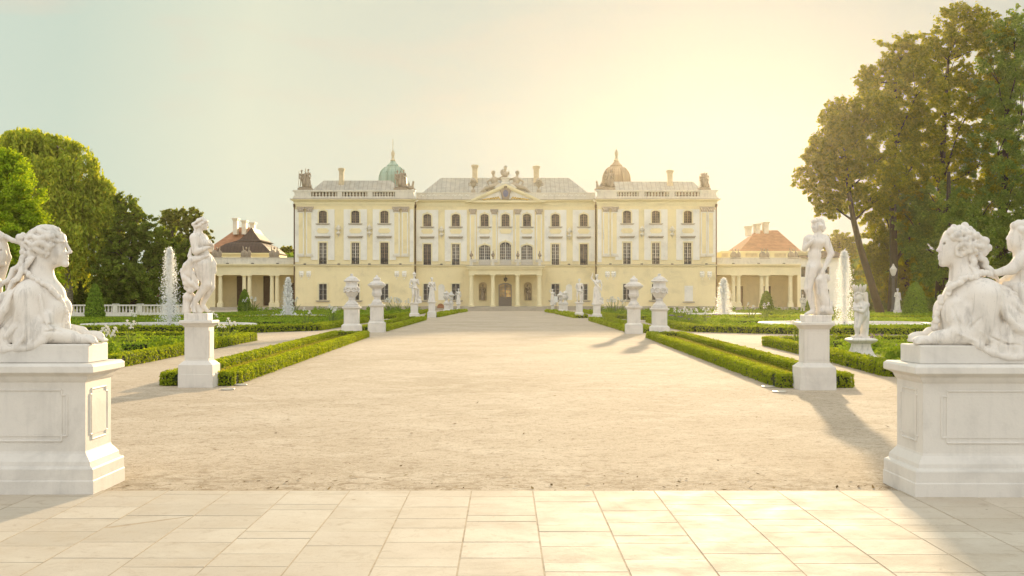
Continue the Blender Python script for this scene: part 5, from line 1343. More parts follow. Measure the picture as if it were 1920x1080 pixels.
# standing woman on the left front pedestal
def statue_left():
    D = 24.48; z = Z(310, 400, 4.908, D, 300, 925); s = Sculpt((-.45,-.36,-.02), (.40,.36,1.92), .0125).setz(z)
    s.e((335,98,0),(46,58,42)); s.e((350,115,0),(36,44,34),12); s.c((384,92,-4),(394,112,-5),6,9,6); s.e((384,128,-2),(9,6,12),4); s.e((374,148,0),(17,13,17),8); s.e((378,98,-17),(9,7,8),5,0,True)
    s.c((315,145,0),(305,205,0),29,34,14); s.e((318,265,0),(72,80,70),25); s.e((378,278,-30),(34,34,32),14); s.e((388,276,30),(33,33,30),14)
    s.e((335,360,0),(60,72,58),25); s.e((372,410,0),(48,55,52),22); s.e((352,455,0),(80,78,76),28); s.e((312,470,-30),(52,56,48),22)
    s.e((283,228,-62),(42,42,38),18); s.c((278,240,-74),(300,358,-92),37,30,12); s.c((300,362,-92),(392,330,-84),30,20,10); s.e((412,322,-78),(24,15,14),6)
    for i in range(4): s.c((415,316+5*i,-86+6*i),(440-4*abs(i-1),314+7*i,-84+6*i),5,4,3)
    s.e((335,228,62),(40,40,36),18); s.c((345,240,66),(400,330,76),34,27,12); s.c((400,330,76),(425,300,30),25,18,10); s.e((422,290,16),(20,14,20),6)
    s.c((352,480,-34),(388,655,-38),74,47,20); s.c((388,660,-38),(290,800,-34),46,29,12); s.c((290,800,-34),(262,860,-32),26,24,8); s.c((258,862,-32),(275,908,-44),24,17,8)
    for i in range(4): s.c((270,905,-56+8*i),(292,914,-60+8*i),7,6,3)
    s.c((382,500,38),(402,680,40),68,45,20); s.c((402,685,40),(334,830,42),43,27,12); s.c((330,850,42),(385,908,34),25,15,8); s.c((330,870,42),(322,900,44),24,20,8)
    r = thing('statue', 'pale stone woman with slipping drapery and dolphin, standing on the left front pedestal', 'statue', z.world(1.29 if False else EYE-(600.5-HY)*24.2/FPX + .128))
    s.floor(-.01).mesh('figure', M['marble'], r)
    h = Sculpt((-.30,-.2,1.35), (.30,.2,1.92), .0125).setz(z)
    for i in range(9):
        d = -42+10.5*i; h.t([(382,72+abs(d)*.3,d*.6),(345,46+abs(d)*.4,d),(300,62+abs(d)*.5,d),(278,100,d*.8)], [8,11,12,9], 5)
    h.bumps([(385,80,-30),(350,95,-42),(315,120,-42),(285,130,-30)], 14, 13, 5, 5, 3); h.bumps([(385,80,30),(350,95,42),(300,120,40)], 10, 13, 5, 5, 4); h.bumps([(280,90,0),(265,110,0),(280,135,0)], 9, 17, 5, 6, 5); h.t([(285,140,-10),(275,180,-25),(285,220,-55)], [14,12,7], 5)
    h.mesh('hair', M['marble'], r)
    c = Sculpt((-.42,-.36,-.02), (.36,.36,1.35), .0125).setz(z)
    c.t([(405,395,-66),(330,425,-86),(265,440,-92),(215,490,-82),(185,540,-66)], [16,26,32,32,28], 12); c.t([(300,405,-84),(240,470,-96),(235,560,-84),(285,620,-74)], [16,22,26,22], 12)
    c.e((222,560,-20),(52,70,70),20); c.e((255,650,-15),(58,60,58),20); c.t([(168,530,-50),(200,600,-80),(260,650,-84),(310,690,-66)], [22,28,28,20], 10); c.t([(172,575,-60),(205,650,-78),(260,695,-72)], [16,24,18], 10)
    c.t([(200,690,-60),(250,720,-66),(300,690,-60)], [18,24,16], 10); c.t([(250,330,-60),(245,400,-84),(275,440,-92)], [12,20,20], 10); c.t([(280,440,-88),(300,520,-76),(330,620,-64)], [14,18,12], 10); c.t([(240,490,-90),(275,560,-86),(312,650,-70)], [12,16,12], 8)
    c.e((222,772,-10),(56,46,50),16); c.e((190,775,-30),(26,20,22),8); c.t([(250,740,-30),(240,720,-40),(215,725,-40)], [12,16,12], 6); c.c((198,805,-10),(200,905,-10),34,40,14); c.c((250,800,10),(300,905,20),30,34,14)
    c.t([(405,400,54),(432,470,62),(434,540,62),(420,590,58)], [18,24,22,12], 10); c.t([(420,420,40),(436,500,44),(430,560,44)], [12,16,10], 8)
    for i in range(5): c.t([(330-22*i,432+8*i,-94),(260-14*i,520+10*i,-92),(222-6*i,610-8*i,-86)], [6,9,6], 5)
    c.floor(-.01).mesh('drapery', M['marble'], r)
    m = MB(); m.rectlathe(.225, .215, [(0,-.128),(0,-.01),(-.008,0)]); o = m.build('base_block', M['marble'], r, bevel=.006); o.location = (z.p(305,0)[0], 0, 0)
    return r
statue_left()
pedestal('tall square pedestal under the standing woman at the front of the left hedge strip', (PX(366, 24.14), 24.14+.33, 0), .228, EYE-(600.5-HY)*24.2/FPX)

def statue_right():
    D = 23.79; z = Z(1480, 400, 3.6, D, 178, 688); s = Sculpt((-.40,-.36,-.02), (.42,.36,1.84), .0125).setz(z)
    s.e((188,86,0),(36,43,34)); s.e((176,98,-6),(28,34,28),10); s.c((156,84,-16),(150,98,-20),5,7,4); s.e((156,109,-14),(8,5,9),3); s.e((164,122,-10),(13,10,13),5); s.e((160,86,-28),(7,6,7),4,0,True)
    s.c((196,118,2),(194,155,0),23,27,10); s.e((182,198,0),(58,56,44),18); s.e((160,195,-26),(30,24,20),10); s.e((204,195,-28),(30,24,20),10); s.e((170,285,0),(46,58,38),18); s.e((168,352,0),(50,46,42),18)
    s.e((130,172,0),(28,28,28),12); s.e((235,172,0),(32,30,30),12)
    s.c((244,182,-6),(276,272,-22),27,22,8); s.c((276,276,-22),(224,378,-44),21,14,8); s.e((214,398,-44),(15,21,13),5)
    for i in range(4): s.c((204+5*i,408,-50+4*i),(200+6*i,430,-48+4*i),4.5,4,2)
    s.c((120,178,8),(104,240,4),24,20,8); s.c((104,242,2),(128,205,-46),18,13,8); s.e((134,196,-52),(12,13,9),4)
    for i in range(3): s.c((136+3*i,190,-56),(144+4*i,180-2*i,-52),3.5,3,2)
    s.c((148,378,-16),(124,508,-20),41,29,12); s.c((124,512,-20),(156,650,-14),29,16,9); s.c((154,664,-14),(104,682,-34),17,10,6)
    for i in range(4): s.c((108,680,-44+7*i),(94,685,-46+7*i),5,4,2)
    s.c((196,378,14),(214,515,12),41,28,12); s.c((214,518,12),(200,655,34),27,16,9); s.c((200,668,34),(170,682,22),16,10,6)
    r = thing('statue', 'pale stone youth with bent arm and dog at his feet, on the right front pedestal', 'statue', z.world(EYE-(604-HY)*23.5/FPX + .128))
    s.floor(-.01).mesh('figure', M['marble'], r)
    h = Sculpt((-.2,-.2,1.4), (.2,.2,1.84), .0125).setz(z)
    h.bumps([(158,62,-20),(178,46,-22),(205,46,-14),(226,66,-10),(230,95,-12),(222,118,-10)], 26, 11, 4, 6, 3); h.bumps([(160,62,16),(190,44,18),(222,66,20),(226,105,18)], 18, 11, 4, 6, 4); h.bumps([(200,80,-34),(215,100,-30)], 10, 10, 4, 7, 5)
    h.mesh('hair', M['marble'], r)
    c = Sculpt((-.2,-.36,-.02), (.42,.36,1.0), .0125).setz(z)
    c.t([(220,400,-30),(192,455,-40),(205,540,-34),(240,610,-26)], [16,26,30,34], 10); c.e((246,440,-5),(28,32,26),10); c.e((262,450,-14),(14,10,12),6); c.t([(205,420,0),(195,500,0),(215,600,10),(225,672,10)], [20,32,36,38], 12)
    for i in range(5): c.t([(210+6*i,420,-44),(190+12*i,510,-50),(215+12*i,610,-40)], [5,9,7], 4)
    c.e((242,652,-22),(46,36,40),10); c.e((268,618,-18),(22,20,20),8); c.c((268,640,-20),(282,600,-14),12,8,5); c.e((275,672,-20),(22,16,24),6); c.c((205,660,-50),(225,640,-40),14,18,6); c.t([(160,360,-46),(135,392,-44),(128,370,-40)], [8,10,6], 5)
    c.e((165,388,-42),(12,16,10),6)
    c.floor(-.01).mesh('drapery', M['marble'], r)
    m = MB(); m.rectlathe(.245, .215, [(0,-.128),(0,-.01),(-.008,0)]); o = m.build('base_block', M['marble'], r, bevel=.006); o.location = (z.p(178,0)[0], 0, 0)
statue_right()
pedestal('tall square pedestal under the standing youth at the front of the right hedge strip', (PX(1534.5, 23.45), 23.45+.33, 0), .230, EYE-(604-HY)*23.5/FPX)

# cherub with a feather crown
def cherub():
    D = 33.4; z = Z(1480, 400, 3.6, D, 478, 806); s = Sculpt((-.32,-.30,-.02), (.32,.32,1.36), .015).setz(z)
    s.e((468,540,0),(33,36,32)); s.e((458,552,-6),(24,26,26),8); s.c((440,545,-8),(434,552,-9),5,7,4); s.e((445,572,-6),(10,8,10),4); s.e((446,540,-18),(7,6,6),4,0,True)
    s.c((475,570,0),(480,590,0),22,24,8); s.e((490,618,0),(43,50,38),14); s.e((482,662,-4),(46,40,44),14)
    s.c((516,596,-26),(482,640,-44),20,16,6); s.c((482,642,-44),(440,632,-40),15,11,5); s.e((432,630,-38),(12,10,10),4); s.c((456,590,20),(440,618,-10),19,15,6); s.c((440,618,-10),(470,612,-44),14,11,5)
    s.c((466,690,-16),(450,745,-30),30,22,8); s.c((450,748,-30),(452,795,-20),21,13,6); s.c((452,800,-20),(436,806,-34),13,9,4)
    s.c((510,690,12),(502,750,6),31,22,8); s.c((502,752,6),(494,796,16),21,13,6); s.c((494,800,16),(476,806,0),13,9,4)
    s.c((524,520,24),(532,650,26),13,14,6); s.c((532,650,20),(520,800,24),16,20,8)
    r = thing('cherub_statue', 'white stone cherub with folded arms and feather crown on a low flared pedestal', 'statue', z.world(.70))
    s.floor(-.01).mesh('figure', M['marble'], r)
    h = Sculpt((-.2,-.2,.9), (.2,.2,1.40), .012).setz(z); h.bumps([(448,522,-20),(470,510,-28),(495,530,-22),(500,560,-16)], 16, 9, 4, 5, 3); h.bumps([(450,520,18),(480,508,22),(500,545,18)], 12, 9, 4, 5, 4)
    h.mesh('hair', M['marble'], r)
    m = MB()
    for i in range(11):
        a = 2*pi*i/11; p0 = np.array(z.p(474+27*cos(a), 514, 27*sin(a))); p1 = np.array(z.p(474+44*cos(a), 456+6*(i%2), 44*sin(a)))
        m.tube([p0, p0*.6+p1*.4+np.array([0,0,0]), p0*.25+p1*.75, p1], [z.r(5), z.r(10), z.r(9), z.r(2)], 6)
    m.build('feather_crown', M['marble'], r, True)
    m = MB(); m.rectlathe(z.r(52), z.r(46), [(0,-.05),(0,0)]); m.build('base_block', M['marble'], r)
    X = z.world(0)[0]; rp = thing('pedestal', 'low flared white pedestal under the feather crowned cherub', 'pedestal', (X+.02, D, 0))
    m = MB(); m.rectlathe(.20, .20, [(.17,0),(.17,.14),(.14,.16),(.09,.22),(.04,.32),(.01,.42),(.0,.5)]); m.build('flared_base', M['marble'], rp, bevel=.006)
    m = MB(); m.rectlathe(.20, .20, [(.02,.50),(.04,.52),(.10,.55),(.14,.58),(.145,.61),(.10,.64),(.03,.65)]); m.build('cap', M['marble'], rp, bevel=.006)
cherub()
# far white herms by the trees
D = 119; o = statue('slim white herm statue standing between a clipped yew and a dark lamp post', FA, (PX(1683, D), D, .55), 1.12, .4); 
m = MB(); m.rectlathe(.3, .3, [(.12,0),(.12,.2),(.03,.28),(0,.5),(.05,.55)]); o = m.build('pedestal', M['marble'], None, False, (PX(1683, D), D, 0)); tag(o, 'small far pedestal of the slim white herm by the trees', 'pedestal')
D = 135; o = statue('small white statue seen just left of the youth statue, before the right wing', FD, (PX(1505, D), D, .3), .95, -.3)
m = MB(); m.rectlathe(.3, .3, [(.1,0),(.1,.15),(0,.2),(0,.3)]); o = m.build('pedestal', M['marble'], None, False, (PX(1505, D), D, 0)); tag(o, 'small far pedestal seen just left of the youth statue', 'pedestal')
D = 124; rl_ = thing('garden_lamp', 'dark post with a white lantern head among the right hand trunks', 'lamp', (PX(1675, D), D, 0))
m = MB(); m.lathe([(.3,0),(.3,.5),(.2,.6),(.16,1.0),(.14,3.6),(.22,3.7),(.22,3.8)], 12); m.build('post', M['iron'], rl_)
m = MB(); m.lathe([(.12,3.8),(.22,3.95),(.34,4.35),(.36,4.45),(.14,4.75),(.06,4.95),(0,5.0)], 12); m.build('lantern', M['marble'], rl_)
# lamp covers set in the gravel
for x, y, lab in ((427,731,'round metal cover in the gravel nearest the left front pedestal'),(451,722.5,'round metal cover in the gravel beside the left front hedge'),(1461,735.5,'pale metal cover in the gravel nearest the right front pedestal'),(1440,726,'pale metal cover in the gravel beside the right front hedge')):
    D = 4080/(y-HY); m = MB(); m.lathe([(.125,0),(.125,.02),(.105,.026),(.10,.022),(.0,.024)], 24); m.lathe([(.018,.022),(.016,.03),(0,.031)], 8); o = m.build('ground_cover', M['metal_lid'], None, True, (PX(x, D), D, .002)); tag(o, lab, 'ground lamp', 'covers set in the gravel')
# ------------------------------------------------------------------ clipped hedges
def resample(path, step):
    out = []
    for a, b in zip(path[:-1], path[1:]):
        a = np.array(a, float); b = np.array(b, float); n = max(1, int(np.linalg.norm(b-a)/step))
        out += [a + (b-a)*i/n for i in range(n)]
    out.append(np.array(path[-1], float)); return out
def hedge_geo(path, w, h, leaf, dens, closed=False, wob=.02):
    """path of (x,y): solid twiggy core (V,F) and leaf quads (V,F)"""
    P = resample(path, .35); n = len(P); P = np.array(P)
    if closed: T = np.roll(P[:-1], -1, 0) - np.roll(P[:-1], 1, 0); T = np.vstack([T, T[:1]])
    else: T = np.gradient(P, axis=0)
    T /= np.linalg.norm(T, axis=1, keepdims=True)+1e-9; N = np.stack([-T[:,1], T[:,0]], 1)
    prof = [(-.46,0),(-.5,.5),(-.46,.84),(-.36,.97),(0,1.0),(.36,.97),(.46,.84),(.5,.5),(.46,0)]
    m = len(prof); V = np.empty((n, m, 3)); 
    wb = 1 + wob*3*nrg.normal(size=n); hb = 1 + wob*nrg.normal(size=n)
    for j, (u, z) in enumerate(prof):
        V[:, j, :2] = P + N*(u*(w-leaf*1.0))[..., None]*wb[:, None] if False else P + N*(u*(w-leaf)*wb)[:, None]
        V[:, j, 2] = z*(h-leaf*.5)*hb
    F = [(i*m+j, (i+1)*m+j, (i+1)*m+j+1, i*m+j+1) for i in range(n-1) for j in range(m-1)]
    F += [(b+0, b+8, b+7, b+1) for b in (0, (n-1)*m)] + [(b+1, b+7, b+6, b+2) for b in (0, (n-1)*m)] + [(b+2, b+6, b+5, b+3) for b in (0, (n-1)*m)]
    seg = np.linalg.norm(np.diff(P, axis=0), axis=1); L = seg.sum(); per = w + 2*h
    cnt = int(L*per*dens)
    i = nrg.choice(n-1, cnt, p=seg/L); t = nrg.random(cnt)
    c = P[i]*(1-t)[:,None] + P[i+1]*t[:,None]; nn = N[i]; tt = T[i]
    s = nrg.random(cnt)*per; q = nrg.normal(size=cnt)*leaf*.30
    side1 = s < h; side2 = s > h + w; top = ~(side1 | side2)
    u = np.where(side1, -.5, np.where(side2, .5, (s-h)/w-.5)); z = np.where(side1, s, np.where(side2, s-h-w, h))
    # rounded shoulders
    r = .13*min(w, h)*2; ed = np.clip((np.abs(u)*w - (w/2-r))/r, 0, 1); z = np.where(top, z - r*(1-np.sqrt(np.clip(1-ed**2, 0, 1))), z)
    ez = np.clip((z-(h-r))/r, 0, 1); off = np.where(top, 0, r*(1-np.sqrt(np.clip(1-ez**2, 0, 1))))
    ph = nrg.random()*10; along = np.concatenate([[0], np.cumsum(seg)])[i] + t*seg[i]
    lump = .10*w*np.sin(along*2.9+ph)*np.sin(along*7.3+1.7*ph) + .06*w*np.sin(along*17+ph+z*9)
    pu = np.sign(u)*(np.abs(u)*w - off + np.where(top, 0, q + lump*.45)); pz = np.maximum(z + np.where(top, q + lump*.5, 0), .015)
    pts = np.concatenate([c + nn*pu[:,None], pz[:,None]], 1)
    nor = np.concatenate([nn*np.where(top, u*1.4, np.sign(u)*1.0)[:,None], np.where(top, 1.0, .35+.5*ez)[:,None]], 1) + nrg.normal(size=(cnt,3))*.55
    LV, LF = leaf_quads(pts, nor, leaf*(.7+.6*nrg.random(cnt)), 1.5)
    for vi in range(0 if closed else 1, len(path)-1):      # bushy corners where runs meet
        k = int(w*h*dens*3.2); q_ = nrg.random(k)*2*pi; zz = nrg.random(k)**.8*h; topk = nrg.random(k) < .3; rr_ = np.where(topk, np.sqrt(nrg.random(k)), 1)*w*.5*(1+.05*nrg.normal(size=k)); zz = np.where(topk, h, zz)
        p = np.stack([path[vi][0]+rr_*np.cos(q_), path[vi][1]+rr_*np.sin(q_), np.maximum(zz+nrg.normal(size=k)*leaf*.25, .015)], 1)
        v, f = leaf_quads(p, np.stack([np.cos(q_), np.sin(q_), .3+topk*1.0], 1)+nrg.normal(size=(k,3))*.5, leaf, 1.5)
        LF = np.vstack([LF, f+len(LV)]); LV = np.vstack([LV, v])
    if not closed:      # leafy end faces
        for e, sg in ((0, -1), (n-1, 1)):
            k = int(w*h*dens*1.2); uu = (nrg.random(k)-.5)*w; zz = nrg.random(k)*h
            p = np.concatenate([P[e] + N[e]*uu[:,None] + T[e]*sg*(nrg.normal(size=k)*leaf*.4 + .02 + .06*(1-(2*uu/w)**2))[:,None], zz[:,None]], 1)
            v, f = leaf_quads(p, np.concatenate([np.tile(T[e]*sg, (k,1)), np.full((k,1), .3)], 1) + nrg.normal(size=(k,3))*.5, leaf, 1.5)
            LF = np.vstack([LF, f+len(LV)]); LV = np.vstack([LV, v])
    return V.reshape(-1,3), np.array(F), LV, LF
def hedge(name, label, paths, w, h, leaf, dens, mat='hedge', closed=False, group='clipped box hedges'):
    """one continuous clipped hedge (several joined runs allowed)"""
    Vs, Fs, mi, o = [], [], [], 0
    for p in paths:
        cl = closed or (tuple(p[0]) == tuple(p[-1]))
        a, b, c, d = hedge_geo(p, w, h, leaf, dens, cl)
        for v, f, m in ((a, b, 0), (c, d, 1)):
            Vs.append(v); Fs.append(f+o); mi += [m]*len(f); o += len(v)
    V = np.vstack(Vs); x0 = V[:,:2].mean(0); V[:,:2] -= x0
    ob = np_mesh(name, V, np.vstack(Fs), [M['hedge_core'], M[mat]], None, False, (x0[0], x0[1], 0))
    ob.data.polygons.foreach_set('material_index', mi)
    return tag(ob, label, 'hedge', group)

# strips along the avenue: a long loop of box round a ribbon of turf
def strip(sg, xi0, xi1, xo0, xo1, y0, y1, leaf, dens, label, cover):
    loop = [(sg*xi0,y0),(sg*xi1,y1),(sg*xo1,y1),(sg*xo0,y0),(sg*xi0,y0)]
    hedge('box_hedge', label, [loop], .33, .25, leaf, dens, closed=True, group='hedge loops along the avenue')
    pts = []; n = int((y1-y0)*abs(xo0-xi0)*900*(.04/leaf)**1.6)
    t = nrg.random(n); yy = y0 + .2 + t*(y1-y0-.4); f = (yy-y0)/(y1-y0); a = xi0+(xi1-xi0)*f + .14; b = xo0+(xo1-xo0)*f - .14
    xx = sg*(a + (b-a)*nrg.random(n)); zz = .03 + .05*nrg.random(n)
    v, fc = leaf_quads(np.stack([xx, yy, zz], 1), np.stack([nrg.normal(size=n), nrg.normal(size=n), np.full(n, .5)], 1), leaf*1.5, 2.6)
    g0 = [(sg*xi0,y0,.03),(sg*xi1,y1,.03),(sg*xo1,y1,.03),(sg*xo0,y0,.03)]
    V = np.vstack([v, np.array(g0)]); F = np.vstack([fc, np.array([[len(v),len(v)+1,len(v)+2,len(v)+3]])])
    o = np_mesh('strip_turf', V, F, [M['grass']]); tag(o, cover, 'turf', None, 'stuff')
strip(-1, 5.38, 6.02, 6.50, 7.30, 24.75, 55, .045, 1150, 'long box hedge loop at the feet of the standing woman, front left of the avenue', 'pale turf ribbon inside the front left hedge loop')
strip(1, 5.28, 6.12, 6.42, 7.40, 24.2, 54, .045, 1150, 'long box hedge loop at the feet of the standing youth, front right of the avenue', 'pale turf ribbon inside the front right hedge loop')
strip(-1, 6.12, 6.12, 7.25, 7.45, 64, 97, .075, 420, 'second box hedge loop left of the avenue, starting at the lobed urn', 'pale turf ribbon inside the second left hedge loop')
strip(1, 6.12, 6.3, 7.25, 7.5, 61.5, 94, .075, 420, 'second box hedge loop right of the avenue, starting at the lobed urn', 'pale turf ribbon inside the second right hedge loop')
strip(-1, 5.9, 5.3, 6.7, 6.1, 110, 138, .12, 180, 'third box hedge loop left of the avenue, behind the robed statue', 'turf ribbon inside the third left hedge loop')
strip(1, 5.9, 5.4, 6.7, 6.2, 106, 134, .12, 180, 'third box hedge loop right of the avenue, behind the bare chested statue', 'turf ribbon inside the third right hedge loop')
strip(-1, 5.2, 4.7, 6.0, 5.5, 142, 155, .14, 140, 'farthest short box hedge loop on the left, near the entrance steps', 'turf ribbon inside the farthest left hedge loop')
strip(1, 5.3, 4.9, 6.1, 5.7, 138, 151, .14, 140, 'farthest short box hedge loop on the right, near the entrance steps', 'turf ribbon inside the farthest right hedge loop')

# parterres: low outline hedge, scrolls inside, planting between
def lawn(name, poly, z=.012):
    o = sheet(name, poly, z, M['lawn'], 'structure'); return o
def scroll(cx, cy, r, turns=1.3, a0=0, n=22, sx=1, sy=1):
    return [(cx + sx*r*(1-.75*i/n)*cos(a0+2*pi*turns*i/n), cy + sy*r*(1-.75*i/n)*sin(a0+2*pi*turns*i/n)) for i in range(n+1)]
beds = []     # (x0,x1,y0,y1) rectangles to fill with border plants
lawn('parterre_soil', [(-9.4,30.5),(-9.9,50.5),(-30,51.5),(-30,29.5)])
hedge('box_hedge', 'box hedge bordering the near left parterre beside the gravel walk', [[(-30,30.2),(-16,30.0),(-9.5,31.0),(-10.0,50.6),(-13.5,51.6),(-30,51.8)]], .38, .30, .05, 800)
hedge('box_hedge', 'low scrolled box hedging inside the near left parterre', [[(-11.2,34),(-28,33.5)],[(-11.4,37.2),(-28,37)],[(-11.5,41),(-28,41)],[(-11.6,44.6),(-28,45)],[(-11.8,48),(-28,48.4)], scroll(-14.5,39,1.8,1.3,.4), scroll(-18.5,43,1.8,1.3,2), scroll(-20.5,36,1.7,1.3,4)], .32, .24, .06, 480, 'hedge_far')
lawn('parterre_soil', [(8.5,28),(9.3,45.5),(30,46.5),(30,27)])
hedge('box_hedge', 'box hedge bordering the near right parterre beside the gravel walk', [[(8.35,27.6),(8.85,35),(9.35,45.6),(12.5,47.2),(30,47.6)],[(8.35,27.6),(14,26.6),(30,26.4)]], .38, .30, .05, 800)
hedge('box_hedge', 'low scrolled box hedging inside the near right parterre', [[(11.5,30.5),(28,30)],[(10.8,33.6),(28,33.4)],[(11,37),(28,37)],[(11.2,40.5),(28,40.6)],[(11.2,43.6),(28,44)], scroll(14,35.2,1.6,1.3,1), scroll(18.6,38.8,1.8,1.3,3), scroll(22,32,1.5,1.3,5)], .32, .24, .06, 480, 'hedge_far')
def far_parterre(sg, pts, rows, xi, xo, pool, labels, y_g):
    lawn('lawn', [(sg*x, y) for x, y in y_g])
    hedge('box_hedge', labels[0], [[(sg*x, y) for x, y in pts]], .45, .34, .08, 330)
    runs_ = []
    for y in rows:
        if pool and abs(y-pool[1]) < pool[2]+1.2:
            hw = sqrt(max(.1, (pool[2]+1.6)**2-(y-pool[1])**2)); runs_ += [[(sg*xi, y), (sg*(pool[0]-hw), y)], [(sg*(pool[0]+hw), y), (sg*xo, y)]]
        else: runs_.append([(sg*xi, y), (sg*xo, y+.3)])
    k = 0
    for y0, y1 in zip(rows[:-1], rows[1:]):
        for x in np.arange(xi+2.5, xo-2, 6.2):
            k += 1
            if pool and (x-pool[0])**2+((y0+y1)/2-pool[1])**2 < (pool[2]+3)**2: continue
            runs_.append(scroll(sg*x, (y0+y1)/2, min(1.7, (y1-y0)*.36), 1.2, k*1.3))
    runs_ = [r for r in runs_ if abs(r[0][0]-r[-1][0]) + abs(r[0][1]-r[-1][1]) > .6]
    hedge('box_hedge', labels[1], runs_, .40, .28, .10, 180, 'hedge_far')
far_parterre(-1, [(9.6,88),(9.7,66),(12.7,61.2),(34,60.4)], [64.5,68,72,77,82,87,91], 11.5, 33, (18.2,70.5,4.3), ('box hedge bordering the middle left parterre around the tall fountain','low box scrolls inside the middle left parterre around the tall fountain'), [(9.7,88),(9.8,66),(12.7,61.4),(36,60.5),(40,93),(10,93)])
far_parterre(1, [(9.9,88),(9.4,73),(9.3,63.5),(13.6,59),(34,58.4)], [62.5,66,70,75,80,85,90], 11.5, 33, (19.3,73,4.5), ('box hedge bordering the middle right parterre around the tall fountain','low box scrolls inside the middle right parterre around the tall fountain'), [(10,88),(9.5,73),(9.4,63.5),(13.6,59.2),(36,58.5),(40,93),(10,93)])
far_parterre(-1, [(8.8,150),(9.0,104),(11,97.5),(28,97.2)], [100,105,111,118,126,134,143], 10.5, 27, (17.3,102.5,3.0), ('box hedge bordering the far left parterre below the palace windows','low box scrolls inside the far left parterre below the palace windows'), [(8.9,152),(9.1,104),(11,97.7),(40,97.3),(40,152)])
far_parterre(1, [(8.8,148),(9.0,102),(11,96.5),(44,95.8)], [99,105,111,118,126,134,142], 10.5, 46, (19.5,113.5,3.0), ('box hedge bordering the far right parterre below the palace windows','low box scrolls inside the far right parterre below the palace windows'), [(8.9,150),(9.1,102),(11,96.7),(46,96),(52,150)])

# loose planting (nobody could count it): green tufts with a few violet heads
def planting(name, label, boxes, leaf, dens, tall, violet=0):
    Vs, Fs, mi, o = [], [], [], 0
    for x0, x1, y0, y1 in boxes:
        n = int((x1-x0)*(y1-y0)*1.5)+1
        for _ in range(n):
            cx, cy = nrg.uniform(x0, x1), nrg.uniform(y0, y1); R_ = nrg.uniform(.15, .4); H = tall*nrg.uniform(.35, 1.0)
            k = int(dens*R_*H*6)+4; p = unit(k)*nrg.random((k,1))**.4; p[:,2] = np.abs(p[:,2])
            P_ = np.stack([cx+p[:,0]*R_, cy+p[:,1]*R_, .03+p[:,2]*H], 1)
            v, f = leaf_quads(P_, p*.6 + nrg.normal(size=(k,3))*.6 + np.array([0,0,.3]), leaf*(.6+.8*nrg.random(k)), 2.2)
            Vs.append(v); Fs.append(f+o); o += len(v); mi += [0]*len(f)
            if violet and nrg.random() < violet:
                k = 26; P_ = np.stack([cx+nrg.normal(size=k)*R_*.5, cy+nrg.normal(size=k)*R_*.5, H*1.02+.05*nrg.random(k)], 1)
                v, f = leaf_quads(P_, nrg.normal(size=(k,3))+np.array([0,-.3,.8]), leaf*.7, 1.2); Vs.append(v); Fs.append(f+o); o += len(v); mi += [1]*len(f)
    ob = np_mesh(name, np.vstack(Vs), np.vstack(Fs), [M['plant'], M['petal_violet']]); ob.data.polygons.foreach_set('material_index', mi)
    tag(ob, label, 'plants', None, 'stuff')
planting('border_plants', 'leafy border plants in the near left parterre', [(-13.5,-10.2,31.8,36),(-14,-10.4,41.5,50),(-26,-14,31,50)], .075, 130, .45)
planting('border_plants', 'leafy border plants and violet flowers in the near right parterre', [(9.0,11.5,29,34),(9.4,12.5,36,45),(12.5,26,28,46)], .075, 130, .45, .10)
planting('border_plants', 'mixed plants along the middle left parterre', [(-11.2,-10.2,68,90),(-26,-11,87.5,90)], .11, 46, .55)
planting('border_plants', 'mixed plants along the middle right parterre', [(10,11.3,66,90),(11,27,87,89.5)], .11, 46, .55, .05)
planting('border_plants', 'taller plants along the far left parterre below the palace', [(-10.6,-9.4,100,148),(-30,-10,144,150)], .16, 22, .75)
planting('border_plants', 'taller plants along the far right parterre below the palace', [(9.4,10.6,99,146),(10,46,142,148)], .16, 22, .75)
# twigs and fallen leaves blown against the paving edge
n = 550; yy = np.where(nrg.random(n) < .6, 11.22 + np.abs(nrg.normal(size=n))*.5, 11.3 + nrg.random(n)**1.5*16); xx = nrg.uniform(-7.5, 7.5, n)
v, f = leaf_quads(np.stack([xx, yy, np.full(n, .010)], 1), np.stack([nrg.normal(size=n)*.25, nrg.normal(size=n)*.25, np.ones(n)], 1), .016 + .03*nrg.random(n)**2, 2.6)
o = np_mesh('fallen_leaves', v, f, M['litter']); tag(o, 'twigs and dry leaf bits scattered on the gravel by the paving', 'leaf litter', None, 'stuff')
# single rounded shrubs that stand out
def shrub(x, y, r, h, label, mat='plant'):
    k = int(900*r/.5); p = unit(k)*nrg.uniform(.55,1,(k,1)); p[:,2] = np.abs(p[:,2])*h/r if False else np.abs(p[:,2])
    P_ = np.stack([p[:,0]*r, p[:,1]*r, .02+p[:,2]*h], 1); v, f = leaf_quads(P_, p+nrg.normal(size=(k,3))*.5, .07*(.6+.8*nrg.random(k)), 1.6)
    o = np_mesh('rounded_shrub', v, f, M[mat], None, False, (x, y, 0)); tag(o, label, 'shrub', 'rounded shrubs in the parterres')
shrub(-10.9, 34.6, .62, .62, 'bushy round shrub behind the paw of the left sphinx')
shrub(9.9, 32, .55, .5, 'bushy shrub beside the cherub pedestal')
shrub(PX(1296, 72), 72, .85, .75, 'low dark round shrub on the lawn of the middle right parterre', 'hedge_far')
shrub(PX(1357, 74), 74, .65, .7, 'low dark round shrub left of the youth statue', 'hedge_far')
shrub(-10.6, 80, .8, .9, 'reddish rounded shrub left of the first broad urn', 'hedge_far')

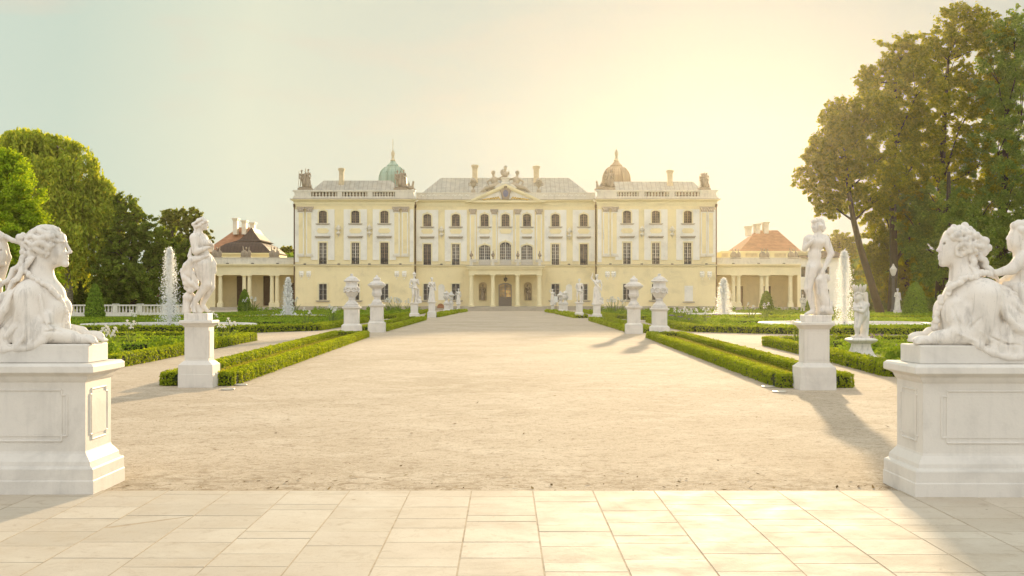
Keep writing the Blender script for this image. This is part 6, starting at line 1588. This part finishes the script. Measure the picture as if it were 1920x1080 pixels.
# white irises: sword leaves and a few pale heads
def iris_proto():
    r = thing('iris_plant', 'x', 'iris'); V, F, o = [], [], 0
    m = MB()
    for i in range(16):
        a = nrg.uniform(0, 2*pi); b = nrg.uniform(.08,.32); h = nrg.uniform(.3,.62); q = nrg.uniform(0, 2*pi); w = .016
        dx, dy = cos(q)*w, sin(q)*w; x0, y0 = .07*cos(a), .07*sin(a); pts = [(x0, y0, 0), (x0+b*.3*cos(a), y0+b*.3*sin(a), h*.6), (x0+b*cos(a), y0+b*sin(a), h)]
        m.add([(pts[0][0]-dx,pts[0][1]-dy,0),(pts[0][0]+dx,pts[0][1]+dy,0),(pts[1][0]+dx,pts[1][1]+dy,pts[1][2]),(pts[1][0]-dx,pts[1][1]-dy,pts[1][2]),pts[2]], [(0,1,2,3),(3,2,4)])
    hd = []
    for i in range(3):
        a = 2*pi*i/3 + nrg.uniform(0,1); t = (.13*cos(a), .13*sin(a), nrg.uniform(.62,.82)); m.tube([(0,0,0),(t[0]*.6,t[1]*.6,t[2]*.6),t], .008, 5); hd.append(t)
    m.build('leaves', M['iris_leaf'], r)
    for t in hd:
        f = MB()
        for k in range(6):
            a = 2*pi*k/6; up = k % 2; e = np.array([cos(a), sin(a), 0]); s_ = np.array([-sin(a), cos(a), 0]); z1 = .075 if up else .02; z2 = .10 if up else -.06; l1, l2 = (.035,.02) if up else (.055,.085)
            p = [np.zeros(3), e*l1*.6+s_*.032+[0,0,z1*.7], e*l1+s_*.045+[0,0,z1], e*l2+[0,0,z2], e*l1-s_*.045+[0,0,z1], e*l1*.6-s_*.032+[0,0,z1*.7]]
            f.add([tuple(q) for q in p], [(0,1,2,3,4,5)])
        f.build('flower', M['petal'], r, True, t)
    return r
ip = [iris_proto(), iris_proto()]
first = {0: True, 1: True}
def iris(x, y, label, sc=1.0):
    i = rng.randrange(2)
    if first[i]: o = ip[i]; first[i] = False; o.location = (x, y, .01); o.rotation_euler = (0,0,rng.uniform(0,6)); o['label'] = label
    else: o = dup(ip[i], None, (x, y, .01), rng.uniform(0, 6), label)
    o.scale = (sc*rng.uniform(.9,1.1),)*3; o['group'] = label.split(' iris')[0] + ' irises' if False else 'white irises'
for X, Y, n, sx, sy, lab, sc in ((-11.0,37,3,.5,.8,'white iris clump just behind the paw of the left sphinx',1.0),(-10.6,46.5,4,.6,1.6,'white iris clump right of the standing woman pedestal',1.15),(-12.6,43,2,1.6,2.5,'white iris clump inside the near left parterre',1.0),
        (9.9,43.6,3,.5,1.3,'white iris clump left of the standing youth pedestal',1.15),(-18,63,3,5,1.0,'white iris clump before the tall left fountain',1.2),(11.0,77,6,1.0,5,'white iris clump right of the right hand broad urn',1.3),
        (-10.4,72,3,.6,5,'white iris clump left of the left hand broad urn',1.4),(-11.0,135,6,1.6,9,'white iris clump below the left palace windows',2.0),(11.0,132,6,1.6,9,'white iris clump below the right palace windows',2.0),(20,90,5,5,1,'white iris clump on the border beyond the right pool',1.6),(-24,145,5,6,3,'white iris clump before the left wing',2.0)):
    for k in range(n): iris(X + rng.uniform(-sx, sx), Y + rng.uniform(-sy, sy), lab, sc)

# clipped yews
def topiary(x, yb, yt, wpx, label, flat=.25):
    D = 4080/(yb-HY); u = D/FPX; h = (yb-yt)*u; r0 = wpx*u/2; root = thing('clipped_yew', label, 'topiary', (PX(x, D), D, 0), group='clipped yews')
    def rad(t): return r0*np.where(t < .1, .86+1.4*t, np.sqrt(np.clip(1-((t-.1)/.9)**(2.2+flat*6), 0, 1))*(1-.42*np.clip(t-.1, 0, 1)))
    n = int(5200*(h*r0)/(2.5*.8)); t = nrg.random(n)**1.0; a = nrg.random(n)*2*pi; lay = .07*r0*np.sin(t*46); rr = (rad(t)+lay*.6)*(1+nrg.normal(size=n)*.035)
    # caps: fill the rounded top as well
    k = nrg.random(n) < .12; rr = np.where(k, rr*np.sqrt(nrg.random(n)), rr)
    P_ = np.stack([rr*np.cos(a), rr*np.sin(a), t*h], 1); v, f = leaf_quads(P_, np.stack([np.cos(a), np.sin(a), .25+t*.8], 1)+nrg.normal(size=(n,3))*.5, .12*(.6+.8*nrg.random(n)), 2.0)
    np_mesh('foliage', v, f, M['topiary'], root)
    m = MB(); m.lathe([(.09,0),(.09,.15)] + [(float(rad(np.array(q)))*.9, q*h*.97) for q in np.linspace(.03,1,14)], 14); m.build('inner_twigs', M['hedge_core'], root)
topiary(178, 598, 533, 36, 'dark clipped yew before the white balustrade, just right of the left sphinx', .15)
topiary(458.5, 585.5, 542.5, 25, 'dark clipped yew in front of the left wing columns', .1)
topiary(1437, 587, 546, 27, 'sunlit clipped yew in front of the right wing columns', .2)
topiary(1716, 593.5, 530, 45, 'broad clipped yew under the right hand trees', .3)
topiary(1519, 589, 556, 19, 'small clipped yew half hidden behind the youth statue', .1)

# ------------------------------------------------------------------ fountains
def fountain(x, yb, yt, wpx, pr, label, cx=None, cy=None):
    D = 4080/(yb-HY); u = D/FPX; H = (yb-yt)*u; root = thing('fountain', label, 'fountain', (PX(x, D), D, 0), group='parterre fountains')
    m = MB(); n = 40; o_ = pr+.35
    prof = [(pr+.38,0),(pr+.38,.10),(pr+.42,.12),(pr+.45,.18),(pr+.45,.26),(pr+.40,.30),(pr+.02,.30),(pr,.27),(pr,.02)]
    vs, fs = [], []
    for r_, z in prof:
        for k in range(n): a = 2*pi*k/n; vs.append((r_*cos(a), r_*sin(a), z))
    for i in range(len(prof)-1):
        for k in range(n): j = (k+1) % n; fs.append((i*n+k, i*n+j, (i+1)*n+j, (i+1)*n+k))
    m.add(vs, fs); m.build('stone_rim', M['marble'], root, True)
    m = MB(); m.add([(pr*cos(2*pi*k/n), pr*sin(2*pi*k/n), .17) for k in range(n)], [tuple(range(n))]); m.build('pool_water', M['water'], root)
    # jet: many drops thrown up and falling back in a widening cone
    w0 = wpx*u/2; N = int(14000*(H*w0)/2.5)
    t = nrg.random(N); up = nrg.random(N) < .4
    z = np.where(up, H*(t**.8), H*(1-t**1.6)); fall = 1 - z/H
    spread = np.where(up, (.16*w0 + .16*w0*(z/H))*np.sqrt(nrg.random(N)), w0*(.08+.92*np.sqrt(np.clip(fall, 0, 1)))*np.sqrt(nrg.random(N)))
    spread = spread*np.exp(nrg.normal(size=N)*.22)
    a = nrg.random(N)*2*pi; P_ = np.stack([spread*np.cos(a)+nrg.normal(size=N)*.03, spread*np.sin(a)+nrg.normal(size=N)*.03, .15+z+nrg.normal(size=N)*.06], 1)
    P_[:,2] = np.maximum(P_[:,2], .15)
    k = 500; sp = np.stack([nrg.normal(size=k)*w0*1.1, nrg.normal(size=k)*w0*1.1, .17+np.abs(nrg.normal(size=k))*.12], 1); P_ = np.vstack([P_, sp]); N += k
    sz = (.012+.034*nrg.random(N)**2)*(D/69)**.7*(.8 if D < 90 else .9); ln = sz*nrg.uniform(.6, 1.3, N)
    V, F = leaf_quads(P_, nrg.normal(size=(N,3)), 2.3*ln, 1.9)
    np_mesh('water_jet', V, F, M['spray'], root)
    m = MB(); m.lathe([(.14,.02),(.14,.2),(.05,.24),(.04,.34)], 10); m.build('nozzle', M['iron'], root)
fountain(318, 617, 473, 42, 4.2, 'tall fountain jet behind the standing woman, left of her pedestal')
fountain(540, 598, 526, 24, 2.9, 'short fountain jet in front of the left wing beside the palace corner')
fountain(1583, 614, 478, 40, 4.4, 'tall sunlit fountain jet between the youth and the cherub')
fountain(1357, 593.5, 527, 30, 2.9, 'short sunlit fountain jet in front of the right wing beside the palace corner')

# ------------------------------------------------------------------ white garden balustrade on the left
D = 117; br = thing('garden_balustrade', 'long white stone balustrade running before the left hand trees', 'balustrade', (PX(160, D), D, 0)); bxs = PX(160, D)
X0, X1 = PX(-60, D)-bxs, PX(352, D)-bxs
m = MB(); m.box(X0, X1, -.22, .22, 0, .34); m.build('base', M['marble'], br); m = MB(); m.box(X0, X1, -.2, .2, .93, 1.06); m.build('handrail', M['marble'], br)
x = X0; posts = []
while x < X1: posts.append(x); x += 2.25
for x in posts: m = MB(); m.box(x-.2, x+.2, -.25, .25, .34, 1.02); m.box(x-.25, x+.25, -.29, .29, 1.065, 1.14); m.build('post', M['marble'], br)
bal = None
for x in posts:
    for k in range(6):
        xx = x + .2 + 1.85*(k+.5)/6
        if xx > X1: continue
        if bal is None: m = MB(); m.lathe([(.08,0),(.08,.05),(.05,.09),(.10,.22),(.06,.42),(.08,.5),(.08,.59)], 8); bal = m.build('baluster', M['marble'], br, True, (xx, 0, .34))
        elif -35 < xx: dup(bal, br, (xx, 0, .34))
# red benches / low kiosk glimpsed behind it
D = 132; m = MB(); X0, X1 = PX(266, D), PX(304, D); kb = thing('garden_kiosk', 'low red roofed shelter half hidden behind the balustrade and fountain', 'shelter', ((X0+X1)/2, D, 0)); hw = (X1-X0)/2
m.box(-hw, hw, 0, 1.4, 0, .9); m.build('wall', M['plaster_pale'], kb); m = MB(); m.prism([(-hw-.2, 1.75), (hw+.2, 1.75), (hw, 2.0), (-hw, 2.0)], -.3, 1.7); m.build('roof', M['redtile'], kb)
for s_ in (-1, 0, 1): m = MB(); m.box(s_*hw*.95-.06, s_*hw*.95+.06, .1, .22, .901, 1.749); m.build('post', M['doorbrown'], kb)

# ------------------------------------------------------------------ trees
def blob_leaves(blobs, n, size, clump=(.22,.36), sub=26, droop=None, aspect=1.7, flat=.5):
    sub = int(sub*2.6); clump = (clump[0]*.40, clump[1]*.52); n = int(n*2.0); size = size*.66
    """blobs: (x,y,z,rx,ry,rz). Leaves gather in sub clumps near each blob's skin, leaving gaps"""
    vol = np.array([b[3]*b[4]*b[5] for b in blobs])**(2/3); vol = vol/vol.sum(); Ps, Ns = [], []
    for b, f in zip(blobs, vol):
        c = np.array(b[:3]); r = np.array(b[3:6]); k = max(4, int(sub)); d = unit(k); rad = nrg.uniform(.25, 1.0, (k,1))**.8*1.16
        cc = c + d*r*rad; cr = r.mean()*nrg.uniform(*clump, k)
        m = max(3, int(n*f/k))
        for i in range(k):
            q = unit(m); rr = nrg.random((m,1))**.45; ax_ = d[i] + nrg.normal(size=3)*.5; ax_ = ax_/np.linalg.norm(ax_); p = cc[i] + q*rr*cr[i]*np.array([1.05,1.05,.72]) + ax_*(nrg.normal(size=(m,1))*cr[i]*.75); Ps.append(p); Ns.append(q*.7 + d[i]*.35 + np.array([0,0,flat]))
    P_ = np.vstack(Ps); N = np.vstack(Ns) + nrg.normal(size=P_.shape)*.8; k = P_[:,2] > .3; P_, N = P_[k], N[k]
    return leaf_quads(P_, N, size*(.55+.9*nrg.random(len(P_))), aspect, droop)
def tree(name, label, x, D, trunk, blobs, n, size, mat, bark='bark', group=None, cat='tree', sub=26, clump=(.22,.36), limbs=True, flat=.5, droop=None, aspect=1.7):
    """trunk: list of (dx, dz, r); blobs in pixels about the tree: (px, py, dy, rx_px, rz_px)"""
    X = PX(x, D); u = D/FPX; root = thing(name, label, cat, (X, D, 0), group=group)
    B = [((bx_-x)*u, dy, EYE-(by-HY)*u, rx*u, rx*u*.85, rz*u) for bx_, by, dy, rx, rz in blobs]
    v, f = blob_leaves(B, n, size, clump, sub, droop, aspect, flat); np_mesh('crown', v, f, M[mat], root)
    m = MB(); tp = [(dx, 0, dz) for dx, dz, r in trunk]; m.tube(tp, [r for _, _, r in trunk], 9); tr = m.build('trunk', M[bark], root, True)
    if limbs:
        m = MB(); q = random.Random(int(x*7))
        for b in B:
            base = min(range(len(tp)), key=lambda i: abs(tp[i][2]-max(tp[1][2], b[2]-b[5]*1.1))); p0 = np.array(tp[base]); p1 = np.array(b[:3]) + np.array([0,0,b[5]*.2]); L_ = np.linalg.norm(p1-p0)
            mid = (p0+p1)/2 + np.array([q.uniform(-.1,.1), q.uniform(-.1,.1), -.08])*L_; r0 = trunk[base][2]*.5; m.tube([p0, mid, p1], [r0, r0*.6, r0*.2], 6)
            for k in range(4):
                a = np.array([q.uniform(-1,1), q.uniform(-1,1), q.uniform(-.3,1)])*np.array(b[3:6])*.85; m.tube([mid*.35+p1*.65, p1+a*.5+np.array([0,0,.05])*L_, p1+a], [r0*.32, r0*.2, r0*.06], 5)
        m.build('limbs', M[bark], tr, True)
    return root
# right hand grove
G = 'tall trees of the right hand grove'
tree('leafy_tree', 'leaning leafy tree with forked trunk at the sunny edge of the right grove', 1652, 122, [(0,0,.42),(-.9,3.0,.36),(-2.0,6.5,.32),(-2.6,9,.27),(-3.1,12,.2),(-3.4,15,.1)],
     [(1580,290,0,58,52),(1545,330,2,44,40),(1560,245,-1,40,36),(1610,245,1,46,44),(1640,310,-2,46,50),(1600,350,2,44,34),(1555,385,0,34,22),(1530,290,0,26,26),(1575,205,1,28,24),(1640,200,0,40,40),(1655,380,3,38,36)], 26000, .36, 'maple', group=G, sub=34)
tree('leafy_tree', 'tall leafy tree rising behind the leaning one in the right grove', 1672, 127, [(0,0,.45),(.2,5,.4),(.1,11,.34),(.3,17,.24),(.4,23,.12)],
     [(1690,110,0,44,40),(1660,160,1,44,44),(1715,175,-2,52,52),(1680,240,0,56,56),(1735,250,2,50,56),(1700,330,-1,56,56),(1670,400,2,40,44),(1725,110,2,36,36),(1735,400,2,44,50),(1640,140,2,24,24)], 28000, .36, 'maple', group=G, sub=34)
tree('leafy_tree', 'tallest open crowned tree at the top of the right grove', 1760, 131, [(0,0,.5),(.3,6,.44),(.2,13,.36),(.6,20,.26),(1.0,26,.13)],
     [(1800,60,0,52,44),(1760,90,2,36,36),(1850,80,-2,54,44),(1780,140,1,58,50),(1850,165,0,62,56),(1800,230,-1,64,60),(1760,300,2,58,60),(1830,320,-3,66,64),(1790,400,-2,60,56),(1830,35,0,26,24),(1795,25,0,24,20)], 32000, .34, 'maple', group=G, sub=34)
tree('leafy_tree', 'broad dark tree at the right edge of the picture', 1880, 127, [(0,0,.5),(-.2,6,.44),(.2,13,.36),(.4,20,.22)],
     [(1900,60,0,44,42),(1930,110,0,60,60),(1880,150,1,50,50),(1915,220,-1,64,64),(1870,290,0,60,60),(1930,330,0,60,64),(1880,400,-1,62,60),(1850,460,0,50,50),(1935,440,-2,62,60),(1900,500,-2,54,48)], 30000, .33, 'chestnut', group=G, sub=32)
tree('leafy_tree', 'dark low branched tree hanging behind the broad clipped yew', 1775, 125, [(0,0,.46),(.1,5,.4),(.2,10,.28),(.2,14,.15)],
     [(1770,400,0,56,54),(1730,440,2,40,46),(1800,450,-2,54,54),(1755,500,0,44,40),(1810,520,0,40,36),(1840,420,0,48,50),(1720,380,3,36,36)], 22000, .33, 'chestnut', group=G, sub=32)
tree('leafy_tree', 'half lit young tree between the trunks of the right grove', 1705, 134, [(0,0,.3),(-.3,4,.26),(-.2,8,.2),(0,10,.1)],
     [(1700,440,0,40,44),(1670,480,0,32,36),(1725,490,1,34,40),(1690,525,0,26,26),(1652,450,1,30,34),(1640,500,1,26,36),(1660,540,0,30,28),(1720,540,0,34,26)], 17000, .36, 'maple', group=G, sub=26)
m_ = [(PX(1630, 140), 140, 'shaded shrub clump at the foot of the right grove, beside the dark lamp post', 1632, 560, 40, 26), (PX(1700,140), 140, 'shaded shrub clump behind the slim white herm', 1690, 556, 36, 30), (PX(1790,128), 128, 'shaded shrub clump at the foot of the dark low branched tree', 1800, 566, 60, 24)]
for X_, D, lab, px, py, rx, rz in m_:
    tree('shrub_clump', lab, px, D, [(0,0,.1),(0,.4,.08),(0,.8,.04)], [(px,py,0,rx,rz),(px-rx*.5,py+6,-1,rx*.6,rz*.7),(px+rx*.5,py+4,-1,rx*.6,rz*.8)], 7000, .26, 'chestnut', group='shrub clumps under the trees', cat='shrub', sub=16, clump=(.3,.5), limbs=False)
tree('distant_tree', 'hazy round tree behind the plain side building', 1572, 215, [(0,0,.5),(0,5,.4),(0,10,.25)], [(1575,452,0,22,20),(1550,458,0,14,14),(1598,458,0,16,18),(1572,480,0,30,22)], 6000, .6, 'maple', group='distant trees', sub=18)
tree('distant_tree', 'hazy low tree between the left wing and the palace', 538, 235, [(0,0,.4),(0,3,.3),(0,6,.2)], [(536,470,0,12,8),(546,472,0,12,8),(540,490,0,20,18)], 3000, .5, 'maple', group='distant trees', sub=14)
# left hand trees
G = 'trees on the left of the garden'
tree('thuja_tree', 'bright green dense thuja behind the left sphinx', 18, 84, [(0,0,.35),(0,4,.3),(.1,8,.2),(.1,10.5,.08)],
     [(20,330,0,40,44),(-15,350,0,50,60),(55,375,-1,34,44),(20,420,-1,60,60),(70,430,-1,30,40),(-20,470,0,60,70),(50,490,-1,52,56),(105,505,-2,28,52),(115,540,-2,18,36),(20,300,0,26,22),(30,560,-1,70,40)], 46000, .20, 'thuja', group=G, sub=40, clump=(.25,.42), flat=.9, limbs=False)
# weeping birch: hanging strands
def weeping(name, label, x, D, trunk, heads, strands, n_leaf, size, mat, bark, group):
    X = PX(x, D); u = D/FPX; root = thing(name, label, 'tree', (X, D, 0), group=group); Ps = []; m = MB()
    tp = [(dx, 0, dz) for dx, dz, r in trunk]
    for bx_, by, dy, rx, rz, drop in heads:
        c = np.array([(bx_-x)*u, dy, EYE-(by-HY)*u]); r = np.array([rx*u, rx*u*.9, rz*u])
        ns = max(5, int(strands*rx/50))
        for _ in range(ns):
            d = unit(1)[0]; d[2] = abs(d[2]); p0 = c + d*r*nrg.uniform(.55, 1.0); L_ = drop*u*nrg.uniform(.45, 1.1); k = int(n_leaf*nrg.uniform(.6, 1.2)); t = nrg.random(k)
            sway = nrg.normal(size=2)*.25; out = d[:2]*nrg.uniform(.2,.9)
            p = np.stack([p0[0]+out[0]*np.sqrt(t)*1.2+sway[0]*t**2+nrg.normal(size=k)*.16, p0[1]+out[1]*np.sqrt(t)*1.2+sway[1]*t**2+nrg.normal(size=k)*.16, p0[2]+.3*np.sin(t*3)-L_*t**1.15+nrg.normal(size=k)*.10], 1); Ps.append(p)
        b = max(1, len(tp)-2); p0 = np.array(tp[min(range(len(tp)), key=lambda i: abs(tp[i][2]-(c[2]-r[2]*1.2)))]); m.tube([p0, (p0+c)/2+np.array([0,0,.6]), c+np.array([0,0,r[2]*.5])], [.16,.10,.03], 6)
    P_ = np.vstack(Ps); P_ = P_[P_[:,2] > 2.0]; v, f = leaf_quads(P_, nrg.normal(size=P_.shape)+np.array([0,0,.2]), size*(.6+.8*nrg.random(len(P_))), 2.2, (0,0,-1)); np_mesh('crown', v, f, M[mat], root)
    k = MB(); k.tube(tp, [r for _, _, r in trunk], 9); tr = k.build('trunk', M[bark], root, True); m.build('limbs', M[bark], tr, True)
weeping('weeping_birch', 'tall weeping birch with long hanging sprays on the left', 128, 128, [(0,0,.46),(.1,5,.4),(-.2,10,.3),(.1,14,.18),(0,16,.07)],
     [(60,262,0,46,24,70),(110,275,1,44,24,80),(20,265,2,46,26,60),(150,310,-1,40,24,90),(90,320,-2,56,26,110),(180,350,0,36,22,90),(130,380,-2,54,26,120),(195,400,-1,34,22,110),(70,400,2,50,30,120),(150,440,-3,46,24,100),(205,450,0,24,18,70),(110,470,0,46,24,90),(30,330,3,50,30,120)], 92, 66, .29, 'birch', 'bark_birch', G)
tree('chestnut_tree', 'dense dark chestnut between the weeping birch and the tall fountain', 248, 127, [(0,0,.5),(.1,4,.42),(.2,8,.3),(.2,11,.16)],
     [(235,400,0,32,34),(262,430,-1,34,36),(225,450,-1,32,36),(285,465,0,34,36),(245,490,-2,42,40),(305,500,0,28,34),(270,530,-2,44,34),(215,520,-2,34,40),(235,560,-1,44,24),(295,550,-1,34,26),(215,385,1,22,24)], 30000, .30, 'linden', group=G, sub=30)
tree('chestnut_tree', 'leafy tree with reddish shade right behind the tall left fountain', 322, 140, [(0,0,.42),(0,4,.36),(0,9,.2)],
     [(315,460,0,28,30),(340,480,0,28,30),(300,490,0,26,30),(330,520,-1,36,32),(350,545,0,28,26),(300,450,1,22,22),(305,545,-1,30,26)], 17000, .34, 'linden', group=G, sub=26)
tree('poplar_tree', 'pale open crowned tree behind the standing woman statue', 348, 172, [(0,0,.45),(0,5,.38),(.1,9,.2),(.1,11,.1)],
     [(330,420,0,26,26),(358,410,0,24,18),(370,440,1,24,22),(340,455,0,34,30),(318,405,0,14,14),(385,455,0,12,12),(360,490,0,34,30),(350,530,0,36,30)], 15000, .42, 'poplar', group=G, sub=28)
tree('chestnut_tree', 'shadowy undergrowth tree below the weeping birch', 150, 134, [(0,0,.4),(0,4,.3),(0,8,.15)],
     [(130,520,0,50,50),(185,530,0,44,44),(80,520,0,50,50),(165,560,-1,60,26),(225,555,0,34,28)], 17000, .34, 'linden', group=G, sub=26)
# far wood closing the horizon on both sides of the buildings
def wood(label, x0, x1, y, h):
    n = 16000; X = nrg.uniform(x0, x1, n); hh = h*(.72+.2*np.sin(X*.11)+.12*np.sin(X*.31+1)); Zc = nrg.random(n)**.7*hh; P_ = np.stack([X, y+nrg.normal(size=n)*3, Zc+.3], 1)
    v, f = leaf_quads(P_, nrg.normal(size=(n,3))+np.array([0,-.4,.5]), 1.3*(.6+.8*nrg.random(n)), 1.5); o = np_mesh('far_wood', v, f, M['chestnut']); tag(o, label, 'wood', None, 'stuff')
wood('far wood behind the left hand garden trees', -150, -34, 232, 9); wood('far wood behind the right hand grove', 36, 150, 232, 11)
lawn('lawn', [(-160,94),(-53,94),(-53,168),(-44,176),(-160,230)], .006); lawn('lawn', [(160,94),(53,94),(53,168),(47,200),(160,230)], .006)

# ------------------------------------------------------------------ evening haze
hz_ = MB(); hz_.box(-340, 340, -30, 330, -1.0, 46); t = NT('evening_haze'); pvn = t.n('ShaderNodeVolumePrincipled')
pvn.inputs['Color'].default_value = (1.0, .91, .70, 1); pvn.inputs['Density'].default_value = .00008; pvn.inputs['Anisotropy'].default_value = .80
t.l(pvn.outputs[0], t.out.inputs['Volume']); ho = hz_.build('haze', t.m); tag(ho, 'thin warm evening haze over the garden', 'haze', None, 'stuff')
